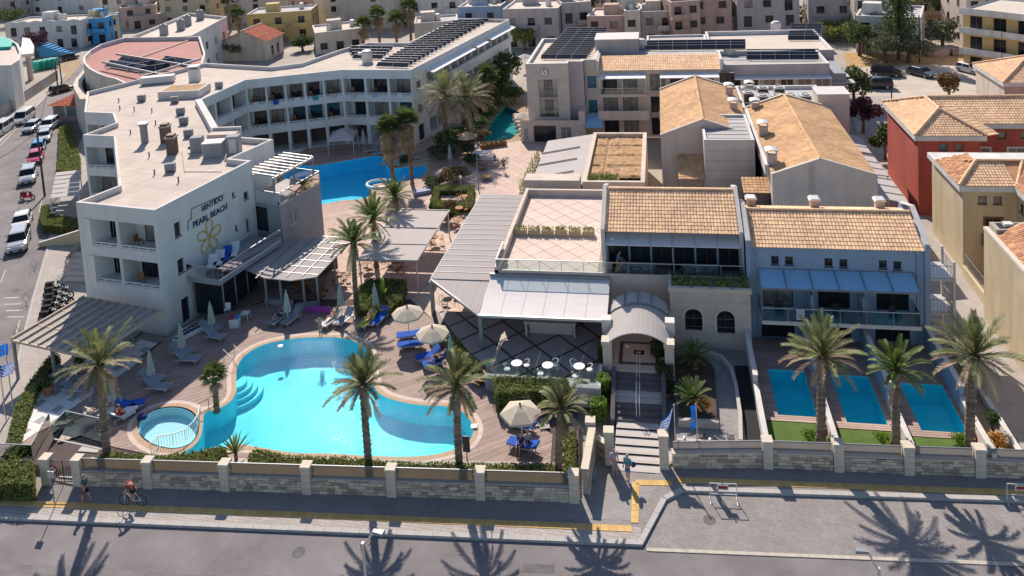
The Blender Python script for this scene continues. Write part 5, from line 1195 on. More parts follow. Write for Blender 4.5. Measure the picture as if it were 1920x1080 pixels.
# --- twin gabled blocks with orange shingle roofs
def gable_y(T, x0, xr, x1, y0, y1, ze, zr, z0, mw, mr, gcop=True):
 m_ = MB()
 for a, b in (((x0, y1), (x0, y0)), ((x1, y0), (x1, y1))): wall_faces(m_, V(*a, 0), V(*b, 0), z0, ze, [])
 for y, f_ in ((y0, 1), (y1, -1)): m_.poly([(x0, y, z0), (x1, y, z0), (x1, y, ze), (xr, y, zr), (x0, y, ze)] if f_ > 0 else [(x1, y, z0), (x0, y, z0), (x0, y, ze), (xr, y, zr), (x1, y, ze)])
 m_.b('wall', mw, T)
 tiles(T, (x0, y1, ze), (x0, y0, ze), (xr, y0, zr), (xr, y1, zr), mr, 'roof_shingles', .33, .4, .035); tiles(T, (x1, y0, ze), (x1, y1, ze), (xr, y1, zr), (xr, y0, zr), mr, 'roof_shingles', .33, .4, .035)
 if gcop:
  for a, b in (((x0, y0, ze), (xr, y0, zr)), ((xr, y0, zr), (x1, y0, ze)), ((x0, y1, ze), (xr, y1, zr)), ((xr, y1, zr), (x1, y1, ze))): MB().beam(V(*a)+zz*.02, V(*b)+zz*.02, .28, .16).b('verge_coping', 'roof_cream', T)
  ridge(T, (xr, y0, zr+.04), (xr, y1, zr+.04), .16, 'shingle')
gA = thing('gabled_hall', 'large beige hall with wide orange shingle gable roof', 'hall', (13, 69, 0)); gable_y(gA, 8.7, 12.65, 17.2, 69.0, 88.5, 8.0, 9.4, 0, 'beige_render', 'shingle')
MB().box(8.35, 8.68, 70.8, 87.5, 7.3, 8.25).b('gutter_wall', 'parapet', gA); pf = MB()
for x in (11.75, 11.95, 12.15): pf.tube((x, 68.93, 6.0), (x, 68.93, 9.2), .035, n=5)
pf.b('wall_pipe', 'beige_render', gA); MB().box(5.2, 8.7, 66.2, 69.6, 0, 3.0).b('rear_annexe', 'beige_render', gA)
tiles(gA, (6.4, 70.2, 5.9), (8.7, 70.2, 5.9), (8.7, 72.4, 6.5), (6.4, 72.4, 6.5), 'shingle', 'roof_shingles', .33, .4, .035); MB().box(6.5, 8.6, 70.3, 72.3, 0, 5.85).b('side_room', 'interior_shade', gA)
gB = thing('narrow_hall', 'beige hall with narrower orange shingle gable behind the grey cube', 'hall', (3.5, 79, 0)); gable_y(gB, -.65, 3.55, 8.2, 79.2, 96, 8.0, 9.6, 0, 'beige_render', 'shingle')
cb = thing('cube_tower','beige panel-clad cube tower with grey metal roof','tower',(5.7,75,0)); m = MB(); close_walls(m,rect(3.4,8.0,75.2,83.1),set(),0,9.0); m.b('wall','beige_render',cb); flat_roof(cb,rect(3.4,8.0,75.2,83.1),8.75,'roof_grey'); parapet_ring(cb,rect(3.4,8.0,75.2,83.1),8.75,9.0,.25,'metal_light')
for k in range(7): MB().box(3.39, 8.01, 75.185, 75.2, 2.2+.95*k, 2.24+.95*k).b('panel_joint', 'mortar', cb)
for k in range(6): MB().box(3.7, 7.7, 76.2+1.15*k, 76.26+1.15*k, 8.75, 8.79).b('roof_seam', 'metal_grey', cb)
tiles(cb, (.9, 75.0, 5.2), (3.4, 75.0, 5.2), (3.4, 79.0, 6.2), (.9, 79.0, 6.2), 'shingle', 'roof_shingles', .33, .4, .035)
for z0_, y0_ in ((5.0, 70.2), (5.0, 76.2), (5.0, 82.2)):   # fabric awnings on the lane side
 T = thing('lane_awning','pale fabric awning on the lane side of the gabled hall','awning',(18.6,y0_,z0_),0,'lane-side awnings'); MB().hexa([(17.2,y0_,5.6),(20.0,y0_,5.1),(20.0,y0_+5.2,5.1),(17.2,y0_+5.2,5.6)],[(17.2,y0_,5.64),(20.0,y0_,5.14),(20.0,y0_+5.2,5.14),(17.2,y0_+5.2,5.64)]).b('fabric','canvas',T)
 for k in range(4): MB().beam((17.2, y0_+1.73*k, 5.65), (20.0, y0_+1.73*k, 5.15), .06, .06).b('rib', 'metal_light', T)
 MB().tube((19.9, y0_+.1, 0), (19.9, y0_+.1, 5.1), .06, n=6).b('post', 'metal_light', T)
# rear plant deck, tall box
pd = thing('plant_deck','flat plant roof with rim behind the gabled hall','building',(13,90,0)); m = MB(); close_walls(m,rect(8.3,17.6,88.6,97.5),set(),0,8.0); m.b('wall','beige_render',pd); flat_roof(pd,rect(8.3,17.6,88.6,97.5),7.6,'roof_grey'); parapet_ring(pd,rect(8.3,17.6,88.6,97.5),7.6,8.0,.3)
MB().box(16.3, 19.5, 89.3, 92.3, 0, 9.1).b('stair_box', 'beige_render', pd); MB().box(16.2, 19.6, 89.2, 92.4, 9.1, 9.25).b('stair_box_coping', 'parapet', pd)
acu = None
for k, (x, y) in enumerate(((10.6, 90.2), (12.1, 90.2), (13.6, 90.2), (15.1, 90.2), (11.0, 93.4), (12.8, 93.4), (9.2, 91.5), (9.2, 93.5))):
 if acu is None:
  acu = thing('chiller','large grey rooftop chiller with round fan on the plant deck','chiller',(x,y,7.62),0,'chillers on the plant deck',local=True); MB().box(-.6,.6,-.55,.55,.1,1.35,.5).b('casing','metal_light',acu); MB().lathe((0,0,1.35),[(.45,0),(.45,.12),(.36,.12),(.36,.02)],14).b('fan_ring','offwhite',acu); MB().box(-.5,.5,-.57,-.55,.3,1.2).b('grille','metal_dark',acu)
 else: dup(acu, (x, y, 7.62))
def vent(px, z, label, group=None):
 c = G(*px, z); T = thing('roof_ventilator', label, 'ventilator', c, 0, group); MB().box(c.x-.42, c.x+.42, c.y-.4, c.y+.4, c.z-.4, c.z+.75).b('shaft', 'beige_render', T)
 m_ = MB(); n_ = 6
 for i in range(n_):
  a0,a1 = PI*i/n_,PI*(i+1)/n_; f_ = lambda a: (c.x+.58*cos(a),c.z+1.0+.22*sin(a)); (xa,za),(xb,zb_) = f_(a0),f_(a1); m_.hexa([(xa,c.y-.55,za),(xb,c.y-.55,zb_),(xb,c.y+.55,zb_),(xa,c.y+.55,za)],[(xa,c.y-.55,za+.05),(xb,c.y-.55,zb_+.05),(xb,c.y+.55,zb_+.05),(xa,c.y+.55,za+.05)],.5)
 m_.b('hood', 'metal_light', T)
 for sx in (-.4, .4): MB().box(c.x+sx-.05, c.x+sx+.05, c.y-.38, c.y+.38, c.z+.75, c.z+1.02).b('hood_leg', 'metal_light', T)
for px, z in (((1431, 250), 8.3), ((1447, 303), 8.3)): vent(px, z, 'hooded ventilator on the left slope of the wide shingle roof', 'ventilators on the wide roof')
for px, z in (((1375, 206), 8.2), ((1416, 206), 8.0), ((1367, 176), 8.4), ((1405, 172), 8.4)): vent(px, z, 'hooded ventilator beside the plant deck', 'ventilators by the plant deck')
for x in (6.2,10.9,15.6): c = V(x,62.2,8.05); vt_ = thing('roof_ventilator','hooded ventilator on the villa roof, '+{6.2: 'beside the restaurant gable',10.9: 'in the middle of the ridge',15.6: 'nearest the steel stair'}[x],'ventilator',c,0,'ventilators on the villa roof'); MB().box(x-.32,x+.32,61.95,62.45,7.9,8.75).b('shaft','beige_render',vt_); MB().hexa([(x-.45,61.8,8.8),(x+.45,61.8,8.8),(x+.45,62.6,8.8),(x-.45,62.6,8.8)],[(x-.3,61.8,8.96),(x+.3,61.8,8.96),(x+.3,62.6,8.96),(x-.3,62.6,8.96)]).b('hood','metal_light',vt_)
# --- clock building and the row of rooms beside it
ck = thing('clock_building', 'three-storey beige building with a round wall clock', 'building', (-15, 100, 0)); m = MB(); ZC = 10.4
c0, c1, c2_, cy0 = -17.7, -12.2, -8.6, 100.4
facade(ck, m, V(c0, cy0, 0), V(c1, cy0, 0), 0, ZC, [dict(k='o', s=(1.55, 4.0, 3.3, 8.3), d=.5), dict(k='w', s=(2.3, 3.3, .3, 2.4), d=.1)])
facade(ck, m, V(c1, 101.4, 0), V(-10.3, 101.4, 0), 0, ZC, []); wall_faces(m, V(c1, cy0, 0), V(c1, 101.4, 0), 0, ZC, [])
facade(ck,m,V(-10.3,102.2,0),V(c2_,102.2,0),0,ZC,[dict(k='w',s=(.35,1.5,6.7,8.2),pane='pane_blue',frame='frame_dark',bars=0),dict(k='w',s=(.35,1.5,3.4,5.0),pane='pane_blue',frame='frame_dark',bars=0)])
wall_faces(m, V(c0, 116, 0), V(c0, cy0, 0), 0, ZC, []); wall_faces(m, V(c2_, 102.2, 0), V(c2_, 116, 0), 0, ZC, []); wall_faces(m, V(c2_, 116, 0), V(c0, 116, 0), 0, ZC, []); m.b('wall', 'stone_clad', ck)
uC, nC = V(1, 0, 0), V(0, -1, 0)
for z0_ in (3.35,6.0): window(ck,(c0,cy0),uC,nC,2.2,3.3,z0_,z0_+2.1,.45,'balcony_door','frame_brown','pane_curtain',1,False); MB().box(c0+1.56,c0+3.98,cy0+.02,cy0+.1,z0_+(.0 if z0_ > 4 else 0),z0_+.9).b('balcony_glass','pane_dark' if False else 'clear_glass',ck)
MB().box(c0+1.56, c0+3.98, cy0+.0, cy0+.48, 5.7, 5.95).b('balcony_slab', 'lilac_render', ck)
MB().box(c1+.001, -10.3, 101.37, 101.399, 0.01, ZC-.01).b('lilac_panel', 'lilac_render', ck)
pts = [V(c0, cy0, 0), V(c1, cy0, 0), V(c1, 101.4, 0), V(-10.3, 101.4, 0), V(-10.3, 102.2, 0), V(c2_, 102.2, 0), V(c2_, 116, 0), V(c0, 116, 0)]; flat_roof(ck, pts, 9.9, 'roof_cream'); parapet_ring(ck, pts, 9.9, ZC, .35)
clk = thing('wall_clock', 'round white wall clock on the beige building', 'clock', (-15.3, cy0-.1, 9.3)); cxk, czk = -15.3, 9.25
def disc(y0, y1, r, m_, n_, nm): mb = MB(); mb.hexa([(cxk+r*cos(2*PI*i/20), y0, czk+r*sin(2*PI*i/20)) for i in range(20)], [(cxk+r*cos(2*PI*i/20), y1, czk+r*sin(2*PI*i/20)) for i in range(20)]); mb.b(nm, m_, clk)
disc(cy0-.01,cy0-.12,.55,'metal_grey',20,'rim'); disc(cy0-.12,cy0-.14,.46,'white_paint',20,'face'); MB().beam((cxk,cy0-.16,czk),(cxk-.14,cy0-.16,czk+.22),.06,.05).beam((cxk,cy0-.17,czk),(cxk-.12,cy0-.17,czk+.36),.04,.04).beam((cxk,cy0-.17,czk),(cxk+.1,cy0-.17,czk-.2),.05,.05).b('hand','cloth_black',clk)
# ground-floor terrace in front
tf = thing('clock_terrace','single-storey beige front with terrace below the clock','building',(-14,99,0)); m = MB(); facade(tf,m,V(-18.6,99.0,0),V(-10.2,99.0,0),0,3.3,[dict(k='w',s=(.4,1.0,.6,2.3)),dict(k='d',s=(1.7,4.6,.3,2.6),frame='frame_brown',pane='pane_dark'),dict(k='w',s=(5.2,6.6,.5,2.4),pane='pane_curtain')]); wall_faces(m,V(-18.6,100.4,0),V(-18.6,99,0),0,3.3,[]); wall_faces(m,V(-10.2,99,0),V(-10.2,101.4,0),0,3.3,[]); m.b('wall','stone_clad',tf); MB().box(-18.55,-10.25,99.05,100.39,2.6,2.7).b('terrace_floor','tile_pink',tf); MB().box(-11.0,-10.22,99.02,101.3,3.31,4.4).b('corner_wall','stone_clad',tf)
ba = thing('blue_awning','blue fabric awning over the passage by the clock building','awning',(-9.6,100,3)); MB().hexa([(-10.15,98.2,2.55),(-8.0,98.2,2.55),(-8.0,101.3,3.4),(-10.15,101.3,3.4)],[(-10.15,98.2,2.6),(-8.0,98.2,2.6),(-8.0,101.3,3.45),(-10.15,101.3,3.45)]).b('fabric','awning_blue',ba); MB().box(-10.15,-8.0,98.15,98.25,2.45,2.6).b('front_bar','metal_grey',ba)
rw = thing('room_row', 'three-storey row of balcony rooms with clay tile roof', 'building', (0, 101, 0)); m = MB(); ry = 102.2
its = []
for k in range(6):
 a = .6+2.55*k+(1.0 if k > 1 else 0)+(1.0 if k > 3 else 0)
 for z0_, h_ in ((6.2, 2.2), (3.3, 2.1), (.3, 2.3)): its.append(dict(k='d', s=(a, a+1.9, z0_, z0_+h_), frame='frame_dark', pane=pick(['pane_dark', 'pane_curtain']), d=.2))
facade(rw, m, V(-8.6, ry, 0), V(7.0, ry, 0), 0, 9.0, its); wall_faces(m, V(7.0, ry, 0), V(7.0, 112, 0), 0, 9, []); wall_faces(m, V(-8.6, 112, 0), V(-8.6, ry, 0), 0, 9, []); m.b('wall', 'beige_render', rw)
tiles(rw,(-8.4,101.9,8.95),(6.9,101.9,8.95),(6.9,106.2,9.95),(-8.4,106.2,9.95),'terracotta','roof_tiles',.28,.45); flat_roof(rw,rect(-8.6,7.0,106.2,112),9.4,'roof_grey'); MB().box(-8.7,-8.4,101.8,106.3,8.9,10.3).b('verge','parapet',rw); MB().box(6.9,7.2,101.8,106.3,8.9,10.3).b('verge','parapet',rw)
for x0_, x1_ in ((-8.3, -2.4), (-.6, 6.7)):
 MB().box(x0_,x1_,100.6,ry-.01,5.8,6.1).b('balcony_slab','beige_render',rw); MB().hexa([(x0_,100.5,8.2),(x1_,100.5,8.2),(x1_,ry-.01,8.5),(x0_,ry-.01,8.5)],[(x0_,100.5,8.28),(x1_,100.5,8.28),(x1_,ry-.01,8.58),(x0_,ry-.01,8.58)]).b('balcony_awning','awning_white',rw)
 for t in (0, .5, 1): x = lerp((x0_+.06, 0, 0), (x1_-.06, 0, 0), t).x; MB().tube((x, 100.65, 6.1), (x, 100.65, 8.2), .06, n=6).b('post', 'white_paint', rw)
 rail_glass(rw,[V(x0_,100.62,0),V(x1_,100.62,0)],6.1,.9,'clear_glass',False); MB().box(x0_-.3,x1_+.3,100.2,ry-.01,1.9+1.0,3.2).box(x0_-.3,x1_+.3,100.2,100.4,3.2,4.1).b('terrace_front','beige_render',rw)
rk = thing('flat_annexe', 'grey-beige flat-roofed annexe with solar rows and white awning line', 'building', (14, 104, 0)); m = MB(); its = []
for k in range(6): its += [dict(k='d', s=(.8+2.15*k, 2.4+2.15*k, z0_, z0_+2.1), frame='frame_white', pane=pick(['pane_dark', 'pane_curtain']), d=.2) for z0_ in (5.2, 2.2)]
facade(rk,m,V(7.2,103.9,0),V(20.4,103.9,0),0,9.0,its); close_walls(m,rect(7.2,20.4,103.9,111.8),{0},0,9.0); m.b('wall','lilac_render',rk); flat_roof(rk,rect(7.2,20.4,103.9,111.8),8.4,'roof_grey'); parapet_ring(rk,rect(7.2,20.4,103.9,111.8),8.4,9.0,.3); MB().box(7.3,20.4,102.4,103.85,7.4,7.5).b('awning','awning_white',rk)
for k in range(7): MB().tube((7.4+2.15*k, 102.5, 0), (7.4+2.15*k, 102.5, 7.4), .05, n=6).b('awning_post', 'white_paint', rk)
bk = thing('rear_annexe','cream flat roof block with dark solar field and white rim','building',(15,118,0)); m = MB(); close_walls(m,rect(6.5,22.8,113,127),set(),0,8.6); m.b('wall','lilac_render',bk); flat_roof(bk,rect(6.5,22.8,113,127),8.0,'roof_cream'); parapet_ring(bk,rect(6.5,22.8,113,127),8.0,8.6,.35)
MB().box(20.6, 22.6, 105, 112.5, 0, 7.4).b('side_block', 'hotel_grey', bk)
for y in (104.5, 107.5, 110.5): MB().box(20.5, 23.6, y, y+1.8, 6.2, 6.3).b('side_awning', 'canvas', bk)
tiles(bk, (7.5, 112.2, 8.3), (19, 112.2, 8.3), (9, 113.4, 8.9), (8.9, 113.4, 8.9), 'terracotta', 'roof_tiles', .3, .4)
mid_ = thing('pale_roof_block','lilac block with pale flat roof behind the tiled row','building',(2,118,0)); m = MB(); close_walls(m,rect(-2.5,6.4,113,125),set(),0,8.6); m.b('wall','pink_render',mid_); flat_roof(mid_,rect(-2.5,6.4,113,125),8.3,'pave_light'); parapet_ring(mid_,rect(-2.5,6.4,113,125),8.3,8.6,.3)
sp_ = thing('parapet_box','lilac rooftop box with pale rim beside the clock building','roof box',(-5,109,9)); MB().box(-9.2,-3.4,108.2,112.5,9.4,11.6).b('box','lilac_render',sp_); MB().box(-9.3,-3.3,108.1,112.6,11.6,11.75).b('rim','parapet',sp_)
collectors([(1014+3.6*k, 112.5-3.9*k, 1100+2.9*k, 113-4.0*k) for k in range(14)], 9.95, 'dark solar collector row on the clock building roof', 'solar collectors on the clock building')
collectors([(1400, 114-5.5*k, 1536, 113.6-5.5*k) for k in range(3)], 8.45, 'brownish solar collector row on the flat annexe', 'solar collectors on the flat annexe')
collectors([(1208, 96-5.0*k, 1398, 94-5.0*k) for k in range(3)], 9.45, 'dark solar collector row behind the tiled room row', 'solar collectors behind the tiled row')
collectors([(1478+.8*k, 77-3.4*k, 1540+.3*k, 76.8-3.4*k) for k in range(8)], 8.05, 'dark solar collector row on the cream rear annexe', 'solar collectors on the rear annexe')
for px,z,lb in (((1455,45+10),8.05,'white domed roof tank on the cream rear annexe'),((1367,102),8.45,'dark roof tank beside the tiled row'),((1203,90),9.45,'white dish-shaped roof tank beside the lilac roof box')): stand('roof_tank',lb,'tank',px,z,[('tank',MB().lathe((0,0,0),[(.7,0),(.8,.4),(.8,1.0),(.5,1.3),(.1,1.35)],12),'offwhite'),('base',MB().box(-.7,.7,-.7,.7,-.1,.05),'metal_grey')])
# --- houses on the right-hand side
def hip(T, x0, x1, y0, y1, ze, zr, m='terracotta', cw=.27, over=.35):
 x0 -= over; x1 += over; y0 -= over; y1 += over
 if (x1-x0) >= (y1-y0): h = (y1-y0)/2; a, b = V(x0+h, (y0+y1)/2, zr), V(x1-h, (y0+y1)/2, zr)
 else: h = (x1-x0)/2; a, b = V((x0+x1)/2, y0+h, zr), V((x0+x1)/2, y1-h, zr)
 A, B, Cc, D = V(x0, y0, ze), V(x1, y0, ze), V(x1, y1, ze), V(x0, y1, ze)
 if (x1-x0) >= (y1-y0): qs = [(A, B, b, a), (Cc, D, a, b), (B, Cc, b, b), (D, A, a, a)]
 else: qs = [(B, Cc, b, a), (D, A, a, b), (A, B, a, a), (Cc, D, b, b)]
 for q in qs: tiles(T, q[0], q[1], q[2], q[3], m, 'roof_tiles', cw, .42)
 for p, q in ((A, a), (D, a if (x1-x0) >= (y1-y0) else b), (B, b if (x1-x0) >= (y1-y0) else a), (Cc, b), (a, b)):
  if (p-q).length > .3: ridge(T, p+zz*.05, q+zz*.05, .14, m)
 MB().box(x0, x1, y0, y1, ze-.45, ze-.02).b('cornice', 'white_render', T)
def house(name, label, x0, x1, y0, y1, h, zr, mw, fr_items, mr='terracotta', left=None):
 T = thing(name,label,'house',(x0,y0,0)); m_ = MB(); facade(T,m_,V(x0,y0,0),V(x1,y0,0),0,h,fr_items); close_walls(m_,rect(x0,x1,y0,y1),{0},0,h); m_.b('wall',mw,T); hip(T,x0,x1,y0,y1,h,zr,mr); return T
redh = thing('red_house', 'deep red rendered house with hipped clay tile roof', 'house', (23.5, 79, 0)); m = MB()
facade(redh,m,V(23.5,79.6,0),V(29.0,79.6,0),0,8,[dict(k='w',s=(1.9,2.6,6.4,7.1),bars=0,frame='frame_brown',pane='pane_blue'),dict(k='w',s=(3.3,4.0,6.4,7.1),bars=0,frame='frame_brown',pane='pane_curtain'),dict(k='d',s=(2.1,3.7,2.6,4.7),trim=True,frame='frame_white',pane='pane_curtain')])
wall_faces(m,V(23.5,90,0),V(23.5,79.6,0),0,8,[]); wall_faces(m,V(29,79.6,0),V(29,83.2,0),0,8,[]); facade(redh,m,V(29,83.2,0),V(44,83.2,0),0,8,[dict(k='w',s=(.9+2.0*k,1.6+2.0*k,6.4,7.1),bars=0,frame='frame_brown',pane='pane_curtain') for k in range(6)]+[dict(k='d',s=(.6+3.2*k,2.1+3.2*k,3.2,5.4),trim=True,pane='pane_curtain') for k in range(4)]); wall_faces(m,V(44,90,0),V(23.5,90,0),0,8,[]); wall_faces(m,V(44,83.2,0),V(44,90,0),0,8,[]); m.b('wall','red_render',redh)
A, B, Cc, Dd = V(23.1, 79.2, 8), V(29.4, 79.2, 8), V(29.4, 83, 8), V(23.1, 90.4, 8); ap = V(26.3, 82.6, 9.6); ap2 = V(26.3, 86.6, 9.6)
tiles(redh,A,B,ap,ap,cw=.27,rh=.42); tiles(redh,(23.1,90.4,8),A,ap,ap2,cw=.27,rh=.42); tiles(redh,B,(29.4,82.8,8),ap2+V(3,-.5,-.9),ap,cw=.27,rh=.42); tiles(redh,(29.0,82.8,8),(46,82.8,8),(46,86.6,9.6),(26.3,86.6,9.6),cw=.27,rh=.42); tiles(redh,(46,90.4,8),(23.1,90.4,8),(26.3,86.6,9.6),(46,86.6,9.6),cw=.3,rh=.5)
for p, q in ((A, ap), (B, ap), (ap, ap2), (V(23.1, 90.4, 8), ap2), (ap2, V(46, 86.6, 9.6))): ridge(redh, p+zz*.06, q+zz*.06, .14)
MB().box(23.1, 29.4, 79.2, 90.4, 7.5, 7.97).box(29.41, 46, 82.8, 90.4, 7.5, 7.97).b('cornice', 'white_render', redh)
yh = thing('ochre_house', 'pale ochre house with hipped clay tile roof by the lane', 'house', (23.6, 68.5, 0)); m = MB()
facade(yh,m,V(23.6,68.5,0),V(27.6,68.5,0),0,7.6,[dict(k='w',s=(1.15,1.8,5.9,6.6),bars=0,frame='frame_brown',pane='pane_curtain'),dict(k='w',s=(2.3,2.95,5.9,6.6),bars=0,frame='frame_brown'),dict(k='d',s=(1.7,2.9,2.6,4.7),trim=True,frame='frame_brown',pane='pane_dark'),dict(k='d',s=(1.7,2.9,.2,2.0),frame='frame_brown',pane='pane_dark')])
facade(yh,m,V(27.6,68.5,0),V(27.6,62,0),0,7.6,[dict(k='w',s=(.6,1.3,5.6,6.4),bars=0,frame='frame_brown'),dict(k='w',s=(.6,1.3,3.2,4.6),bars=0,frame='frame_brown')]); wall_faces(m,V(23.6,76,0),V(23.6,68.5,0),0,7.6,[]); wall_faces(m,V(27.6,62,0),V(36,62,0),0,7.6,[]); wall_faces(m,V(36,76,0),V(23.6,76,0),0,7.6,[]); wall_faces(m,V(36,62,0),V(36,76,0),0,7.6,[]); m.b('wall','ochre_render',yh); tiles(yh,(36.4,61.6,7.6),(36.4,71,7.6),(29.4,70.9,8.7),(29.4,61.6,8.7),'terracotta_old',cw=.3,rh=.45); MB().add([(27.3,61.9,7.55),(36.4,61.9,7.55),(29.4,61.9,8.7)],[(0,1,2)]).b('gable','ochre_render',yh)
A, B = V(23.2, 68.1, 7.6), V(27.5, 68.1, 7.6); e1, e2 = V(25.4, 70.8, 8.7), V(29.2, 70.8, 8.7)
tiles(yh,A,B,V(29.0,70.8,8.7),e1,cw=.25,rh=.38); tiles(yh,(23.2,74,7.6),A,e1,V(25.4,72.5,8.7),'terracotta_old',cw=.25,rh=.38); tiles(yh,(27.3,67.9,7.6),(27.3,61.6,7.6),(29.4,61.6,8.7),(29.2,70.8,8.7),'terracotta_old',cw=.25,rh=.38); tiles(yh,(36,74,7.6),(23.2,74,7.6),(25.4,70.9,8.7),(36,70.9,8.7),cw=.3,rh=.45)
for p, q in ((A, e1), (B, V(29.0, 70.8, 8.7)), (e1, V(30, 70.8, 8.7))): ridge(yh, p+zz*.05, q+zz*.05, .14)
MB().box(23.2, 27.5, 68.1, 76, 7.1, 7.57).box(27.3, 36, 61.6, 76, 7.1, 7.56).b('cornice', 'white_render', yh)
MB().box(25.0, 26.6, 67.6, 68.45, 2.35, 2.5).b('balcony_slab', 'ochre_render', yh); rail_bars(yh, [V(25.0, 68.4, 2.5), V(25.0, 67.65, 2.5), V(26.6, 67.65, 2.5), V(26.6, 68.4, 2.5)], 2.5, .95, 'metal_dark')
gw = thing('lane_wall','cracked ochre retaining wall with iron railing along the lane','wall',(23.6,62,0)); MB().box(23.35,23.7,56,68,0,.9).b('wall','ochre_render',gw); rail_bars(gw,[V(23.55,62.5,.9),V(23.55,68,.9)],.9,1.0,'metal_grey')
nh = thing('sand_house','sand-coloured house with clay tile roof and boxed chimney by the lane','house',(22.6,52,0)); m = MB(); close_walls(m,[V(22.65,47,0),V(32.3,47,0),V(32.3,61.6,0),V(22.65,61.6,0)],set(),0,6.9); m.b('wall','ochre_render',nh)
tiles(nh,(22.7,60.6,7.0),(22.7,47,7.0),(27.5,47,9.0),(27.5,60.6,9.0),'terracotta_old',cw=.27,rh=.4); tiles(nh,(32.4,47,7.0),(32.4,60.6,7.0),(27.5,60.6,9.0),(27.5,47,9.0),'terracotta_old',cw=.3,rh=.45)
for y in (47.05,60.6): MB().add([(22.7,y,6.9),(32.3,y,6.9),(27.5,y,9.0),(22.7,y+.2,6.9),(32.3,y+.2,6.9),(27.5,y+.2,9.0)],[(0,1,2),(5,4,3),(0,3,4,1),(1,4,5,2),(2,5,3,0)]).b('gable','ochre_render',nh)
MB().box(22.6,22.95,47,61.6,6.9,7.15).b('verge','ashlar',nh); MB().box(23.0,25.2,60.3,61.6,6.5,7.5).b('chimney_box','mortar',nh); MB().box(23.3,24.9,60.5,61.4,7.5,7.52).b('hollow_shade_plate','cloth_black',nh); MB().box(23.7,24.3,60.7,61.2,7.52,7.75).b('chimney_cap','offwhite',nh)  # black plate on top paints the shade inside the chimney box
ph = house('pink_house', 'pinkish house with bright clay hipped roof by the car park', 41.0, 56, 105.0, 114, 6.0, 8.2, 'pink_render', [dict(k='w', s=(3+3*k, 4+3*k, 3.2, 4.6), bars=0) for k in range(3)])
MB().poly([(40.95, 114, 0), (40.95, 105, 0), (40.95, 105, 5.5), (40.95, 114, 5.5)]).b('lane_side_wall', 'cream_render', ph)
# ================================================================ BOUNDARY WALLS
stone_me = []
for k in range(10):
 j = lambda: ru(-.03, .03)
 b = [(-.5+j(), -.5, -.5+j()), (.5+j(), -.5, -.5+j()), (.5+j(), .5, -.5+j()), (-.5+j(), .5, -.5+j())]; t_ = [(-.5+j(), -.5+j(), .5+j()), (.5+j(), -.5+j(), .5+j()), (.5+j(), .5, .5+j()), (-.5+j(), .5, .5+j())]
 stone_me.append(MB().hexa(b, t_, k/9).mesh('stone', 'stone'))
def stone_panel(T, p, q, z0, z1, thick=.34, budget=None, cop=None, stuff=None):
 L_ = (q-p).length; u = (q-p)/L_; n = V(u.y, -u.x, 0); rz = math.atan2(u.y, u.x)
 MB().obox(p-n*.02+zz*(z0-p.z), u*L_, -n*(thick-.06), zz*(z1-z0-.02)).b('wall_core', 'mortar', T)
 z = z0
 while z < z1-.06:
  h = min(ru(.14, .21), z1-z); x = 0
  while x < L_-.05:
   w = min(ru(.28, .62), L_-x)
   if L_-x-w < .15: w = L_-x
   c = p+u*(x+w/2)-n*(thick*.5-.07+ru(0, .025)); c = V(c.x, c.y, z+h/2)
   if budget is None or budget[0] > 0:
    piece('stone', pick(stone_me), T, c, rz, (w-.02, thick, h-.02))
    if budget: budget[0] -= 1
   else: stuff.obox(c-u*(w/2-.01)+n*thick/2-zz*(h/2-.01), u*(w-.02), -n*thick, zz*(h-.02))
   x += w
  z += h
 if cop:
  k = max(1, round(L_/1.5))
  for i in range(k): MB().obox(p+u*(L_*i/k+.01)+n*.06+zz*(z1-p.z), u*(L_/k-.02), -n*(thick+.08), zz*.07).b('coping_stone', cop, T)
blk = [MB().box(-.27,.27,-.27,.27,0,.385,t).mesh('pillar_block','ashlar') for t in (.2,.5,.8)]; capm = MB().hexa([(-.32,-.32,0),(.32,-.32,0),(.32,.32,0),(-.32,.32,0)],[(-.3,-.3,.14),(.3,-.3,.14),(.3,.3,.14),(-.3,.3,.14)]).mesh('pillar_cap','ashlar')
def pillar(T, c, n=4, rz=0.05):
 for k in range(n): piece('pillar_block', pick(blk), T, V(c.x, c.y, .12+.395*k), rz)
 piece('pillar_cap', capm, T, V(c.x, c.y, .12+.395*n), rz)
bl = thing('boundary_wall', 'pale rubble-stone boundary wall with square pillars along the pool garden', 'wall', (wl0.x, wl0.y, .1)); bud = [300]; stf = MB()
def Lx(px): t = (px-75)/(1085-75); return wl0+(wl1-wl0)*t+V(0, .22, 0)
pcs = [Lx(x) for x in (152, 292, 442, 597, 754, 914, 1078)]
for c in pcs: pillar(bl, c)
for a,b in reversed(list(zip(pcs[:-1],pcs[1:]))): u = (b-a).normalized(); stone_panel(bl,a+u*.28-V(0,.12,0),b-u*.28-V(0,.12,0),.12,1.02,.34,bud,'kerb',stf); rail_glass(bl,[a+u*.3,b-u*.3],1.09,.70,'bronze_panel',False,'glass_panel','metal_grey')
o = stf.b('distant_stones', 'stone', bl); o['kind'] = 'stuff'
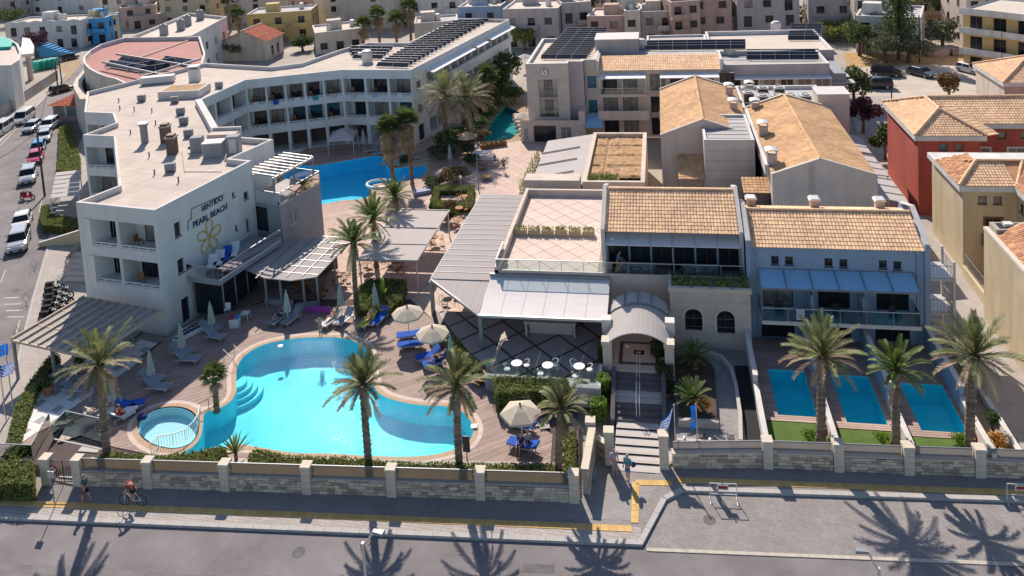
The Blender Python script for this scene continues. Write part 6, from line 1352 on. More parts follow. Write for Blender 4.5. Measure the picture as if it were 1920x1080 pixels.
# gate with iron bars at the far left of that wall
gp0, gp1 = Lx(88), Lx(152); gt = thing('garden_gate', 'black iron bar gate with round no-entry plate between two pillars', 'gate', V(gp0.x, gp0.y, .1)); pillar(gt, gp0)
for a, b in ((gp0+V(.3, 0, 0), lerp(gp0, gp1, .5)-V(.03, 0, 0)), (lerp(gp0, gp1, .5)+V(.03, 0, 0), gp1-V(.3, 0, 0))): rail_bars(gt, [V(a.x, a.y, .15), V(b.x, b.y, .15)], .15, 1.45, 'metal_dark', .13, 'gate_leaf')
c = lerp(gp0,gp1,.22)+V(0,-.07,1.05); pr = MB(); pr.hexa([c+V(.28*cos(a),0,.28*sin(a)) for a in [2*PI*i/16 for i in range(16)]],[c+V(.28*cos(a),-.02,.28*sin(a)) for a in [2*PI*i/16 for i in range(16)]]); pr.b('plate','cloth_red',gt); c = c+V(0,-.022,0); MB().hexa([c+V(.2*cos(a),0,.2*sin(a)) for a in [2*PI*i/16 for i in range(16)]],[c+V(.2*cos(a),-.01,.2*sin(a)) for a in [2*PI*i/16 for i in range(16)]]).b('plate_field','offwhite',gt); MB().obox(c+V(-.16,-.014,-.12),V(.32,0,.26),V(0,-.008,0),V(-.03,0,.04)).b('plate_bar','cloth_red',gt)
gs = thing('gate_steps', 'pale steps rising behind the iron gate', 'steps', V(gp0.x+1, gp0.y+1, 0))
for k in range(5): MB().box(gp0.x+.35, gp1.x-.3, gp0.y+.4+.42*k, gp0.y+.42*(k+1)+.4, .0, .2+.1*k).b('step', 'step_light', gs)
# side wall by the entrance
sw = thing('side_wall','short rubble-stone wall running back from the corner pillar to the entrance','wall',V(-5.5,41,.1)); ca = V(-5.35,41.3,0); cb_ = V(-5.2,44.9,0); stone_panel(sw,ca+V(.2,.1,0),cb_+V(.2,0,0),.12,1.6,.36,[300],'ashlar',MB()); pillar(sw,V(-5.3,45.3,0),4)
gatep = thing('gate_pillars', 'tall square limestone gate pillar left of the entrance steps', 'pillar', V(-4.05, 43.9, .1)); pillar(gatep, V(-4.1, 44.0, 0), 5);
gatep2 = thing('gate_pillars', 'tall square limestone gate pillar beside the flagpoles', 'pillar', V(-1.0, 43.95, .1)); pillar(gatep2, V(-.95, 43.98, 0), 5)
sw2 = thing('link_wall', 'low stone link wall between side wall and gate pillar', 'wall', V(-4.8, 44.6, .1)); stone_panel(sw2, V(-5.0, 44.75, 0), V(-4.35, 44.3, 0), .12, 1.0, .3, [60], 'ashlar', MB())
# right-hand wall
br_ = thing('villa_boundary_wall', 'rubble-stone wall with glass panels and pillars before the private pools', 'wall', (wr0.x, wr0.y, .1)); bud = [300]; stf = MB()
rpc = [G(x, y)+V(0, .3, 0) for x, y in ((1441, 885), (1574, 891), (1706, 897), (1840, 902), (1985, 908))]; prev = V(-.7, 43.98, 0)
for c in rpc:
 pillar(br_,c); u = (c-prev).normalized(); stone_panel(br_,prev+u*.25-V(0,.1,0),c-u*.28-V(0,.1,0),.12,1.0,.34,bud,'ashlar',stf); rail_glass(br_,[prev+u*.3+V(0,.2,0),c-u*.3+V(0,.2,0)],1.08,.5,'frost_panel',False,'glass_panel','metal_grey'); prev = c
if stf.v: o = stf.b('distant_stones', 'stone', br_); o['kind'] = 'stuff'
# soil strips
structure('planting_strip', MB().sheet(z0v([Lx(165)+V(0, .3, 0), Lx(1070)+V(0, .3, 0), G(1045, 868, .6), G(700, 862, .6), G(300, 858, .6), G(170, 858, .6)]), (), .63), 'pave_light')
structure('villa_strip', MB().sheet(z0v([V(-.7, 44.2, 0), V(18.6, 45.0, 0), V(18.6, 45.9, 0), V(-.7, 45.3, 0)]), (), .3), 'pave_light')
structure('lane_bed', MB().box(17.35, 18.7, 45.2, 56.5, 0, .4), 'earth')
lw = thing('lane_kerb_wall','low white wall between the planted strip and the lane','wall',(18.9,50,0)); MB().box(18.75,19.0,45.1,57.2,0,.8).b('wall','white_render',lw); MB().box(18.72,19.03,45.05,57.25,.8,.86).b('coping','parapet',lw); MB().box(18.6,19.15,51.8,52.4,0,1.2).b('pier','stone_clad',lw)
# ================================================================ VEGETATION
def leafquad(mb, p, size, t=None, up=.3):
 d = V(ru(-1, 1), ru(-1, 1), ru(-.4, 1)+up).normalized()*size; s2 = d.cross(V(ru(-1, 1), ru(-1, 1), ru(-1, 1))).normalized()*size*.5
 mb.poly([p-d*.5, p+s2, p+d*.5, p-s2], t)
def hedge(label, poly, z0, z1, m='hedge_leaf', dens=170, size=.13, group=None, name='hedge', cat='hedge'):
 poly = ccw([V(p[0], p[1], 0) for p in poly]); c = sum(poly, V(0, 0, 0))/len(poly); T = thing(name, label, cat, (c.x, c.y, z0), 0, group)
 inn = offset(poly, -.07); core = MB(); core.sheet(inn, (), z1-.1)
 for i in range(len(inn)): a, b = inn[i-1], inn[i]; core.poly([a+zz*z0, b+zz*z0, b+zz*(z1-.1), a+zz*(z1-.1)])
 core.b('shade_core', 'hedge_core', T)  # solid dark core, its colour stands for the shade between the leaves
 lf = MB(); xs = [p.x for p in poly]; ys = [p.y for p in poly]; A2 = abs(area2(poly)); n_ = int(A2*dens); k = 0
 while k < n_:
  p = V(ru(min(xs), max(xs)), ru(min(ys), max(ys)), 0)
  if not inside2(p, poly): continue
  k += 1; leafquad(lf, V(p.x, p.y, z1+ru(-.12, .05)+.04*sin(p.x*3.1)+.03*sin(p.y*4.3)), size)
 for i in range(len(poly)):
  a, b = poly[i-1], poly[i]
  for _ in range(int((b-a).length*(z1-z0)*dens)): p = lerp(a, b, rr01()); leafquad(lf, V(p.x+ru(-.06, .06), p.y+ru(-.06, .06), ru(z0, z1)), size)
 o = lf.b('foliage', m, T); return T
hA = Gs([(162,872),(200,843),(250,850),(300,854),(350,847),(415,836),(426,848),(425,870)],1.3); hB = Gs([(462,876),(468,848),(480,840),(530,853),(640,857),(700,862),(760,866),(900,868),(1038,868),(1040,888),(700,881),(470,868)],1.3)
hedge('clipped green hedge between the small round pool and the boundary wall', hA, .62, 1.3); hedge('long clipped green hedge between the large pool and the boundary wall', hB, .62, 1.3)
hedge('green hedge bed beside the corner gate palm', Gs([(1042, 890), (1044, 808), (1078, 806), (1078, 890)], 1.0), .62, 1.0)
hedge('narrow clipped hedge along the patio edge', Gs([(838, 640), (850, 632), (905, 690), (896, 700), (868, 676)], 1.6), .62, 1.7)
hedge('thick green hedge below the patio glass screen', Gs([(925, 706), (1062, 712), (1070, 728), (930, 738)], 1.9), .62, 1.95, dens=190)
hedge('clipped square hedge round the banana plant', Gs([(672, 540), (690, 522), (762, 525), (752, 562), (725, 582), (668, 578)], 1.3), .5, 1.35)
hedge('olive-green hedge along the kerb by the white terrace', Gs([(8, 852), (30, 760), (58, 712), (100, 660), (112, 668), (70, 725), (42, 800), (28, 862)], 1.2), .1, 1.3, dens=120)
hedge('dark green hedge left of the iron gate', Gs([(-10, 905), (-10, 860), (60, 862), (62, 905)], 1.3), .1, 1.3)
hedge('green lawn-like hedge bank below the balcony bays', Gs([(108, 320), (112, 240), (135, 236), (150, 300), (150, 330)], .5), .1, .7, dens=70, size=.2)
hedge('green hedge round the parked tables by the street', Gs([(75, 405), (78, 385), (90, 382), (92, 400), (145, 408), (145, 425), (80, 420)], 1.1), .1, 1.1)
for q4 in ([(804,387),(808,375),(886,374),(884,387)],[(812,356),(816,347),(889,346),(888,355)],[(807,374),(813,357),(824,357),(819,374)],[(874,373),(877,356),(888,356),(886,373)]): hedge('yellow-green side of the square box hedge ring in the courtyard',Gs(q4,1.1),.44,1.1,group='box hedge ring')
for px,r_,h_,lb,mt in (((1123,772),.5,1.6,'bright green clipped shrub beside the entrance steps, lower of two','bright_leaf'),((1133,735),.45,1.9,'bright green clipped shrub beside the entrance steps, upper of two','bright_leaf'),((1137,695),.5,2.9,'dark green column shrub left of the porch','shrub_leaf'),((1247,720),.55,2.2,'dark climbing shrub right of the slate steps','shrub_leaf'),((1235,690),.45,2.7,'dark leafy shrub against the porch wall','shrub_leaf')):
 c = G(*px, .8); c2 = V(c.x, c.y, 0); hedge(lb, [c2+V(r_*cos(a), r_*sin(a), 0) for a in [2*PI*i/9 for i in range(9)]], .4, h_, mt, 230, .12, None, 'shrub', 'shrub')
def bush(label, px, z, r, h, m, n=420, size=.16, group=None, stem=True, name='bush'):
 c = G(*px, z); T = thing(name, label, 'bush', c, 0, group); lf = MB()
 for _ in range(n):
  a, b = ru(0, 2*PI), rr01()**.45; e = ru(-.1, 1); rr_ = r*b*math.sqrt(max(0, 1-(max(0, e))**2))*(1+.2*sin(3*a)+.15*sin(5*a+e*4)); leafquad(lf, c+V(rr_*cos(a), rr_*sin(a), h*max(.05, .5+.5*e*b)), size)
 lf.b('foliage', m, T); s = MB()
 for k in range(5): a = k*1.3; s.tube(c, c+V(r*.5*cos(a), r*.5*sin(a), h*.6), .04, .015, 5)
 s.b('stems', 'bark', T); return T
for px in ((1517, 826), (1655, 832), (1800, 834)): bush('round yellow-green bush at the lawn edge by a palm', px, .45, .45, .65, 'bright_leaf', 500, .1, 'bushes on the villa lawns')
bush('orange-flowered shrub by the ramp',(1320,770),.85,.4,.7,'orange_leaf',260,.14); bush('flowering shrub in the lane bed',(1870,840),.4,.6,.9,'orange_leaf',260,.14); bush('tall green shrub in the lane bed',(1862,815),.4,.4,1.6,'shrub_leaf',350,.14)
for px,r_,h_,mt,lb in (((855,345),1.6,2.0,'brown_leaf','wide rust-coloured shrub in the courtyard'),((815,352),1.3,1.3,'olive_leaf','low grey-green mound shrub in the courtyard'),((850,290),2.4,3.2,'shrub_leaf','dense dark oleander clump by the straw parasol'),((885,312),1.0,1.5,'tree_leaf','small round green shrub by the straw parasol'),((838,420),1.0,1.6,'tree_leaf','green shrub beside the white shade canopy'),((845,398),.7,1.3,'brown_leaf','brownish shrub beside the louvre pergola'),((880,290),1.0,1.4,'olive_leaf','pale shrub behind the straw parasol'),((760,305),.8,.9,'olive_leaf','low shrub by the courtyard pool'),((905,260),1.0,1.2,'brown_leaf','dry shrub at the stream edge'),((893,250),1.8,2.4,'shrub_leaf','dark shrub mass on the hotel bank of the stream, lowest'),((905,232),1.9,2.6,'tree_leaf','green shrub mass on the hotel bank of the stream, second'),((922,212),2.0,2.8,'shrub_leaf','dark shrub mass on the hotel bank of the stream, third'),((938,196),2.0,2.8,'tree_leaf','green shrub mass at the head of the stream'),((965,190),1.6,2.2,'shrub_leaf','dark shrub behind the stream by the clock building'),((870,268),2.0,2.2,'shrub_leaf','dark shrub mass under the large date palms'),((825,300),1.6,1.8,'olive_leaf','grey-green shrub at the oleander edge')): bush(lb,px,.3,r_,h_,mt,int(500+420*r_*r_),.22)
# --- palms
def frond(mb, base, az, el, L_, leaf, npair=32, droop=1.0, t=None, wid=.062):
 d0 = V(cos(az)*cos(el), sin(az)*cos(el), sin(el)); p = Vector(base); n_ = 9; pts = [p.copy()]; d = d0.copy()
 for i in range(n_): p = p+d*(L_/n_); pts.append(p.copy()); d = (d+V(0, 0, -.115*droop*(i+1)/n_*1.6)).normalized()
 mb.path(pts, [.035*(1-.85*i/n_) for i in range(n_+1)], 3, False, t)
 for k in range(npair):
  s = (.14+.86*k/(npair-1))*n_; i = min(int(s), n_-1); q = lerp(pts[i], pts[i+1], s-i); tg = (pts[i+1]-pts[i]).normalized(); sd_ = tg.cross(zz)
  if sd_.length < .05: sd_ = V(-sin(az), cos(az), 0)
  sd_.normalize(); up = sd_.cross(tg).normalized(); ln_ = leaf*(.45+.75*sin(PI*(.12+.8*k/(npair-1))))
  for sg_ in (-1, 1):
   dr = (sd_*sg_*.62+tg*.80+up*ru(.05, .4)+V(0, 0, -.1)).normalized(); w = tg*wid; mb.poly([q-w*.5, q+w*.5, q+dr*ln_*.6+w*.45, q+dr*ln_, q+dr*ln_*.6-w*.45], t if t is None else min(1, max(0, t+ru(-.2, .2))))
def trunk(T, H_, r0, r1, lean=(0, 0), m='trunk_grey', swell=True):
 mb = MB(); n_ = max(8, int(H_/.16)); pts = []; rs = []
 for i in range(n_+1): t = i/n_; pts.append(V(lean[0]*t*t, lean[1]*t*t, H_*t)); rs.append((r0*(1-t)+r1*t)*(1+(.13 if i % 2 else -.06))+(.10*max(0, (t-.86)/.14) if swell else 0))
 rs[0] = r0*1.35
 for i in range(n_): mb.path([pts[i], pts[i+1]], [rs[i], rs[i+1]], 9, False)
 mb.b('trunk', m, T)
 st_ = MB()
 for i in range(60):
  t = ru(.1,1); c = V(lean[0]*t*t,lean[1]*t*t,H_*t); a = ru(0,2*PI); r = (r0*(1-t)+r1*t); d = V(cos(a),sin(a),.7); q = c+V(cos(a)*r*.95,sin(a)*r*.95,0); sd_ = V(-sin(a),cos(a),0)*.05; st_.poly([q-sd_,q+sd_,q+sd_*.6+d*.13,q-sd_*.6+d*.13])
 o = st_.b('leaf_scars', m, T); o['kind'] = 'stuff'
 return pts[-1]
def date_palm(label, loc, H_, L_=2.5, nf=58, ndry=26, rz=0, m='frond', group=None, r=.2, lean=(0, 0), scale=1.0, up=(83, 6), leaf=.36):
 T = thing('date_palm', label, 'palm', loc, rz, group, local=True); top = trunk(T, H_, r*1.1, r*.95, lean); g = MB(); dr = MB(); gold = 2.39996; dr0 = ru(.55, .95)
 for k in range(nf):
  el = dg(up[0]+(up[1]-up[0])*(k/nf)**.85+ru(-6, 6)); frond(g, top+V(0, 0, .12*(1-k/nf)), k*gold+ru(-.35, .35), el, L_*ru(.72, 1.15)*(.75+.25*min(1, k/nf*3)), leaf*L_/2.5, droop=dr0*(.7+.6*k/nf), t=rr01())
 g.b('crown', m, T)
 for k in range(ndry): frond(dr, top-V(0, 0, .1), k*gold+.7, dg(pick([-60, -30, -15, -8, 0, 6, 10])+ru(-8, 8)), L_*ru(.7, 1.02), leaf*.9*L_/2.5, npair=28, droop=1.1, t=rr01())
 dr.b('dry_fronds', 'frond_dry', T); return T
PALM = [((1540,830,.46),5.3,2.5,32,13,'grey-green date palm with pale lower fronds between the first two private pools',.24),((1680,836,.46),4.6,1.9,34,5,'smaller bushy green date palm between the second and third private pools',.22),((1818,840,.46),5.8,2.65,34,11,'tall date palm with wide crown beside the lane wall',.24),
  ((692,880,.62),5.1,2.25,30,9,'slender date palm leaning over the middle of the pool hedge',.20),((862,882,.62),5.1,2.3,24,16,'date palm with drooping dry fronds at the shower post',.20),((1048,888,.62),3.9,1.75,32,12,'short date palm in the corner hedge bed by the gate',.19),((203,866,.62),6.5,2.5,26,16,'date palm with straw-coloured lower fronds before the reed pergola',.21)]
for (x, y, z), H_, L_, nf, nd, lb, r in PALM: date_palm(lb, G(x, y, z), H_, L_, nf, nd, ru(0, 6), 'frond' if r != .22 else 'frond_green', None, r, (ru(-.5, .35), ru(-.1, .2)))
for (x,y),H_,L_,lb,ln_ in (((668,566),5.2,2.3,'green date palm rising through the courtyard beside the hedge square',(-.3,0)),((706,500),4.6,2.4,'leaning green date palm over the white shade canopy',(.3,.2)),((748,440),3.9,2.2,'broad green date palm by the courtyard pool',(.1,.1))): date_palm(lb,G(x,y,.44),H_,L_,34,12,ru(0,6),'frond_green',None,.19,ln_,up=(82,8))
for (x,y),H_,L_,lb in (((838,285),7.6,4.0,'large date palm with huge brown-tinged crown before the hotel wing'),((882,275),6.6,3.7,'second large date palm leaning toward the garden stream')): date_palm(lb,G(x,y,.3),H_,L_,34,30,ru(0,6),'frond',None,.3,(.2,0),up=(80,-20),leaf=.5)
def fan_leaf(mb, base, az, el, L_, R2, t=None, nseg=13):
 d = V(cos(az)*cos(el), sin(az)*cos(el), sin(el)); p = base+d*L_; mb.path([base, p], [.02, .012], 3, False, t); sd_ = V(-sin(az), cos(az), 0); up = sd_.cross(d).normalized()*-1
 for k in range(nseg):
  a = dg(-105+210*k/(nseg-1)); dr = (d*cos(a)+sd_*sin(a)+V(0,0,-.22)+up*.08*(k % 2)).normalized(); w = (sd_*cos(a)-d*sin(a))*.055*R2/.7; ln_ = R2*(1-.28*abs(a)/1.83); mb.poly([p,p+dr*ln_*.55+w,p+dr*ln_+V(0,0,-.1*ln_),p+dr*ln_*.55-w],t)
def fan_palm(label, loc, H_, R2=.75, nf=34, nd=40, skirt=1.6, rz=0, group=None, r=.17, L_=.75):
 T = thing('fan_palm', label, 'palm', loc, rz, group, local=True); top = trunk(T, H_, r*1.25, r, (ru(-.2, .2), ru(-.2, .2)), 'trunk_brown', False); g = MB()
 for k in range(nf): fan_leaf(g, top+V(0, 0, .2), k*2.4+ru(-.2, .2), dg(80-88*k/nf+ru(-8, 8)), L_*ru(.8, 1.15), R2, rr01())
 g.b('crown', 'fan_leaf', T)
 if nd:
  d = MB()
  for k in range(nd): z = -skirt*rr01()**1.2; fan_leaf(d, top+V(0, 0, z), k*2.4, dg(-18-50*rr01()), L_*.75*(1+.3*z/skirt), R2*.85, rr01(), 9)
  d.b('dry_skirt', 'frond_dry', T)
 return T
for (x,y),H_,lb in (((738,350),6.7,'tall fan palm with brown skirt at the courtyard pool, the front of two'),((773,345),7.4,'tall fan palm with brown skirt at the courtyard pool, the rear of two')): fan_palm(lb,G(x,y,.4),H_,1.15,44,90,2.7,ru(0,6))
fan_palm('small green fan palm between the round pool and the pool steps', G(407, 772, .62), 2.4, .6, 30, 8, .3, 0, None, .15, .5)
for (x,y),H_,lb in (((432,60),7.5,'fan palm behind the white block, rear of the pair by the ochre hotel'),((450,85),7.0,'fan palm in front of the ochre hotel, front of the pair'),((683,98),5.6,'leafy fan palm behind the hotel wing, furthest from the ochre roofs'),((713,92),7.2,'fan palm with dry skirt behind the hotel wing, second of the cluster'),((745,95),6.4,'brown-skirted fan palm behind the hotel wing, third of the cluster'),((772,90),8.6,'tallest fan palm of the cluster behind the hotel wing')): fan_palm(lb,G(x,y,0),H_,1.25,40,46,2.2,ru(0,6),None,.24,1.2)
fan_palm('fan palm beside the garden stream by the hotel wing', G(915, 215, .2), 5.5, 1.2, 40, 30, 1.2, 0, None, .2, 1.1)
# cycads, yucca, banana
for (x, y), lb in (((1303, 690), 'cycad with spreading fronds in the bed by the porch'), ((1300, 765), 'cycad with spreading fronds in the bed near the flagpoles')):
 c = G(x, y, .85); T = thing('cycad', lb, 'cycad', c, 0, None, local=True); trunk(T, .7, .17, .15, (0, 0), 'trunk_brown', False); g = MB()
 for k in range(36): frond(g, V(0, 0, .7), k*2.4, dg(70-62*k/36), 1.25, .2, 20, .6, rr01(), .04)
 g.b('crown', 'frond_green', T)
c = G(443,862,.62); T = thing('yucca','spiky yucca with upright blades among the pool hedge','yucca',c,0,None,local=True); s = MB(); s.path([(0,0,0),(0,0,.5)],[.12,.1],7); s.b('stem','trunk_brown',T); g = MB()
for k in range(34): az,el = k*2.4,dg(86-66*k/34); d = V(cos(az)*cos(el),sin(az)*cos(el),sin(el)); sd_ = V(-sin(az),cos(az),0)*.05; b = V(0,0,.45); g.poly([b-sd_,b+sd_,b+d*.7+sd_,b+d*1.35+V(0,0,-.12),b+d*.7-sd_])
g.b('blades', 'frond', T)
c = G(716, 560, 1.0); T = thing('banana_plant', 'single bright lime banana leaf standing in the hedge square', 'plant', c, 0, None, local=True); g = MB()
for k, (a, e) in enumerate(((1.2, 80), (4.0, 60), (5.6, 55))):
 d = V(cos(a)*cos(dg(e)), sin(a)*cos(dg(e)), sin(dg(e))); sd_ = V(1, 0, 0) if k == 0 else V(-sin(a), cos(a), 0)
 P_ = [V(0, 0, .2)+d*(1.7*t)-V(0, 0, .3*t*t*(k > 0)) for t in (0, .25, .5, .75, 1)]; W_ = (.03, .16, .2, .15, .01)
 for i in range(4): g.poly([P_[i]-sd_*W_[i], P_[i]+sd_*W_[i], P_[i+1]+sd_*W_[i+1], P_[i+1]-sd_*W_[i+1]])
g.b('leaf', 'bright_leaf', T); MB().tube((0, 0, -.4), (0, 0, .3), .07, .05).b('stalk', 'bright_leaf', T)
# --- broad-leaved trees
def tree(label, px, z, H_, R_, m='tree_leaf', n=1500, size=.3, group=None, name='tree', loc=None, flat=.75):
 c = loc if loc is not None else G(*px,z); T = thing(name,label,'tree',c,ru(0,6),group,local=True); tb = MB(); th = H_*.42; tb.path([(0,0,0),(.1,0,th*.5),(0,.1,th)],[R_*.09+.05,R_*.07+.04,R_*.05+.03],8); cl = []
 for k in range(9):
  a = k*2.4; rr_ = R_*(.25+.55*rr01()); hz = th+(H_-th)*(.15+.65*rr01()); p = V(rr_*cos(a), rr_*sin(a), hz); cl.append((p, R_*ru(.3, .5))); tb.path([(0, 0, th*.85), p*.55+V(0, 0, th*.35), p], [R_*.035+.03, .04, .02], 5)
 cl.append((V(0, 0, H_-R_*.4), R_*.5)); tb.b('trunk', 'bark', T); lf = MB()
 for i in range(n):
  p, r_ = pick(cl); d = V(random.gauss(0, 1), random.gauss(0, 1), random.gauss(0, 1)).normalized()*r_*rr01()**.35; leafquad(lf, p+V(d.x, d.y, d.z*flat), size*ru(.7, 1.3))
 lf.b('crown', m, T); return T
for px,H_,R_,mt,lb in (((1660,118),5.5,4.2,'olive_leaf','grey-green olive tree by the car park, beside the conifer'),((1703,118),5.2,3.8,'olive_leaf','grey-green olive tree by the car park, next to the dark sedan'),((1612,105),6.0,3.6,'tree_leaf','bright green tree before the white house'),((1640,95),6.5,3.4,'tree_leaf','dark green tree against the white house'),((1530,62),5.0,4.5,'tree_leaf','round green tree behind the red-trimmed house'),((1562,78),3.6,4.0,'hedge_leaf','low bright green tree by the solar annexe'),((1745,60),9.0,5.0,'shrub_leaf','tall dark tree between white house and apartments'),((1768,92),5.0,3.5,'olive_leaf','pale green tree at the foot of the apartments'),((1780,190),4.0,2.0,'brown_leaf','loose brownish-green tree at the car park corner'),((1880,128),3.6,2.6,'brown_leaf','dry russet bush-like tree behind the pink house'),((1600,200),5.5,2.8,'shrub_leaf','dark climbing tree at the lane corner'),((1618,250),4.6,2.2,'bougain','dark bougainvillea tree over the lane wall'),((1660,300),4.2,1.6,'shrub_leaf','dark slim tree against the red house wall'),((275,45),7.0,4.5,'olive_leaf','grey-green tree behind the round-ended building'),((440,112),4.0,3.0,'shrub_leaf','dark garden tree before the ochre hotel'),((520,85),3.0,3.2,'olive_leaf','low pale tree behind the red-roofed cottage'),((68,108),6.0,3.2,'bougain','purple bougainvillea on the white wavy house'),((20,50),5.0,4.5,'tree_leaf','green tree behind the white wavy house'),((75,22),5.0,3.0,'tree_leaf','small dark tree among the far left houses'),((985,95),4.5,3.0,'hedge_leaf','yellow-green tree behind the clock building'),((972,78),4.0,3.0,'tree_leaf','green tree before the grey house'),((1210,80),3.6,3.6,'hedge_leaf','yellow-green tree behind the lilac roof box'),((1275,78),3.6,4.2,'tree_leaf','green tree behind the dark solar rows'),((1075,70),6.0,3.4,'brown_leaf','bare brownish tree between the two far houses'),((930,190),5.5,2.8,'shrub_leaf','dark garden tree at the head of the stream'),((905,215),4.5,2.4,'tree_leaf','green garden tree beside the hotel wing'),((945,170),6.0,3.0,'tree_leaf','leafy tree between hotel wing and clock building'),((568,95),3.0,3.0,'shrub_leaf','low dark tree beside the ochre hotel corner')): tree(lb,px,0,H_,R_,mt,1700,.34)
T = thing('conifer', 'tall dark layered conifer before the white house', 'tree', G(1685, 112), 0, None, local=True); MB().path([(0, 0, 0), (0, 0, 14)], [.35, .05], 8).b('trunk', 'bark', T); lf = MB()
for k in range(34):
 z = 2.5+11*k/34; R_ = 3.3*(1-k/36)**.8+.35
 for j in range(9):
  a = j*2*PI/9+k*.7
  for i in range(9): t = (i+1)/9; leafquad(lf, V(R_*t*cos(a)+ru(-.2, .2), R_*t*sin(a)+ru(-.2, .2), z+.5*t*t-.25*t+ru(-.15, .15)), .42)
lf.b('crown', 'shrub_leaf', T)
for k in range(46):   # gardens and yards between the far houses
 px = (ru(-20, 1950), ru(-8, 62) if k % 3 else ru(60, 95)); c = G(*px)
 if (150 < px[0] < 400 and px[1] > 60) or (560 < px[0] < 1600 and px[1] > 48) or (1740 < px[0]): continue
 if k % 2: tree('mid-green tree among the far town houses', px, 0, ru(4.5, 8), ru(2.2, 3.8), pick(['tree_leaf', 'olive_leaf', 'shrub_leaf']), 900, .45, 'trees among the far houses')
 else: bush('low green garden shrub among the far town houses', px, 0, ru(1.2, 2.4), ru(1.2, 2.4), pick(['tree_leaf', 'olive_leaf', 'hedge_leaf']), 420, .4, 'shrubs among the far houses')
# ================================================================ THE TOWN BEHIND
def town(name, label, l, r, h, depth, mw, mr='roof_cream', storeys=2, cols=3, balc=None, par=.4, wfr='frame_brown', tank=True, ops=None, sides=True):
 p,q = G(*l,h),G(*r,h); p = V(p.x,p.y,0); q = V(q.x,q.y,0); u = (q-p).normalized(); n = V(-u.y,u.x,0); pts = [p,q,q+n*depth,p+n*depth]; T = thing(name,label,'building',(p.x,p.y,0)); m = MB(); L_ = (q-p).length; sh = (h-par)/storeys; its = []
 for s_ in range(storeys):
  for c in range(cols):
   w = min(1.5, L_/cols*.5); x = L_*(c+.5)/cols+ru(-.3, .3); door = rr01() < .4 or (balc and c in balc)
   if x-w/2 < .2 or x+w/2 > L_-.2: continue
   its.append(dict(k='d' if door else 'w', s=(x-w/2, x+w/2, s_*sh+(.15 if door else .95), s_*sh+2.3), bars=1, frame=wfr, d=.18))
 facade(T, m, pts[0], pts[1], 0, h, its)
 for i in (1, 3):
  a, b = pts[i], pts[(i+1) % 4]; facade(T, m, a, b, 0, h, [dict(k='w', s=(depth*f-.55, depth*f+.55, s_*sh+.95, s_*sh+2.2), frame=wfr, bars=0) for s_ in range(storeys) for f in (.3, .7)] if sides else [])
 wall_faces(m, pts[2], pts[3], 0, h, []); m.b('wall', mw, T); flat_roof(T, pts, h-par, mr); parapet_ring(T, pts, h-par, h, .3)
 if balc:
  for c in balc:
   for s_ in range(1, storeys):
    x = L_*(c+.5)/cols; b0 = p+u*(x-1.6)+zz*(s_*sh); MB().obox(b0, u*3.2, -n*1.3, zz*.16).b('balcony_slab', mw, T); MB().obox(b0-n*1.22+zz*.16, u*3.2, -n*.08, zz*.8).b('balcony_front', mw, T)
 if tank:
  for k in range(2):
   c = p+u*L_*ru(.15, .85)+n*depth*ru(.3, .8)+zz*(h-par); MB().lathe(c, [(.6, .0), (.6, 1.2), (.4, 1.4)], 10).b('roof_tank', 'metal_light', T)
  c = p+u*L_*ru(.5, .9)+n*depth*ru(.2, .8)+zz*(h-par); MB().tube(c, c+zz*3.2, .04, n=4).beam(c+zz*2.9-u*.7, c+zz*2.9+u*.7, .05, .05).beam(c+zz*2.5-u*.5, c+zz*2.5+u*.5, .05, .05).b('aerial', 'metal_grey', T)
  c = p+u*L_*ru(.2, .5)+n*depth*ru(.4, .7)+zz*(h-par); MB().cbox(c, 3.0, 2.4, 2.0, math.atan2(u.y, u.x)).b('stair_head', mw, T)
 return T
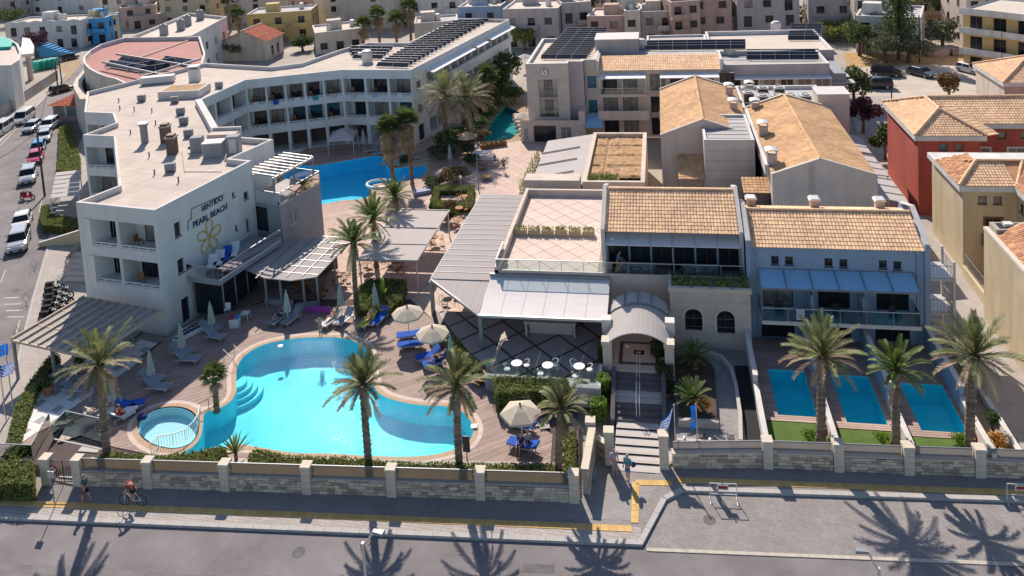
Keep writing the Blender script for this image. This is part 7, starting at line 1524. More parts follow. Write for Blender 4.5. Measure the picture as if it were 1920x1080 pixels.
TOWN = [
('wavy_house', 'white house with wavy parapet behind the bougainvillea', (8, 44), (150, 38), 6.6, 9, 'white_render', 'roof_cream', 2, 5, None),
('blue_house', 'bright blue house end with arched balcony beside the white wavy house', (151, 36), (197, 33), 6.4, 8, 'blue_render', 'roof_cream', 2, 2, [0, 1]),
('yellow_house', 'narrow pale yellow house next to the blue one', (198, 32), (222, 27), 6.2, 8, 'ochre_render', 'roof_cream', 2, 1, None),
('pink_block', 'dusky pink flat block behind the yellow house', (224, 15), (292, 8), 6, 10, 'pink_render', 'roof_cream', 2, 2, None),
('rose_block', 'rose-coloured low block behind the grey-green tree', (240, 32), (330, 22), 3.6, 7, 'pink_render', 'tile_white', 1, 3, None),
('ochre_hotel', 'ochre two-storey hotel with glazed upper balconies', (462, 27), (582, 19), 6.6, 9, 'yellow_render', 'roof_grey', 2, 3, [0, 1, 2]),
('cream_block', 'tall cream block with a blank wall behind the fan palms', (586, -22), (736, -24), 10, 14, 'cream_render', 'roof_cream', 3, 2, None),
('low_terraces', 'low cream terraces stepping behind the hotel wing', (590, 62), (680, 52), 4.6, 10, 'cream_render', 'roof_cream', 1, 3, None),
('salmon_block', 'salmon-coloured block with awning behind the tall fan palm', (738, -6), (806, -10), 7, 10, 'pink_render', 'roof_cream', 2, 2, [0]),
('beige_house', 'beige house with pale roof hatch behind the solar wing', (776, 44), (858, 38), 5.0, 8, 'cream_render', 'roof_grey', 1, 2, None),
('sky_house', 'pale blue-grey house with white-framed upper wall', (858, 13), (938, 11), 7, 10, 'bluegrey_render', 'roof_cream', 2, 2, None),
('dove_house', 'dove-grey two-storey house with small balcony', (942, 17), (1046, 15), 8, 11, 'lilac_render', 'roof_cream', 2, 3, [1]),
('mauve_house', 'mauve house with roof terrace behind the bare tree', (1052, 6), (1108, 2), 8.5, 10, 'lilac_render', 'roof_cream', 2, 2, [1]),
('peach_house', 'peach house with flat terraces and brown doors', (1100, 30), (1196, 29), 6.4, 9, 'pink_render', 'tile_pink', 2, 3, None),
('peach_tower', 'peach stair tower with one dark window above the terraces', (1170, 20), (1200, 19), 7.8, 8, 'cream_render', 'roof_cream', 2, 1, None),
('peach_wing', 'peach wing with deep balcony beside the stair tower', (1201, 22), (1262, 20), 6.8, 9, 'cream_render', 'roof_cream', 2, 2, [1]),
('rosy_block', 'rosy block with dark balcony doors behind the peach wing', (1258, 4), (1312, 0), 9, 10, 'pink_render', 'roof_cream', 3, 2, [0]),
('white_roof_house', 'low ochre house with red corners and wide white roof', (1326, 33), (1492, 28), 4.6, 11, 'cream_render', 'tile_white', 1, 4, None),
('grey_block', 'grey block with one brown shutter behind the green tree', (1515, -6), (1606, -8), 8, 10, 'lilac_render', 'roof_cream', 2, 2, None),
('white_house', 'white house with grey roof terrace behind the conifer', (1604, 29), (1727, 33), 6.6, 12, 'white_render', 'roof_grey', 2, 3, None),
('white_cabin', 'small white cabin with single door by the pink house', (1890, 74), (1990, 80), 4.4, 8, 'white_render', 'roof_cream', 1, 2, None),
]
for a in TOWN: town(a[0], a[1], a[2], a[3], a[4], a[5], a[6], a[7], a[8], a[9], a[10])
cols_ = [('cream_render', 'cream'), ('white_render', 'white'), ('lilac_render', 'greyish'), ('pink_render', 'pinkish'), ('beige_render', 'beige'), ('ochre_render', 'sandy')]
nb = ['behind the white wavy house','above the bougainvillea','behind the blue house','behind the pink block','behind the grey-green tree','beyond the white flat block','beyond the rear fan palm','behind the ochre hotel','beside the tall cream block','behind the salmon block','behind the sky house','behind the dove-grey house','behind the mauve house','behind the peach terraces','behind the rosy block','behind the white roof','behind the red corners','behind the grey block','behind the conifer top','beyond the tall dark tree','behind the apartments']
x = -60; k = 0
while x < 1960:
 w = ru(75, 125); mw, nm = cols_[(k*5+2) % 6]; h = pick([6.2, 7, 8.6, 9.4]); y = ru(-16, -4)
 town('far_house',f'{nm} far house at the edge of the town {nb[min(k, len(nb)-1)]}',(x,y),(x+w,y-2-w*.02),h,10,mw,'roof_cream',2 if h < 8 else 3,3,[random.randint(0,2)] if rr01() < .6 else None); x += w+ru(8,30); k += 1
 if k >= len(nb): break
x = -120
for k in range(12):
 w = ru(110, 160); mw, nm = cols_[(k*3+1) % 6]; town('distant_house', f'{nm} distant house in the last row of the town', (x, -52), (x+w, -56), 7.5, 12, mw, 'roof_cream', 2, 3, None, .4); x += w+22
for o in [o for o in C.objects if o.parent is None and o.name.startswith('distant_house')]: o['group'] = 'last row of houses'
# wavy parapet caps on the white house
wv = [o for o in C.objects if o.name == 'wavy_house'][0]
a, b = G(8, 44, 6.6), G(150, 38, 6.6); m = MB(); n_ = 40
for i in range(n_):
 f_ = lambda t: 6.6+.35*abs(sin(t*PI*6)); t0,t1 = i/n_,(i+1)/n_; p,q = lerp(a,b,t0),lerp(a,b,t1); m.hexa([V(p.x,p.y-.02,6.59),V(q.x,q.y-.02,6.59),V(q.x,q.y+.25,6.59),V(p.x,p.y+.25,6.59)],[V(p.x,p.y-.02,f_(t0)),V(q.x,q.y-.02,f_(t1)),V(q.x,q.y+.25,f_(t1)),V(p.x,p.y+.25,f_(t0))])
m.b('wavy_parapet', 'white_render', wv)
bs = thing('blue_stair', 'bright blue outside stair in front of the white wavy house', 'stair', G(115, 105, 0)); s0_, s1_ = G(82, 102, 0), G(150, 100, 0); u = (s1_-s0_).normalized()
for k in range(9): MB().obox(s0_+u*(.9*k)+V(0, -2.5, 0), u*.9, V(0, 2.4, 0), zz*(3.2-.34*k)).b('step', 'blue_render', bs)
MB().obox(s0_+V(0, -2.7, 0), u*8.3, V(0, .2, 0), zz*1.0).b('side_wall', 'blue_render', bs)
# red-roofed cottage
ct = thing('cottage','cream cottage with bright red tiled gable behind the hotel roof','cottage',G(470,118)); c = G(468,117); x0,x1,y0,y1 = c.x-6.2,c.x+3.2,c.y+1.0,c.y+9.0; m = MB(); close_walls(m,rect(x0,x1,y0,y1),set(),0,4.2); m.poly([(x0,y0,4.2),(x1,y0,4.2),((x0+x1)/2,y0,6.3)]); m.b('wall','cream_render',ct); xm = (x0+x1)/2
tiles(ct,(x0-.5,y1,4.1),(x0-.5,y0-.3,4.1),(xm,y0-.3,6.4),(xm,y1,6.4),'tile_red','roof_tiles',.3,.45); tiles(ct,(x1+.5,y0-.3,4.1),(x1+.5,y1,4.1),(xm,y1,6.4),(xm,y0-.3,6.4),'tile_red','roof_tiles',.3,.45); ridge(ct,(xm,y0-.3,6.42),(xm,y1,6.42),.14,'tile_pink')
for yy in (2.5, 5): window(ct, (x1, y0), V(0, 1, 0), V(1, 0, 0), yy, yy+.8, .6, 2.6, -.02, 'door', 'frame_dark', 'pane_dark', 0, False)
# glazed strip and awnings of the ochre hotel
# apartment block on the right
ap = thing('apartments','yellow and white apartment block with angled balconies','apartments',G(1806,85)); p,q = G(1806,16,10),G(1990,34,10); p = V(p.x,p.y,0); q = V(q.x,q.y,0); L_ = (q-p).length; u = (q-p)/L_; n = V(-u.y,u.x,0); m = MB(); its = []
for z0_ in (.4, 3.6, 6.8):
 for k in range(7): its.append(dict(k='d', s=(1.0+k*3.4, 2.8+k*3.4, z0_, z0_+2.2), frame='frame_brown', pane='pane_dark', d=.2)) if 3+k*3.4 < L_ else None
facade(ap,m,p,q,0,10,its); m.b('wall','yellow_render',ap); m = MB(); wall_faces(m,q,q+n*12,0,10,[]); wall_faces(m,q+n*12,p+n*12,0,10,[]); wall_faces(m,p+n*12,p,0,10,[]); m.b('side_wall','white_render',ap); flat_roof(ap,[p,q,q+n*12,p+n*12],9.7,'roof_cream')
for z0_ in (3.2, 6.4, 9.4):
 for k in range(4):
  a = p+u*(.05+k*6.2)+zz*z0_; b = p+u*(6.1+k*6.2)+zz*z0_; MB().hexa([a, b, b-n*(2.2 if k % 2 else 1.4), a-n*1.5], [v+zz*.2 for v in (a, b, b-n*(2.2 if k % 2 else 1.4), a-n*1.5)]).b('balcony_slab', 'white_render', ap)
  a2, b2 = a-n*1.45+zz*.2, b-n*(2.15 if k % 2 else 1.35)+zz*.2; MB().obox(a2, b2-a2, n*.12, zz*.75).b('balcony_front', 'white_render', ap)
tu = thing('tiled_outhouse','small stone outhouse with clay tile roof below the dark tree','outhouse',G(1750,70)); c = G(1750,68); MB().box(c.x-3,c.x+3,c.y,c.y+4,0,2.6).b('wall','mortar',tu); tiles(tu,(c.x-3.3,c.y-.3,2.6),(c.x+3.3,c.y-.3,2.6),(c.x+3.3,c.y+4,3.6),(c.x-3.3,c.y+4,3.6),'terracotta_old','roof_tiles',.35,.5)
for k in range(16):
 t = k/15; c = G(1745+t*110,103+3*sin(k)-t*2,.0); r_ = MB(); r_.lathe(c,[(1.0,-.1),(1.15,.5),(.8,1.1),(.3,1.4)],7,sx=ru(.9,1.5),sy=ru(.7,1.1)); single('rubble_heap',r_,'rock','brown rubble heap in the stony bank behind the car park','rubble','rubble bank behind the car park')
# --- building site and curved terrace at the far left
cvt = thing('curved_terrace','white curved terrace building with turquoise roof pool at the street corner','building',G(30,130)); pts = [G(x,y,8) for x,y in ((-120,125),(20,122),(36,112),(40,96),(34,82),(18,72),(-120,62))]; pts = ccw(z0v(pts)); m = MB(); close_walls(m,pts,set(),0,8); m.b('wall','white_render',cvt); flat_roof(cvt,pts,7.5,'roof_cream'); parapet_ring(cvt,pts,7.5,8,.35); MB().prism([(p.x,p.y) for p in Gs([(-60,92),(20,88),(24,78),(10,70),(-60,66)],8)],7.6,8.1).b('roof_pool','green_bin',cvt); MB().prism([(p.x,p.y) for p in Gs([(30,103),(62,100),(64,86),(56,72),(42,70),(40,86)],6)],5.4,6).b('curved_canopy','white_render',cvt); c = G(52,100,5.4); MB().tube(V(c.x,c.y,0),V(c.x,c.y,5.4),.5,n=10).b('column','cream_render',cvt)
gn = thing('netted_scaffold','building wrapped in dark green scaffold netting beside the street','scaffold',G(20,200)); a,b = G(-60,140,7),G(34,108,7); u = (b-a).normalized(); n = V(-u.y,u.x,0); MB().obox(V(a.x,a.y,0),u*(b-a).length,n*6,zz*7).b('netting','green_net',gn); MB().obox(V(a.x,a.y,7.0),u*(b-a).length,n*6,zz*.3).b('slab','pave_light',gn)
for k in range(7): c = lerp(a, b, k/6); MB().tube(V(c.x, c.y, 0)-n*.1, V(c.x, c.y, 7.6)-n*.1, .06, n=5).b('scaffold_pole', 'metal_light', gn)
cw_ = thing('site_wall', 'long grey concrete wall along the far side of the street', 'wall', G(60, 200)); a, b = G(-40, 250, 0), G(108, 150, 0); u = (b-a).normalized(); n_ = 8
for k in range(n_): p = lerp(a, b, k/n_); MB().obox(p, u*((b-a).length/n_-.03), V(.1, .15, 0), zz*2.0).b('wall_panel', 'mortar' if k % 2 else 'kerb', cw_)
for k,px in enumerate(((70,132),(80,130),(90,128),(100,126))): c = G(*px); T = thing('waste_bin','turquoise wheeled waste bin in the row by the sandy plot','bin',c,0,'turquoise waste bins'); MB().hexa([c+V(-.9,-.6,.2),c+V(.9,-.6,.2),c+V(.9,.6,.2),c+V(-.9,.6,.2)],[c+V(-1.1,-.75,1.6),c+V(1.1,-.75,1.6),c+V(1.1,.75,1.6),c+V(-1.1,.75,1.6)]).b('body','green_bin',T); MB().hexa([c+V(-1.15,-.8,1.6),c+V(1.15,-.8,1.6),c+V(1.15,.8,1.6),c+V(-1.15,.8,1.6)],[c+V(-1.0,-.3,1.95),c+V(1.0,-.3,1.95),c+V(1.0,.7,1.95),c+V(-1.0,.7,1.95)]).b('lid','green_bin',T)
structure('sandy_plot', MB().sheet(z0v(Gs([(115, 160), (150, 125), (150, 112), (108, 118)], 0)), (), .03), 'earth')
# kiosk with red roof by the hotel's street side
kk_ = thing('street_kiosk','glazed kiosk with red tiled roof on the hotel street side','kiosk',G(122,225)); c = G(122,228); MB().box(c.x-2,c.x+2.6,c.y,c.y+4,0,.9).b('plinth','pink_render',kk_); MB().box(c.x-1.9,c.x+2.5,c.y+.1,c.y+3.9,.9,2.7).b('glazing','pane_curtain',kk_); tiles(kk_,(c.x-2.6,c.y-.5,2.7),(c.x+2.8,c.y-.5,2.7),(c.x+1.5,c.y+3.5,4.0),(c.x+.5,c.y+3.5,4.0),'tile_red','roof_tiles',.3,.45)
for sx in (-1.95, .3, 2.5): MB().box(c.x+sx-.12, c.x+sx+.12, c.y, c.y+.2, .9, 2.7).b('post', 'white_paint', kk_)
# pergola with white slatted roof behind the hotel front block
ws = thing('slat_pergola', 'white slatted pergola over the street-side tables', 'pergola', G(120, 370)); a, b, c, d = Gs([(95, 372), (148, 366), (150, 325), (104, 330)], 2.6)
for k in range(6): p, q = lerp(a, d, k/5), lerp(b, c, k/5); MB().obox(p, q-p, (d-a)*.16, zz*.04).b('slat_panel', 'canvas_white', ws)
for p in (a, b, c, d): MB().tube(V(p.x, p.y, .1), p, .07, n=6).b('post', 'white_paint', ws)
rw_ = thing('ramp_wall','tan sloping ramp wall beside the hotel front corner','wall',G(110,460)); a,b = G(72,462,.1),G(150,458,.1); MB().hexa([a,b,b+V(0,.3,0),a+V(0,.3,0)],[a+zz*.3,b+zz*1.4,b+V(0,.3,1.4),a+V(0,.3,.3)]).b('wall','ochre_render',rw_); a2,b2 = a+zz*.3,b+zz*1.4; MB().obox(a2+V(0,-.04,0),b2-a2,V(0,.38,0),zz*.06).b('coping','parapet',rw_)
fs = thing('front_steps', 'tan steps with handrail beside the hotel front corner', 'steps', G(140, 515))
for k in range(5): c = G(152, 530-k*9, .1); MB().box(c.x-2.0+.1*k, c.x+.6, c.y, c.y+2.4-.4*k, .1, .25+.15*k).b('step', 'tile_pink', fs)
hr = MB(); p, q = G(124, 505, .1), G(150, 480, .1); hr.path([p, p+zz*.95, q+zz*1.5, q], .03, 6); hr.b('handrail', 'metal_grey', fs)
MB().obox(G(125, 500, .1), G(150, 475, .1)-G(125, 500, .1), V(0, .2, 0), zz*1.0).b('balustrade_panel', 'ochre_render', fs)
# utility poles and wires
def pole(px_base,H_,label,r=.13): c = G(*px_base); T = thing('utility_pole',label,'pole',c,0); MB().tube(c,c+zz*H_,r,r*.75,8).b('pole','metal_dark',T); MB().beam(c+V(-.7,0,H_-.6),c+V(.7,0,H_-.6),.08,.08).b('crossarm','metal_dark',T); return c+zz*H_
w0_ = pole((84,368),8.0,'dark wooden utility pole at the kerb beside the parked red car'); w1_ = pole((201,78),9,'tall utility pole before the blue house'); w2_ = pole((108,160),5,'dark pole at the corner of the sandy plot, nearer the street'); w3_ = pole((116,157),5,'dark pole at the corner of the sandy plot, nearer the round building'); w4_ = pole((246,40),8,'thin pole beside the rose-coloured block'); w5_ = pole((1724,118),8,'thin pole at the olive trees of the car park'); w6_ = pole((1672,208),4,'slim post at the lane corner of the car park',.1)
for a,b,lb in ((w0_,G(-60,320,7),'thin black wire from the kerb pole across the side street'),(w0_,w2_,'thin black wire between the kerb pole and the plot poles'),(w2_,w1_,'thin black wire from the plot poles to the blue house pole')): single('overhead_wire',MB().path([lerp(a,b,t/8)-zz*(.6*sin(PI*t/8)) for t in range(9)],.025,4),'cloth_black',lb,'wire')
# ================================================================ VEHICLES
def loft(sections, closed=True, t=.5):
 """sections: list of rings (equal point counts)"""
 m = MB(); n = len(sections[0])
 for r_ in sections: m.v += [tuple(p) for p in r_]
 for i in range(len(sections)-1):
  for k in range(n): m.f.append((i*n+k, i*n+(k+1) % n, (i+1)*n+(k+1) % n, (i+1)*n+k)); m.t.append(t)
 m.f.append(tuple(range(n-1, -1, -1))); m.t.append(t); m.f.append(tuple((len(sections)-1)*n+k for k in range(n))); m.t.append(t); return m
def car_ring(x, hw, z0, z1, belt=None):
 b = belt or (z0+z1)/2; return [(x, -hw*.86, z0), (x, hw*.86, z0), (x, hw*.99, z0+.12), (x, hw, b), (x, hw*.95, z1-.04), (x, hw*.82, z1), (x, -hw*.82, z1), (x, -hw*.95, z1-.04), (x, -hw, b), (x, -hw*.99, z0+.12)]
def car(label, loc, rz, kind='hatch', paint='car_white', group=None, scale=1.0):
 T = thing('parked_car' if kind != 'van' else 'parked_van', label, 'van' if kind == 'van' else 'car', loc, rz, group, local=True); T.scale = (scale,)*3
 L_, W_, Hc = dict(hatch=(4.0, 1.72, 1.48), sedan=(4.5, 1.76, 1.44), suv=(4.6, 1.86, 1.70), van=(4.9, 1.9, 1.95))[kind]; h = L_/2; hw = W_/2
 hood = dict(hatch=.92, sedan=.90, suv=1.05, van=1.12)[kind]; belt = hood+.04; tail = dict(hatch=1.0, sedan=.98, suv=1.08, van=1.2)[kind]
 b = loft([car_ring(-h,hw*.84,.32,.74),car_ring(-h+.06,hw*.92,.26,tail-.1),car_ring(-h+.35,hw,.22,tail),car_ring(-.6,hw,.2,belt),car_ring(.55,hw,.2,belt),car_ring(h-1.05,hw,.2,hood),car_ring(h-.4,hw*.97,.22,hood-.12),car_ring(h-.08,hw*.88,.28,hood-.27),car_ring(h,hw*.8,.34,.58)]); b.smooth = False; b.b('body',paint,T)
 # greenhouse: glass volume, painted roof and pillars
 xr0,xr1 = dict(hatch=(-h+.35,h-1.75),sedan=(-h+1.05,h-1.85),suv=(-h+.3,h-1.8),van=(-h+.12,h-1.55))[kind]; bx0,bx1 = dict(hatch=(-h+.1,h-1.0),sedan=(-h+.45,h-1.15),suv=(-h+.1,h-1.15),van=(-h+.06,h-.75))[kind]; tw = hw*.74
 q = [(bx0,-hw*.92,belt-.03),(bx1,-hw*.92,belt-.03),(bx1,hw*.92,belt-.03),(bx0,hw*.92,belt-.03)]; r_ = [(xr0,-tw,Hc-.06),(xr1,-tw,Hc-.06),(xr1,tw,Hc-.06),(xr0,tw,Hc-.06)]; MB().hexa(q,r_,.5).b('window_glass','car_glass',T)
 MB().hexa([(xr0-.03,-tw-.03,Hc-.07),(xr1+.06,-tw-.03,Hc-.07),(xr1+.06,tw+.03,Hc-.07),(xr0-.03,tw+.03,Hc-.07)],[(xr0+.12,-tw+.06,Hc),(xr1-.15,-tw+.06,Hc),(xr1-.15,tw-.06,Hc),(xr0+.12,tw-.06,Hc)],.5).b('roof',paint,T)
 for s_ in (-1, 1):
  pl_ = MB()
  for f_ in (0, .47, 1): a = V(bx0+(bx1-bx0)*f_, s_*hw*.925, belt-.02); c = V(xr0+(xr1-xr0)*f_, s_*(tw+.01), Hc-.06); pl_.beam(a, c, .07 if f_ != 0 else .16, .05)
  pl_.b('pillars', paint, T)
  for nm, x, z, m_ in (('headlight', h-.14, hood-.30, 'lamp_clear'), ('tail_light', -h+.05, tail-.28, 'lamp_red')): MB().box(x-.1, x+.1, s_*hw*.64-.17, s_*hw*.64+.17, z-.07, z+.07).b(nm, m_, T)
  MB().box(bx1-.25, bx1-.1, s_*(hw+.09)-.1, s_*(hw+.09)+.1, belt+.02, belt+.16).b('wing_mirror', paint, T)
  for xw in (-h*.62, h*.62):
   w = MB(); n_ = 16
   ring = [(xw+.31*cos(2*PI*i/n_),.31*sin(2*PI*i/n_)+.31) for i in range(n_)]; y0_,y1_ = s_*(hw-.2),s_*(hw+.015); w.hexa([(a,y0_,c) for a,c in ring],[(a,y1_,c) for a,c in ring],.5); o = w.b('wheel','tyre',T); MB().hexa([(xw+(a-xw)*.62,y1_+s_*.002,.31+(c-.31)*.62) for a,c in ring],[(xw+(a-xw)*.58,y1_+s_*.012,.31+(c-.31)*.58) for a,c in ring],.5).b('rim','rim',o)
 MB().box(h-.02,h+.03,-.55,.55,.36,.56).b('grille','plastic_black',T); MB().box(h+.03,h+.035,-.24,.24,.4,.5).b('number_plate','offwhite',T); MB().box(-h-.03,-h+.02,-.24,.24,.55,.66).b('number_plate','offwhite',T)
 return T
def heading(a, b): d = G(*b)-G(*a); return math.atan2(d.y, d.x)
sdn = heading((88, 300), (45, 430)); sd2 = heading((120, 205), (60, 250))
for px,kd,pt,lb,hd in (((36,462),'suv','car_silver','silver-white car with dark grille, foremost in the kerbside line',sdn),((42,424),'sedan','car_white','white car parked bumper to bumper behind the silver one',sdn),((54,338),'suv','car_silver','pale beige car parked beside the utility pole',sdn),((68,303),'hatch','car_red','pink-red small car parked behind the pale beige one',sdn),((72,285),'hatch','car_blue','light blue small car parked behind the red one',sdn),((84,262),'sedan','car_silver','silver car parked behind the light blue one',sdn),((93,242),'suv','car_white','white car parked beside the kiosk hedge',sd2),((60,245),'hatch','car_silver','silver hatchback driving behind the white van',sd2),((46,228),'van','car_white','white delivery van standing in the side street',sd2),((4,250),'van','car_white','white pickup half hidden at the site wall',sd2)): car(lb,G(*px,.005),hd,kd,pt)
for px,kd,pt,lb,hd in (((1662,142),'suv','car_black','black estate car with bright roof by the dry verge',-.3),((1727,142),'sedan','car_grey','dark grey sedan facing the lane in the car park',-1.0),((1818,136),'hatch','car_white','white hatchback at the far side of the car park',-1.05),((1642,165),'suv','car_black','dark blue-black van at the lane end of the car park',3.1)): car(lb,G(*px,.015),hd,kd,pt)
for px, lb, pt in (((130, 112), 'dark car half hidden beside the turquoise bins', 'car_black'), ((116, 172), 'dark car at the corner by the site wall', 'car_black')): car(lb, G(*px, .01), 1.2, 'hatch', pt)
# scooters and motorbike
def scooter(label, loc, rz, m='plastic_black', group=None, name='scooter', seat=True, scale=1.0):
 T = thing(name, label, 'scooter' if name == 'scooter' else 'motorbike', loc, rz, group, local=True); T.scale = (scale,)*3
 for x in (-.62,.62): MB().path([V(x+.24*cos(a),0,.26+.24*sin(a)) for a in [2*PI*i/14 for i in range(15)]],.055,6,False).b('wheel','tyre',T); MB().lathe((x,0,.2),[(.03,0),(.12,.05),(.03,.12)],8).b('hub','rim',T)
 loft([[(-.75,-.1,.45),(-.75,.1,.45),(-.75,.1,.7),(-.75,-.1,.7)],[(-.35,-.19,.3),(-.35,.19,.3),(-.35,.19,.78),(-.35,-.19,.78)],[(.05,-.16,.26),(.05,.16,.26),(.05,.14,.5),(.05,-.14,.5)],[(.35,-.17,.26),(.35,.17,.26),(.35,.15,.36),(.35,-.15,.36)]]).b('body',m,T)
 MB().hexa([(.36,-.2,.3),(.5,-.17,.3),(.5,.17,.3),(.36,.2,.3)],[(.3,-.16,.92),(.4,-.14,.95),(.4,.14,.95),(.3,.16,.92)]).b('leg_shield',m,T); MB().box(-.7,-.0,-.15,.15,.76,.86).b('seat','cloth_black',T); MB().tube((.62,0,.26),(.36,0,1.0),.035,n=6).tube((.36,-.33,1.02),(.36,.33,1.02),.022,n=6).b('handlebar','metal_grey',T); MB().box(.42,.52,-.08,.08,.82,.95).b('headlight','lamp_clear',T)
 for s_ in (-1, 1): MB().box(.33, .37, s_*.3-.07, s_*.3+.07, 1.1, 1.2).b('mirror', 'plastic_black', T)
 return T
sc0 = scooter('black parked scooter in the row by the hotel front corner', G(103, 545, .1), .35, group='parked scooters');
for k, px in enumerate(((103, 556), (104, 568), (102, 579), (98, 590), (94, 602), (92, 616), (118, 560), (118, 572), (115, 583), (112, 594))): dup(sc0, G(*px, .1), .35+ru(-.15, .15), scale=1.05)
scooter('red motorbike standing alone in the side street', G(52, 374, .01), .1, 'cloth_red', None, 'motorbike', scale=1.1)
# ================================================================ POOL FURNITURE
def lounger_at(T, towel=None, towel2=None, back=42):
 L1, Lb, w = 1.25, .72, .32; a = dg(back); z = .34
 MB().box(-w,w,0,L1,z,z+.05).b('seat','sling',T); bc_,bs_ = cos(a)*Lb,sin(a)*Lb; MB().hexa([(-w,0,z),(w,0,z),(w,-bc_,z+bs_),(-w,-bc_,z+bs_)],[(-w,.03,z+.05),(w,.03,z+.05),(w,-bc_+.03,z+bs_+.05),(-w,-bc_+.03,z+bs_+.05)]).b('backrest','sling',T)
 MB().box(-w-.04, -w, -.5, L1, z-.04, z+.04).b('side_rail', 'metal_light', T); MB().box(w, w+.04, -.5, L1, z-.04, z+.04).b('side_rail', 'metal_light', T)
 for x in (-w, w-.04):
  for y in (-.35, L1-.25): MB().box(x, x+.04, y, y+.05, 0, z-.04).b('leg', 'metal_light', T)
 if towel:
  MB().hexa([(-w-.03,.0,z+.052),(w+.03,.0,z+.052),(w+.03,L1+.03,z+.052),(-w-.03,L1+.03,z+.052)],[(-w-.03,.0,z+.072),(w+.03,.0,z+.072),(w+.03,L1+.03,z+.072),(-w-.03,L1+.03,z+.072)]).hexa([(-w-.05,.03,z+.052),(w+.05,.03,z+.052),(w+.05,-bc_+.03,z+bs_+.052),(-w-.05,-bc_+.03,z+bs_+.052)],[(-w-.05,.05,z+.08),(w+.05,.05,z+.08),(w+.05,-bc_+.05,z+bs_+.09),(-w-.05,-bc_+.05,z+bs_+.09)]).box(w+.01,w+.06,.1,L1*.8,z-.2,z+.06).b('towel',towel,T)
def lounger(label, px, rz, towel=None, z=ZD, group=None, back=42):
 T = thing('sun_lounger', label, 'sun lounger', G(*px, z), rz, group, local=True); lounger_at(T, towel, None, back); return T
# rz: direction of the foot end measured from +y
R90 = math.radians
lg = lounger('empty grey-blue lounger in the shade of the hotel, under a closed parasol', (388, 622), R90(-95), group='shaded loungers beside the hotel')
for px in ((398, 635), (335, 664), (345, 679), (278, 715), (290, 732)): dup(lg, G(*px, ZD), R90(-95+ru(-8, 8)))
lp = lounger('grey-blue lounger beneath the reed pergola', (118, 708), R90(-95), group='loungers beneath the reed pergola'); dup(lp, G(110, 722, ZD), R90(-95)); dup(lp, G(135, 735, ZD), R90(-90))
lounger('lounger with white towel and reading guest by the front palm', (176, 788), R90(-60), 'towel_white'); lounger('lounger with white and blue towels beside the guest in red', (222, 790), R90(-25), 'towel_white')
lounger('lounger with blue towel behind the guest in red', (236, 768), R90(-70), 'towel_blue')
lounger('grey-blue lounger with dark-haired guest below the closed parasol', (528, 600), R90(162)); lounger('grey-blue lounger with loose towel beside the dark-haired guest', (553, 600), R90(160))
lounger('lounger with pale towel and lying guest near the pool top', (626, 604), R90(160), 'towel_white'); lounger('empty grey lounger beside the lying guest', (652, 600), R90(162))
lounger('lounger with lime towel and sunbathing guest', (695, 606), R90(160), 'towel_lime'); lounger('lounger with blue and teal towels', (717, 600), R90(165), 'towel_blue');
lounger('lounger with bright blue towel under the upper open parasol, the rear of two',(776,634),R90(105),'towel_blue',back=8); lounger('lounger with bright blue towel under the upper open parasol, the front of two',(780,652),R90(105),'towel_blue',back=8)
lounger('lounger with blue towel draped over its raised back under the lower parasol',(812,672),R90(120),'towel_blue'); lounger('lounger with dark towel and guest beside the closed parasol',(826,684),R90(118),'towel_blue')
lounger('lounger with blue towel below the corner parasol', (985, 806), R90(70), 'towel_blue', back=10); lounger('lounger with seated guests at the corner hedge', (990, 845), R90(75), 'towel_blue', back=15)
for k,px in enumerate(((400,500),(413,492),(427,484),(441,476))): lounger(['white-towelled lounger on the glass balcony, nearest the hotel front','white-cushioned lounger on the glass balcony beside the blue towel','blue-towelled lounger on the glass balcony','white-cushioned lounger on the glass balcony beyond the blue towel'][k],px,R90(-160),['towel_white','towel_white','towel_blue','towel_white'][k],3.95)
def parasol_closed(label, px, z=ZD, H_=2.7, m='canvas_sage', group=None):
 T = thing('closed_parasol',label,'parasol',G(*px,z),ru(0,3),group,local=True); MB().lathe((0,0,0),[(.28,0),(.28,.06),(.08,.1)],12).b('base','mortar',T); MB().tube((0,0,.05),(0,0,H_-.1),.028,n=8).b('pole','white_paint',T)
 c = MB(); n_ = 16; prof = [(.24, H_-1.75), (.25, H_-1.6), (.2, H_-1.2), (.17, H_-.9), (.12, H_-.4), (.03, H_-.03)]; ring = []
 for r_, zq in prof: ring.append([V(r_*(1.18 if k % 2 else .72)*cos(2*PI*k/n_), r_*(1.18 if k % 2 else .72)*sin(2*PI*k/n_), zq) for k in range(n_)])
 l_ = loft(ring); l_.t = [rr01() for _ in l_.f]; l_.b('folded_canopy',m,T); MB().path([V(.17*cos(a),.17*sin(a),H_-1.05) for a in [2*PI*i/10 for i in range(11)]],.02,4,False).b('tie_band','canvas_beige',T); MB().lathe((0,0,H_-.05),[(.03,0),(.045,.05),(.01,.1)],8).b('finial','white_paint',T); return T
for px,lb in (((399,628),'closed sage parasol behind the loungers nearest the checkered floor'),((343,672),'closed sage parasol between the middle shaded loungers'),((286,725),'closed sage parasol between the shaded loungers furthest from the hotel'),((541,605),'closed sage parasol by the dark-haired guest'),((641,592),'closed sage parasol behind the empty grey lounger'),((706,592),'closed sage parasol before the hedge square'),((848,697),'closed sage parasol beside the lower open parasol'),((214,775),'closed parasol by the guest in red at the front palm')): parasol_closed(lb,px)
for px,lb in (((683,280),'closed parasol in the hotel courtyard, nearest the fan palms'),((662,262),'closed parasol in the hotel courtyard, beside the gazebo'),((755,288),'closed parasol behind the tall fan palms'),((845,312),'closed parasol beside the oleander clump')): parasol_closed(lb,px,.42)
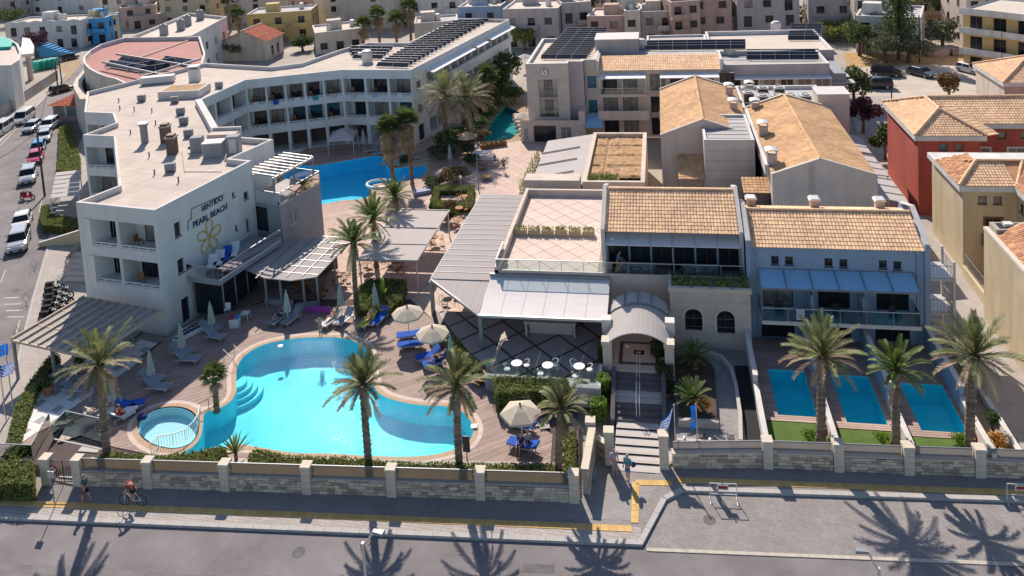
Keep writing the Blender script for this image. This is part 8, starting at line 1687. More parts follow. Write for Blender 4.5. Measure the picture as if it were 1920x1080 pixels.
def parasol_open(label, px, z=ZD, R_=1.2, H_=2.35, m='canvas_beige', n_=8):
 T = thing('open_parasol',label,'parasol',G(*px,z),.2,None,local=True); MB().lathe((0,0,0),[(.3,0),(.3,.07),(.08,.12)],12).b('base','mortar',T); MB().tube((0,0,.05),(0,0,H_+.45),.03,n=8).b('pole','metal_light',T)
 for k in range(n_):
  a0,a1 = 2*PI*k/n_,2*PI*(k+1)/n_; A = V(R_*cos(a0),R_*sin(a0),H_-.12); B = V(R_*cos(a1),R_*sin(a1),H_-.12); ap_ = V(0,0,H_+.42); mA,mB_ = lerp(A,ap_,.55)+zz*.03,lerp(B,ap_,.55)+zz*.03; s = MB(); s.poly([A,B,mB_,mA]).poly([mA,mB_,ap_]).poly([A-zz*.14,B-zz*.14,B,A]); s.b('canopy_panel',m,T); MB().beam(A-zz*.02,ap_-zz*.03,.02,.015).b('rib','white_paint',T)
 MB().lathe((0, 0, H_+.40), [(.06, 0), (.07, .06), (.02, .12)], 8).b('finial', 'metal_dark', T); return T
parasol_open('open beige parasol over the bright blue loungers beside the pergola post',(768,640)); parasol_open('open beige parasol at the end of the narrow clipped hedge',(815,680)); parasol_open('open cream six-sided parasol at the corner by the crate table',(980,838),R_=1.25,n_=6)
# crate table, sun bed boards, cold box, chair, cooler, float
T = thing('rattan_table', 'crate-sided table with lumpy pale rim by the patio hedge', 'table', G(968, 762, ZD), .03, None, local=True); MB().box(-.95, .95, -.35, .35, .92, 1.0).b('table_top', 'straw_dark', T)
for i in range(11): MB().lathe((-.95+1.9*i/10, -.36, .93), [(.03, -.05), (.08, 0), (.03, .06)], 7).lathe((-.95+1.9*i/10, .36, .93), [(.03, -.05), (.08, 0), (.03, .06)], 7).b('rim_knob', 'straw', T)
for i in range(8): MB().box(-.9+.235*i, -.72+.235*i, -.33, -.28, .05, .9).b('slat', 'wood', T)
for sx in (-.9, .84):
 for sy in (-.3, .25): MB().box(sx, sx+.06, sy, sy+.06, 0, .92).b('leg', 'wood_pale', T)
for px, lb in (((1003, 792), 'pale slatted board leaning by the corner palm, nearest the parasol'), ((1020, 796), 'pale slatted board leaning by the corner palm, nearest the trunk')):
 c = G(*px, ZD); T = thing('slat_board', lb, 'board', c, .3, None, local=True)
 for i in range(4): MB().box(-.3+.16*i, -.18+.16*i, -.5, .5, .05, .1).b('slat', 'pave_light', T)
 MB().box(-.32, .32, -.4, -.3, 0, .05).b('batten', 'pave_light', T)
T = thing('shower_panel','dark pool shower panel on a post beside the hedge palm','shower',G(876,862,ZD),0,None,local=True); MB().box(-.22,.22,-.03,.03,.5,1.5).b('panel','metal_dark',T); MB().tube((0,0,0),(0,0,.5),.04).b('post','metal_grey',T); MB().path([V(-.45+.16*cos(a),0,.95+.16*sin(a)) for a in [2*PI*i/12 for i in range(13)]],.04,5,False).b('life_ring','cloth_red',T)
T = thing('ice_chest','white ice chest with red and blue lids by the hotel glass room','cooler',G(441,612,ZD),.2,None,local=True); MB().box(-.35,.35,-.3,.3,.0,.75).b('body','white_paint',T); MB().box(-.37,0,-.32,.32,.75,.83).b('lid','cloth_red',T); MB().box(0,.37,-.32,.32,.75,.83).b('lid','cloth_blue',T)
T = thing('high_chair', 'white high chair by the hotel glass room', 'chair', G(428, 596, ZD), .2, None, local=True); MB().box(-.22, .22, -.2, .2, .75, .8).box(-.22, .22, .18, .22, .8, 1.2).b('seat', 'white_paint', T)
for sx in (-.2, .17):
 for sy in (-.2, .17): MB().box(sx, sx+.03, sy, sy+.03, 0, .75).b('leg', 'wood_pale', T)
T = thing('plastic_table', 'small white plastic table beside the ice chest', 'table', G(461, 598, ZD), .1, None, local=True); MB().box(-.3, .3, -.3, .3, .52, .57).b('top', 'white_paint', T)
for sx in (-.28, .23):
 for sy in (-.28, .23): MB().box(sx, sx+.05, sy, sy+.05, 0, .52).b('leg', 'white_paint', T)
T = thing('air_mattress', 'purple inflatable mattress leaning below the canopy wall', 'float', G(596, 588, ZD), .06, None, local=True)
for i in range(6): MB().tube((-1.0, 0, .12+.09*i), (1.0, 0, .12+.09*i), .055, n=8).b('chamber', 'purple', T)
# checkered black and white floor patch
ck_ = structure('checkered_floor',MB().sheet(z0v(Gs([(322,640),(335,618),(395,598),(392,614),(340,640)],ZD)),(),ZD+.006),'tile_white'); cm = MB().box(-.15,.15,-.15,.15,0,.01).mesh('dark_tile','metal_dark'); a,b,c = G(328,638,ZD),G(392,604,ZD),G(334,624,ZD)
for i in range(9):
 for j in range(3): piece('dark_tile', cm, ck_, lerp(a, b, (i+.3)/9.5)+(c-a)*(.25+.45*j)*(.7)+V(.2*(j % 2), 0, .012), .5)
# pool rails and fence of the round pool
T = thing('pool_handrail', 'steel grab rail at the curved pool steps', 'handrail', G(452, 690, ZD)); p, q = G(440, 668, ZD), G(468, 690, .45)
MB().path([p,p+zz*.9,lerp(p,q,.6)+zz*.75,q+zz*.1],.02,6).b('rail','metal_grey',T); p,q = p+V(-.5,-.6,0),q+V(-.5,-.6,0); MB().path([p,p+zz*.9,lerp(p,q,.6)+zz*.75,q+zz*.1],.02,6).b('rail','metal_grey',T)
fc = thing('pool_fence','thin white railing curving round the round pool rim','railing',G(340,830,ZD)); fp2 = [G(x,y,ZD) for x,y in ((284,852),(298,838),(325,834),(348,826),(365,810),(374,795),(376,778))]; rail_bars(fc,fp2,ZD-.05,.8,'white_paint',.16); fp3 = [G(x,y,ZD) for x,y in ((376,776),(392,768),(405,760))]; rail_bars(fc,fp3,ZD,.8,'metal_dark',.3)
for px, lb in (((267, 785), 'blue dive bag at the rim of the round pool'),): bm_ = MB(); bm_.lathe(G(*px, ZD), [(.2, 0), (.28, .12), (.2, .28), (.05, .32)], 9, sx=1.3); single('beach_bag', bm_, 'cloth_navy', lb, 'bag')
bm_ = MB(); bm_.cbox(G(526,650,ZD+.02),.35,.25,.1,.3); single('pool_light_box',bm_,'white_paint','small white box on the pool coping','box'); bm_ = MB(); bm_.cbox(G(889,801,ZD+.02),.4,.35,.1,.2); single('skimmer_lid',bm_,'white_paint','white skimmer lid on the pool coping by the right bay','lid')
# stair enclosure by the gate, glass screen
T = thing('stair_screen','grey-topped glass screen round the stairs behind the gate','balustrade',G(150,840,ZD)); rail_glass(T,[G(100,822,ZD),G(125,795,ZD),G(200,812,ZD),G(205,838,ZD)],ZD,.95,'green_glass',False,cap='frame_mid'); MB().beam(G(102,824,ZD+.9),G(200,845,ZD+.9),.1,.05).b('cap_rail','frame_mid',T)
for k in range(4): MB().obox(G(108+12*k, 830-4*k, ZD+.01), V(.35, .1, 0), V(-.5, 1.3, 0), zz*.05).b('ramp_slat', 'wood_pale', T)
T = thing('glass_screen','clear glass screen along the white terrace edge','balustrade',G(20,860,ZD)); rail_glass(T,[G(-20,858,ZD),G(62,862,ZD),G(95,800,ZD)],ZD,1.0,'green_glass',False,cap='frame_mid')
for k,(px,lb) in enumerate((((92,740),'brown clay urn planter at the foot of the reed pergola'),((150,700),'brown clay urn planter beside the pergola loungers'))): T = thing('urn_planter',lb,'planter',G(*px,ZD),0,None,local=True); MB().lathe((0,0,0),[(.2,0),(.32,.25),(.36,.5),(.28,.6),(.3,.66)],12).b('pot','pot_terracotta',T); g = MB(); [leafquad(g,V(ru(-.3,.3),ru(-.3,.3),.7+ru(0,.5)),.16) for _ in range(150)]; g.b('leaves','shrub_leaf',T)
# tables and chairs
def chair_parts(T, m='white_paint', round_back=True):
 MB().lathe((0,0,.44),[(.2,0),(.22,.02),(.2,.04)],12).b('seat',m,T); MB().path([V(.21*cos(a),.21*sin(a),.72+.08*sin(a)) for a in [PI*(-.1+1.2*i/10) for i in range(11)]],.022,5).path([V(.16,.14,.46),V(.17,.15,.78)],.014,4).path([V(-.16,.14,.46),V(-.17,.15,.78)],.014,4).b('backrest',m,T)
 for a in (.8, 2.3, 3.9, 5.5): MB().tube((.15*cos(a), .15*sin(a), .44), (.22*cos(a), .22*sin(a), 0), .014, n=4).b('leg', m, T)
def bistro(px, z, label_t, label_c, grp, nch=2, m='white_paint', rot=0.0, r_=.38):
 c = G(*px,z); T = thing('bistro_table',label_t,'table',c,0,grp+' tables',local=True); MB().lathe((0,0,.72),[(r_,0),(r_,.03)],16).b('table_top',m,T); MB().tube((0,0,.02),(0,0,.72),.03,n=6).b('stem',m,T); MB().lathe((0,0,0),[(.22,0),(.2,.03)],10).b('foot',m,T)
 for k in range(nch): a = rot+2*PI*k/nch; ch = thing('bistro_chair', label_c, 'chair', c+V(.68*cos(a), .68*sin(a), 0), a-PI/2, grp+' chairs', local=True); chair_parts(ch, m)
bistro((970,700),1.545,'round white bistro table with a vase by the glass screen','round-backed white chair at the vase table','vase',2,rot=.4); bistro((1028,704),1.545,'round white bistro table in the middle of the glass screen','round-backed white chair at the middle patio table','middle patio',2,rot=.9); bistro((1087,706),1.545,'round white bistro table at the stairs end of the glass screen','round-backed white chair at the stairs-end table','stairs-end',3,rot=.2)
bistro((840, 578), 1.545, 'round table of the dark-framed set beside the pergola post', 'dark-framed chair of the set beside the pergola post', 'post-side', 3, 'wood_pale', .5)
for px,w1,w2 in (((600,560),'front','nearest the canopy wall'),((560,548),'side','below the ribbed canopy'),((690,505),'inner','behind the hedge square'),((745,505),'outer','at the pergola shade edge'),((640,530),'corner','beside the courtyard palm')): bistro(px,.5,f'wooden courtyard table {w2}',f'wooden courtyard chair {w2}',w1+' courtyard',4,'wood',ru(0,1),.5)
for px,w1,w2 in (((815,458),'east','beside the white shade canopy'),((862,402),'hedge','by the brownish shrub'),((860,425),'kerb','along the louvre pergola'),((870,380),'ring','beside the box hedge ring'),((720,478),'sail','under the white shade canopy')): bistro(px,.46,f'small brown table {w2}',f'small brown chair {w2}',w1+' plaza',3,'pot_terracotta',ru(0,1),.45)
# courtyard: gazebo, straw parasol, loungers, lamp posts, round jacuzzi
T = thing('gazebo', 'grey fabric gazebo on bent legs by the courtyard pool', 'gazebo', G(645, 285, .42), .2, None, local=True)
for k in range(4): a0,a1 = PI/4+k*PI/2,PI/4+(k+1)*PI/2; A,B = V(2.3*cos(a0),2.3*sin(a0),2.3),V(2.3*cos(a1),2.3*sin(a1),2.3); MB().poly([A,B,V(0,0,3.2)]).poly([A-zz*.3,B-zz*.3,B,A]).b('canopy_panel','canvas',T); MB().tube((A.x,A.y,0),A,.06,n=6).b('leg','metal_light',T)
T = thing('straw_parasol','round straw parasol above the dark oleanders','parasol',G(876,288,.44),0,None,local=True); MB().lathe((0,0,2.2),[(1.45,0),(1.0,.22),(.5,.42),(.08,.65)],18).b('thatch','straw',T); MB().tube((0,0,0),(0,0,2.3),.07).b('pole','wood',T)
for px,lb in (((752,302),'grey slatted sun deck strip beside the fan palms, nearest the pool'),((790,300),'grey slatted sun deck strip in the middle of the courtyard'),((812,305),'grey slatted sun deck strip by the oleanders')): single('stone_strip',MB().cbox(G(*px,.41),5.2,1.1,.06,.5),'wood_pale',lb,'deck strip')
for px in ((700, 285), (716, 290), (742, 312)): lounger('pale courtyard lounger in the shade behind the fan palms', px, R90(120), None, .42, 'courtyard loungers')
rimc = G(712,346,.42); single('whirlpool',MB().path([rimc+V(1.5*cos(a),1.2*sin(a),.08) for a in [2*PI*i/24 for i in range(25)]],.16,6,False),'white_paint','white round whirlpool rim at the courtyard pool','whirlpool')
single('lilac_towel_bed', MB().cbox(G(792, 362, .45), 1.9, .8, .35, .5), 'cloth_lilac', 'lilac-covered low sunbed at the courtyard hedge', 'sunbed')
for px,lb,tz in (((905,298),'white-topped kiosk table set on the plaza, the rear of two','awning_white'),((912,308),'round white parasol table on the plaza','canvas_white')): T = thing('plaza_table',lb,'table',G(*px,.45),.05,None,local=True); MB().box(-1.2,1.2,-.6,.6,.8,.86).b('top',tz,T); [MB().box(sx,sx+.06,sy,sy+.06,0,.8).b('leg','metal_light',T) for sx in (-1.1,1.04) for sy in (-.5,.44)]
for px in ((905,318),(912,336)): T = thing('round_rug_table','low round brown table on the plaza paving','table',G(*px,.45),0,'low round plaza tables',local=True); MB().lathe((0,0,.4),[(.7,0),(.7,.05)],16).b('top','wood',T); MB().tube((0,0,0),(0,0,.4),.08).b('stem','wood',T)
for k in range(5): c = G(908+9*k,278-1.4*k,.45); T = thing('planter_tub','dark planter tub along the curved plaza edge','planter',c,.1*k,'planter tubs on the plaza edge',local=True); MB().hexa([(-.4,-.25,0),(.4,-.25,0),(.4,.25,0),(-.4,.25,0)],[(-.45,-.3,.5),(.45,-.3,.5),(.45,.3,.5),(-.45,.3,.5)]).b('tub','wood',T); g = MB(); [leafquad(g,V(ru(-.4,.4),ru(-.25,.25),.5+ru(0,.3)),.15) for _ in range(60)]; g.b('leaves','brown_leaf',T)
for k in range(12): c = G(1010-3.0*k,300+6.0*k,.45); T = thing('reed_planter','slim planter with stiff yellowish reeds beside the sloping roof','planter',c,0,'reed planters along the plaza',local=True); MB().box(-.18,.18,-.18,.18,0,.4).b('box','offwhite',T); g = MB(); [g.path([V(ru(-.12,.12),ru(-.12,.12),.4),V(ru(-.25,.25),ru(-.2,.2),ru(1.1,1.7))],.014,3) for _ in range(12)]; g.b('reeds','towel_lime',T)
for px,H_,lb in (((898,360),5.0,'slim dark lamp post at the plaza edge by the oleanders'),((868,398),3.6,'white-globed lamp post at the box hedge ring')): T = thing('lamp_post',lb,'lamp post',G(*px,.44),0,None,local=True); MB().tube((0,0,0),(0,0,H_),.06,.045).b('post','metal_grey',T); MB().lathe((0,0,H_),[(.05,0),(.17,.1),(.17,.25),(.05,.34)],10).b('globe','lamp_clear',T)
for px,lb in (((983,248),'white parasol at the stream bank by the clock building'),((985,130),'white slatted pergola seat beyond the clock building')): T = thing('white_parasol',lb,'parasol',G(*px,.3),0,None,local=True); MB().lathe((0,0,2.3),[(1.3,0),(.7,.25),(.05,.5)],8).b('canopy','canvas_white',T); MB().tube((0,0,0),(0,0,2.4),.05).b('pole','white_paint',T)
for k in range(7): c = G(985-3*k,262-7*k,.1); r_ = MB(); r_.lathe(c,[(.5,-.1),(.65,.2),(.4,.5),(.1,.6)],7,sx=ru(.8,1.3),sy=ru(.7,1.2)); single('bank_rock',r_,'ashlar','pale rock on the stream bank by the clock building','rock','rocks on the stream bank')
# terrace sofas in the upper restaurant
for k,(x,lb) in enumerate(((-2.6,'curved grey sofa behind the glass front, nearest the man in blue'),(2.0,'wooden lounge set with striped cushions behind the glass front'))): T = thing('terrace_sofa',lb,'sofa',(x,57.75,4.6),0,None,local=True); MB().box(-1.3,1.3,-.3,.3,.1,.42).b('seat','cloth_grey',T); MB().box(-1.3,1.3,.2,.34,.42,.8).b('backrest','cloth_grey',T); [MB().box(sx,sx+.12,-.3,.34,.1,.6).b('arm','wood',T) for sx in (-1.42,1.3)]; [MB().box(-1.1+.75*i,-.6+.75*i,-.1,.18,.42,.56).b('cushion','canvas_beige',T) for i in range(3)]
for k,x in enumerate((7.3,11.2,15.0)): T = thing('balcony_set',['dark wicker chair on the villa balcony by the striped towel','dark wicker chair in the middle villa balcony','dark wicker chair on the villa balcony nearest the lane'][k],'chair',(x,56.0,2.85),.4*k,None,local=True); MB().box(-.3,.3,-.3,.3,.25,.42).b('seat','metal_dark',T); MB().box(-.3,.3,.25,.33,.42,.85).b('backrest','metal_dark',T); [MB().box(sx,sx+.05,sy,sy+.05,0,.25).b('leg','metal_dark',T) for sx in (-.28,.23) for sy in (-.28,.23)]
T = thing('striped_towel','blue and white striped towel hung over the balcony glass','towel',(8.6,55.05,3.2)); [MB().box(8.3+.0,8.85,55.06,55.1,3.1+.1*i,3.19+.1*i).b('stripe','cloth_lilac' if i % 2 else 'towel_white',T) for i in range(8)]
# ================================================================ STREET FURNITURE
def flagpole(label,px,H_,z=.1): T = thing('flagpole',label,'flagpole',G(*px,z),0,None,local=True); MB().tube((0,0,0),(0,0,H_),.045,.03).b('pole','steel',T); MB().lathe((0,0,H_),[(.03,0),(.06,.05),(.02,.11)],8).b('finial','white_paint',T); return T
def cloth_grid(o, du, dv, nu, nv, amp, ph=0.0):
 return [[Vector(o)+Vector(du)*(i/nu)+Vector(dv)*(j/nv)+V(.3*amp*sin(6*i/nu+ph), amp*sin(7*i/nu+2.5*j/nv+ph), -.06*sin(5*i/nu)) for j in range(nv+1)] for i in range(nu+1)]
def greek_flag(T, o, du, dv, amp=.12, ph=0.0):
 g = cloth_grid(o, du, dv, 18, 9, amp, ph); b = MB(); w = MB()
 for i in range(18):
  for j in range(9):
   canton = i < 7 and j < 5; blue = (j % 2 == 0)
   if canton: blue = not (i == 3 or j == 2)
   (b if blue else w).poly([g[i][j], g[i+1][j], g[i+1][j+1], g[i][j+1]])
 b.b('blue_cloth', 'flag_blue', T); w.b('white_cloth', 'cloth_white', T)
def eu_flag(T, o, du, dv, amp=.12, ph=0.0):
 g = cloth_grid(o, du, dv, 18, 9, amp, ph); b = MB()
 for i in range(18):
  for j in range(9): b.poly([g[i][j], g[i+1][j], g[i+1][j+1], g[i][j+1]])
 b.b('blue_cloth', 'flag_blue', T); du, dv, o = Vector(du), Vector(dv), Vector(o); s = MB(); n = du.cross(dv).normalized()
 for k in range(12):
  a = 2*PI*k/12; u_, v_ = .5+.19*cos(a)*dv.length/du.length*1.0, .5+.3*sin(a); i, j = min(17, int(u_*18)), min(8, int(v_*9)); c = (g[i][j]+g[i+1][j+1])/2
  for sg_ in (-1, 1): s.poly([c+n*.012*sg_+(du.normalized()*cos(t)+dv.normalized()*sin(t))*(.055 if q % 2 == 0 else .025) for q, t in enumerate([PI/2+PI*q_/5 for q_ in range(10)])])
 o_ = s.b('gold_stars', 'sign_gold', T); o_['kind'] = 'stuff'
fp_a = flagpole('steel flagpole with the striped flag by the gate pillar',(1268,862),3.4); fl = thing('striped_flag','blue and white striped flag with white cross drooping from its pole','flag',G(1268,862,.1),0,None,local=True); greek_flag(fl,(-.03,0,3.35),(-.75,-.1,-1.05),(-.25,.05,-1.0),.16,.4)
fp_b = flagpole('steel flagpole with the limp blue flag before the ramp',(1309,864),3.5); fl = thing('blue_star_flag','limp blue flag with a ring of gold stars hanging at its pole','flag',G(1309,864,.1),0,None,local=True); eu_flag(fl,(-.03,0,3.45),(.06,.02,-1.5),(-.32,.08,-.2),.14)
fp_c = flagpole('steel flagpole with the striped flag at the side street corner',(12,790),4.6); fl = thing('striped_flag','blue and white striped flag flying below the dark blue flag','flag',G(12,790,.1),0,None,local=True); greek_flag(fl,(-.05,0,4.0),(1.0,.1,.12),(-.05,0,-.75),.1)
fp_d = flagpole('steel flagpole with the dark blue star flag at the side street corner',(25,770),4.9); fl = thing('blue_star_flag','dark blue flag with a ring of gold stars flying at the street corner','flag',G(25,770,.1),0,None,local=True); eu_flag(fl,(-1.0,0,4.75),(1.1,.1,.05),(-.05,0,-.85),.1)
def barrier(label, px, rz):
 T = thing('street_barrier', label, 'barrier', G(*px, .01), rz, None, local=True); f = MB()
 f.path([V(-.72,0,0),V(-.72,0,1.05),V(.72,0,1.05),V(.72,0,0)],.03,6).b('frame','white_paint',T); MB().tube((-.72,0,.42),(.72,0,.42),.025).b('crossbar','white_paint',T); MB().tube((-.72,-.3,.02),(-.72,.3,.02),.03).b('foot','white_paint',T); MB().tube((.72,-.3,.02),(.72,.3,.02),.03).b('foot','white_paint',T); MB().box(-.32,.28,-.02,.0,.68,.98).b('plate','offwhite',T); MB().box(-.26,.22,-.026,-.02,.76,.92).b('plate_band','cloth_red',T)
barrier('white tubular street barrier with red-marked plate by the flagpole shadows', (1357, 940), .05); barrier('white tubular street barrier at the end of the villa wall', (1915, 942), .05)
def lamp(label, px_head, px_pole, head_z=8.0):
 h_ = G(*px_head,head_z); pt_ = G(*px_pole,head_z-.9); T = thing('street_lamp',label,'street lamp',V(pt_.x,pt_.y,0)); b = V(pt_.x,pt_.y,0); MB().tube(b,V(pt_.x,pt_.y,head_z-.6),.09,.06,10).b('pole','metal_light',T); d = (h_-pt_); MB().path([V(pt_.x,pt_.y,head_z-.7),lerp(pt_,h_,.5)+zz*.05,h_],.045,6).b('arm','metal_light',T); u = V(d.x,d.y,0).normalized(); w = V(-u.y,u.x,0); MB().hexa([h_-w*.09,h_+w*.09,h_+u*.5+w*.14,h_+u*.5-w*.14],[p+zz*.1 for p in (h_-w*.08,h_+w*.08,h_+u*.46+w*.11,h_+u*.46-w*.11)]).b('lamp_head','metal_grey',T); MB().hexa([h_+u*.2-w*.1-zz*.02,h_+u*.2+w*.1-zz*.02,h_+u*.45+w*.1-zz*.02,h_+u*.45-w*.1-zz*.02],[h_+u*.2-w*.1,h_+u*.2+w*.1,h_+u*.45+w*.1,h_+u*.45-w*.1]).b('lens','lamp_clear',T)
lamp('pale street lamp with bent arm over the road before the pool garden', (700, 998), (681, 1030)); lamp('pale street lamp with long arm over the parking bay', (1628, 1036), (1648, 1078))
for px in ((65, 490), (50, 555), (33, 620)):
 T = thing('bicycle_stand','thin metal diamond bicycle stand on the side pavement','bicycle stand',G(px[0],px[1]+14,.1),.4,'diamond bicycle stands',local=True); MB().path([V(0,0,0),V(-.28,0,.5),V(0,0,1.0),V(.28,0,.5),V(0,0,0)],.025,5,False).b('frame','metal_grey',T); MB().lathe((0,0,0),[(.08,0),(.08,.02)],8).b('foot','metal_grey',T)
T = thing('traffic_post','thin metal sign post at the iron gate','post',G(103,950,.13),0,None,local=True); MB().tube((0,0,0),(0,0,2.2),.03).b('post','metal_grey',T); MB().box(-.2,.2,-.02,.02,1.8,2.2).b('plate','metal_light',T)
for px in ((1108, 862), (1112, 890)): single('stone_bollard', MB().cbox(G(*px, .13), .4, .8, .3, .3), 'metal_grey', 'grey stone seat block in the shade of the side wall', 'stone block', 'seat blocks by the entrance')
for x,y in ((1.4,45.9),(3.0,45.9),(17.9,45.9)): T = thing('ramp_chair','slim metal garden chair behind the glass panels','chair',(x,y,.3),2.8,'garden chairs behind the glass',local=True); chair_parts(T,'metal_dark')
for bx in ((-4.3,45.9,.55),(-.8,45.6,.5),(.3,45.5,.75),(1.8,45.5,.75)): T = thing('garden_spot','small round garden spotlight beside the entrance steps','spotlight',bx,0,'garden spotlights',local=True); MB().lathe((0,0,0),[(.05,0),(.09,.12),(.09,.2),(.03,.22)],8).b('housing','steel',T); MB().tube((0,0,-.3),(0,0,0),.02).b('spike','metal_dark',T)
# ================================================================ PEOPLE
SKINS = []
def skin_mesh(name, joints, edges, m, parent, sub=1):
 me = bpy.data.meshes.new(name); keys = list(joints); idx = {k: i for i, k in enumerate(keys)}
 me.from_pydata([joints[k][0] for k in keys], [(idx[a], idx[b]) for a, b in edges], []); o = bpy.data.objects.new(name, me); C.objects.link(o)
 md = o.modifiers.new('skin', 'SKIN'); md.use_smooth_shade = True; sv = me.skin_vertices[0].data if me.skin_vertices else None
 if sv is None: bpy.context.view_layer.update(); sv = me.skin_vertices[0].data
 for k in keys: r = joints[k][1]; sv[idx[k]].radius = (r, r) if not isinstance(r, tuple) else r
 for k in keys: sv[idx[k]].use_root = (k == keys[0])
 s = o.modifiers.new('sub', 'SUBSURF'); s.levels = sub; s.render_levels = sub
 o.parent = parent; OFF[o.name] = V(0, 0, 0); me.materials.append(M[m]); SKINS.append(o); return o
def person(label, loc, rz, pose, top='cloth_blue', bottom='cloth_navy', hair='hair_dark', long_hair=False, H_=1.72, name='person', bare=False, sleeves=True):
 """pose: joint positions in metres for a 1.72 m figure facing -y"""
 T = thing(name, label, 'person', loc, rz, None, local=True); k = H_/1.72; T.scale = (k, k, k); P = pose
 J = {'pelvis': (P['pelvis'],(.145,.105)),'belly': (lerp(P['pelvis'],P['chest'],.5),(.135,.10)),'chest': (P['chest'],(.16,.115)),'neck0': (P['neck'],.055),'head0': (lerp(P['neck'],P['head'],.5),.075),'head1': (P['head'],(.085,.10)),'head2': (P['head']+(P['head']-P['neck']).normalized()*.09,.06)}
 E_ = [('pelvis', 'belly'), ('belly', 'chest'), ('chest', 'neck0'), ('neck0', 'head0'), ('head0', 'head1'), ('head1', 'head2')]
 fwd = P.get('face', V(0, -1, 0)); J['nose'] = (P['head']+fwd*.105-zz*.01, .016); E_.append(('head1', 'nose'))
 for s in ('l', 'r'):
  J['sh'+s] = (P['sh'+s], .062); J['el'+s] = (P['el'+s], .042); J['wr'+s] = (P['wr'+s], .03); E_ += [('chest', 'sh'+s), ('sh'+s, 'el'+s), ('el'+s, 'wr'+s)]
  d = (P['wr'+s]-P['el'+s]).normalized(); J['pa'+s] = (P['wr'+s]+d*.07, (.042, .018)); E_.append(('wr'+s, 'pa'+s)); sd_ = d.orthogonal().normalized()
  for q in range(4): J[f'f{q}{s}'] = (P['wr'+s]+d*(.15-.01*abs(q-1.5))+sd_*(.018*(q-1.5)), .009); E_.append(('pa'+s, f'f{q}{s}'))
  J['th'+s] = (P['wr'+s]+d*.08+sd_*.06, .01); E_.append(('wr'+s, 'th'+s))
  J['hi'+s] = (P['hi'+s], .088); J['kn'+s] = (P['kn'+s], .057); J['an'+s] = (P['an'+s], .038); J['to'+s] = (P['to'+s], (.04, .028)); E_ += [('pelvis', 'hi'+s), ('hi'+s, 'kn'+s), ('kn'+s, 'an'+s), ('an'+s, 'to'+s)]
 skin_mesh('body', J, E_, 'skin', T)
 if top and not bare:
  G_ = {'belly': (lerp(P['pelvis'], P['chest'], .2), (.165, .125)), 'mid': (lerp(P['pelvis'], P['chest'], .6), (.16, .12)), 'chest': (P['chest']+V(0, 0, .02), (.18, .132))}; e = [('belly', 'mid'), ('mid', 'chest')]
  for s in ('l', 'r'):
   G_['sh'+s] = (P['sh'+s], .075); e.append(('chest', 'sh'+s))
   if sleeves: G_['sl'+s] = (lerp(P['sh'+s], P['el'+s], .62), .062); e.append(('sh'+s, 'sl'+s))
  skin_mesh('shirt', G_, e, top, T)
 if bottom:
  G_ = {'pelvis': (P['pelvis'], (.165, .125)), 'waist': (lerp(P['pelvis'], P['chest'], .25), (.15, .115))}; e = [('pelvis', 'waist')]
  for s in ('l', 'r'): G_['hi'+s] = (P['hi'+s], .1); G_['th'+s] = (lerp(P['hi'+s], P['kn'+s], .85 if not bare else .15), .085); e += [('pelvis', 'hi'+s), ('hi'+s, 'th'+s)]
  skin_mesh('shorts', G_, e, bottom, T)
 back = -fwd; hp_ = {'a': (P['head']+back*.035+(P['head']-P['neck']).normalized()*.05, (.09, .095)), 'b': (P['head']+back*.065, (.085, .08))}; e = [('a', 'b')]
 if long_hair: hp_['c'] = (P['neck']+back*.06, .07); e.append(('b', 'c'))
 skin_mesh('hair', hp_, e, hair, T); return T
def stand_pose(stride=.0, armswing=.0, lean=.0, arm=None):
 p = dict(pelvis=V(0, 0, .93), chest=V(0, -lean*.5, 1.27), neck=V(0, -lean*.8, 1.47), head=V(0, -.02-lean, 1.60))
 for s, x in (('l', -1), ('r', 1)):
  sw = stride*x; aw = -armswing*x; p['sh'+s] = V(.185*x,-lean*.6,1.39); p['el'+s] = V(.235*x,.02-aw*.5,1.12); p['wr'+s] = V(.24*x,-.06-aw,.90); p['hi'+s] = V(.095*x,0,.88); p['kn'+s] = V(.1*x,-.03-sw*.55,.49); p['an'+s] = V(.1*x,.02-sw,.08); p['to'+s] = V(.11*x,-.13-sw,.03)
 if arm: p.update(arm)
 return p
def lie_pose(back=42, knee=.1):
 a = dg(back); d = V(0, -cos(a), sin(a)); z = .50; b = V(0, .05, z)   # foot end toward +y
 p = dict(pelvis=b, chest=b+d*.36+zz*.02, neck=b+d*.56+zz*.03, head=b+d*.70+zz*.05, face=(V(0, cos(a)*.3, .95)).normalized())
 for s,x in (('l',-1),('r',1)): p['sh'+s] = b+d*.47+V(.18*x,0,.02); p['el'+s] = b+d*.25+V(.27*x,.05,.05); p['wr'+s] = b+d*.12+V(.16*x,.1,.14); p['hi'+s] = b+V(.09*x,.05,0); p['kn'+s] = b+V(.11*x,.45,knee if x > 0 else .03); p['an'+s] = b+V(.11*x,.85,.0); p['to'+s] = b+V(.12*x,.93,.12)
 return p
def sit_pose(arm=None):
 b = V(0, 0, .52); p = dict(pelvis=b, chest=b+V(0, .02, .34), neck=b+V(0, 0, .54), head=b+V(0, -.03, .67))
 for s,x in (('l',-1),('r',1)): p['sh'+s] = b+V(.18*x,0,.46); p['el'+s] = b+V(.24*x,-.1,.22); p['wr'+s] = b+V(.14*x,-.3,.16); p['hi'+s] = b+V(.09*x,-.02,0); p['kn'+s] = b+V(.12*x,-.42,.0); p['an'+s] = b+V(.12*x,-.45,-.42); p['to'+s] = b+V(.12*x,-.6,-.48)
 if arm: p.update(arm)
 return p
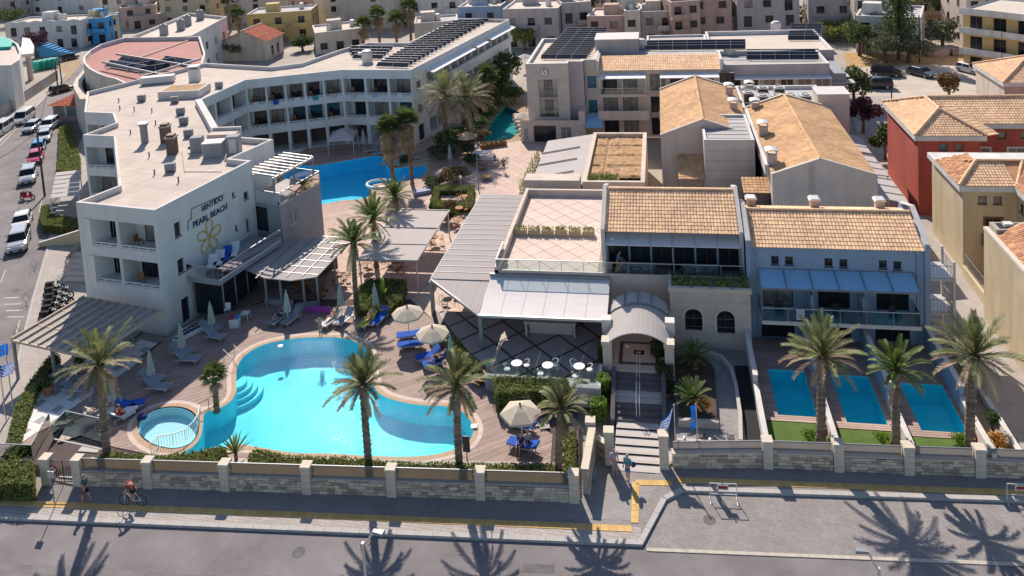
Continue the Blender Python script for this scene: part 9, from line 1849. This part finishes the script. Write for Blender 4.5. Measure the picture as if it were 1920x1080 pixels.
person('person in pale blue shirt and denim shorts standing at the gate pillar',G(1153,893,.14),.5,stand_pose(.05,.05,arm=dict(wrl=V(-.3,-.25,1.1),ell=V(-.28,-.02,1.15))),'cloth_lilac','cloth_grey','hair_dark',H_=1.78)
person('person in turquoise top and blue skirt holding a dark bag at the gate',G(1178,902,.14),-.5,stand_pose(.06,.0,arm=dict(wrr=V(.2,-.2,1.12),elr=V(.3,.0,1.14))),'cloth_teal','cloth_blue','hair_fair',True,1.7)
bg_ = MB(); cbag = G(1178,902,.14)+V(.32,-.06,.95); bg_.lathe(cbag,[(.06,-.02),(.15,.1),(.13,.25),(.04,.3)],9,sx=1.2,sy=.7); single('shoulder_bag',bg_,'cloth_navy','dark shoulder bag held by the person in turquoise','bag')
person('person in dark green clothes walking along the shaded pavement', G(163, 942, .13), -1.6, stand_pose(.2, .15, .03), 'cloth_green', 'cloth_black', 'hair_dark', H_=1.76)
# cyclist
bk0 = G(250, 948, .13); by = thing('bicycle', 'thin-framed road bicycle ridden along the shaded pavement', 'bicycle', bk0, 3.2, None, local=True)
for x in (-.52,.52): o = MB().path([V(x+.33*cos(a),0,.34+.33*sin(a)) for a in [2*PI*i/20 for i in range(21)]],.018,5,False).b('wheel','tyre',by); MB().path([V(x-.31,0,.34),V(x+.31,0,.34)],.006,3).path([V(x,0,.03),V(x,0,.65)],.006,3).b('spokes','steel',o)
MB().path([V(-.52,0,.34),V(-.05,0,.3),V(.36,0,.78),V(-.18,0,.82),V(-.05,0,.3)],.02,5).path([V(-.52,0,.34),V(-.18,0,.82),V(-.2,0,.93)],.016,5).path([V(.52,0,.34),V(.34,0,.92)],.018,5).b('frame','white_paint',by); MB().box(-.32,-.08,-.07,.07,.93,.98).b('saddle','cloth_black',by); MB().path([V(.36,-.22,.95),V(.34,0,.93),V(.36,.22,.95)],.016,5).b('handlebar','metal_dark',by)
cp_ = dict(pelvis=V(.2, 0, 1.02), chest=V(-.05, 0, 1.28), neck=V(-.2, 0, 1.42), head=V(-.3, 0, 1.5), face=V(-.9, 0, -.3).normalized())
for s,y in (('l',-1),('r',1)): cp_['sh'+s] = V(-.12,.17*y,1.36); cp_['el'+s] = V(-.22,.24*y,1.12); cp_['wr'+s] = V(-.36,.2*y,.98); cp_['hi'+s] = V(.19,.09*y,.98); cp_['kn'+s] = V(-.14,.11*y,.78-.15*y); cp_['an'+s] = V(.07,.11*y,.36-.16*y); cp_['to'+s] = V(-.07,.11*y,.30-.16*y)
person('cyclist in dark red and black riding along the shaded pavement', bk0, .06, cp_, 'cloth_red', 'cloth_black', 'cloth_black', H_=1.72)
person('person in dark clothes standing on the plaza with hands on hips',G(945,322,.45),.3,stand_pose(.04,0,arm=dict(ell=V(-.38,.03,1.15),wrl=V(-.2,-.05,1.0),elr=V(.38,.03,1.15),wrr=V(.2,-.05,1.0))),'wood','cloth_black','hair_dark')
person('person in dark clothes seated at the plaza table', G(928, 308, .45), 1.4, sit_pose(), 'cloth_black', 'cloth_navy', 'hair_dark')
person('sunbathing person standing at the pool edge with arms raised',G(602,634,ZD),.2,stand_pose(.08,0,arm=dict(ell=V(-.34,-.05,1.5),wrl=V(-.12,-.08,1.62),elr=V(.34,-.05,1.5),wrr=V(.12,-.08,1.62))),None,'cloth_black','hair_fair',True,1.68,bare=True)
for px,rz,tp,bt,hr,bare,lb in (((626,604),160,None,'cloth_navy','hair_fair',True,'person lying on the pale towel near the pool top'),((695,606),160,None,'cloth_red','hair_fair',True,'person sunbathing on the lime towel'),((528,600),162,'cloth_navy','cloth_navy','hair_dark',False,'dark-haired person reclining under the closed parasol'),((826,684),118,'cloth_navy','cloth_black','hair_dark',False,'person in dark clothes reclining beside the lower parasol'),((176,788),-60,'cloth_white','cloth_grey','hair_fair',False,'person in white shirt reclining by the front palm'),((985,806),70,None,'cloth_black','hair_dark',True,'person lying on the blue towel below the corner parasol')): person(lb,G(*px,ZD),R90(rz),lie_pose(42 if 'blue towel' not in lb else 12,.25),tp,bt,hr,'fair' in hr,1.7,bare=bare)
person('person in red top sitting on the white towel by the front palm', G(224, 792, ZD-.08), R90(-25)+PI, sit_pose(), 'cloth_red', 'cloth_red', 'hair_dark', True, 1.7)
person('person in white cap sitting on the lounger at the corner hedge',G(990,843,ZD-.08),R90(30),sit_pose(),'cloth_white','cloth_navy','cloth_white',False,1.7); person('person in navy sitting at the corner hedge lounger end',G(978,848,ZD-.08),R90(-20),sit_pose(),'cloth_navy','cloth_navy','hair_dark',False,1.7)
person('person in blue shirt leaning over a table behind the glass front',V(-4.1,57.8,4.6),1.9,stand_pose(.05,0,.22,arm=dict(wrl=V(-.2,-.45,1.05),wrr=V(.2,-.45,1.05),ell=V(-.25,-.2,1.15),elr=V(.25,-.2,1.15))),'cloth_blue','cloth_black','hair_dark',H_=1.76)
# freeze the grown bodies and clothes into plain meshes, all in one go
dgr = bpy.context.evaluated_depsgraph_get()
done = [(o, bpy.data.meshes.new_from_object(o.evaluated_get(dgr))) for o in SKINS]
for o, me in done:
 mt = o.data.materials[0]; o.modifiers.clear(); o.data = me; me.materials.clear(); me.materials.append(mt); me.polygons.foreach_set('use_smooth', [True]*len(me.polygons))
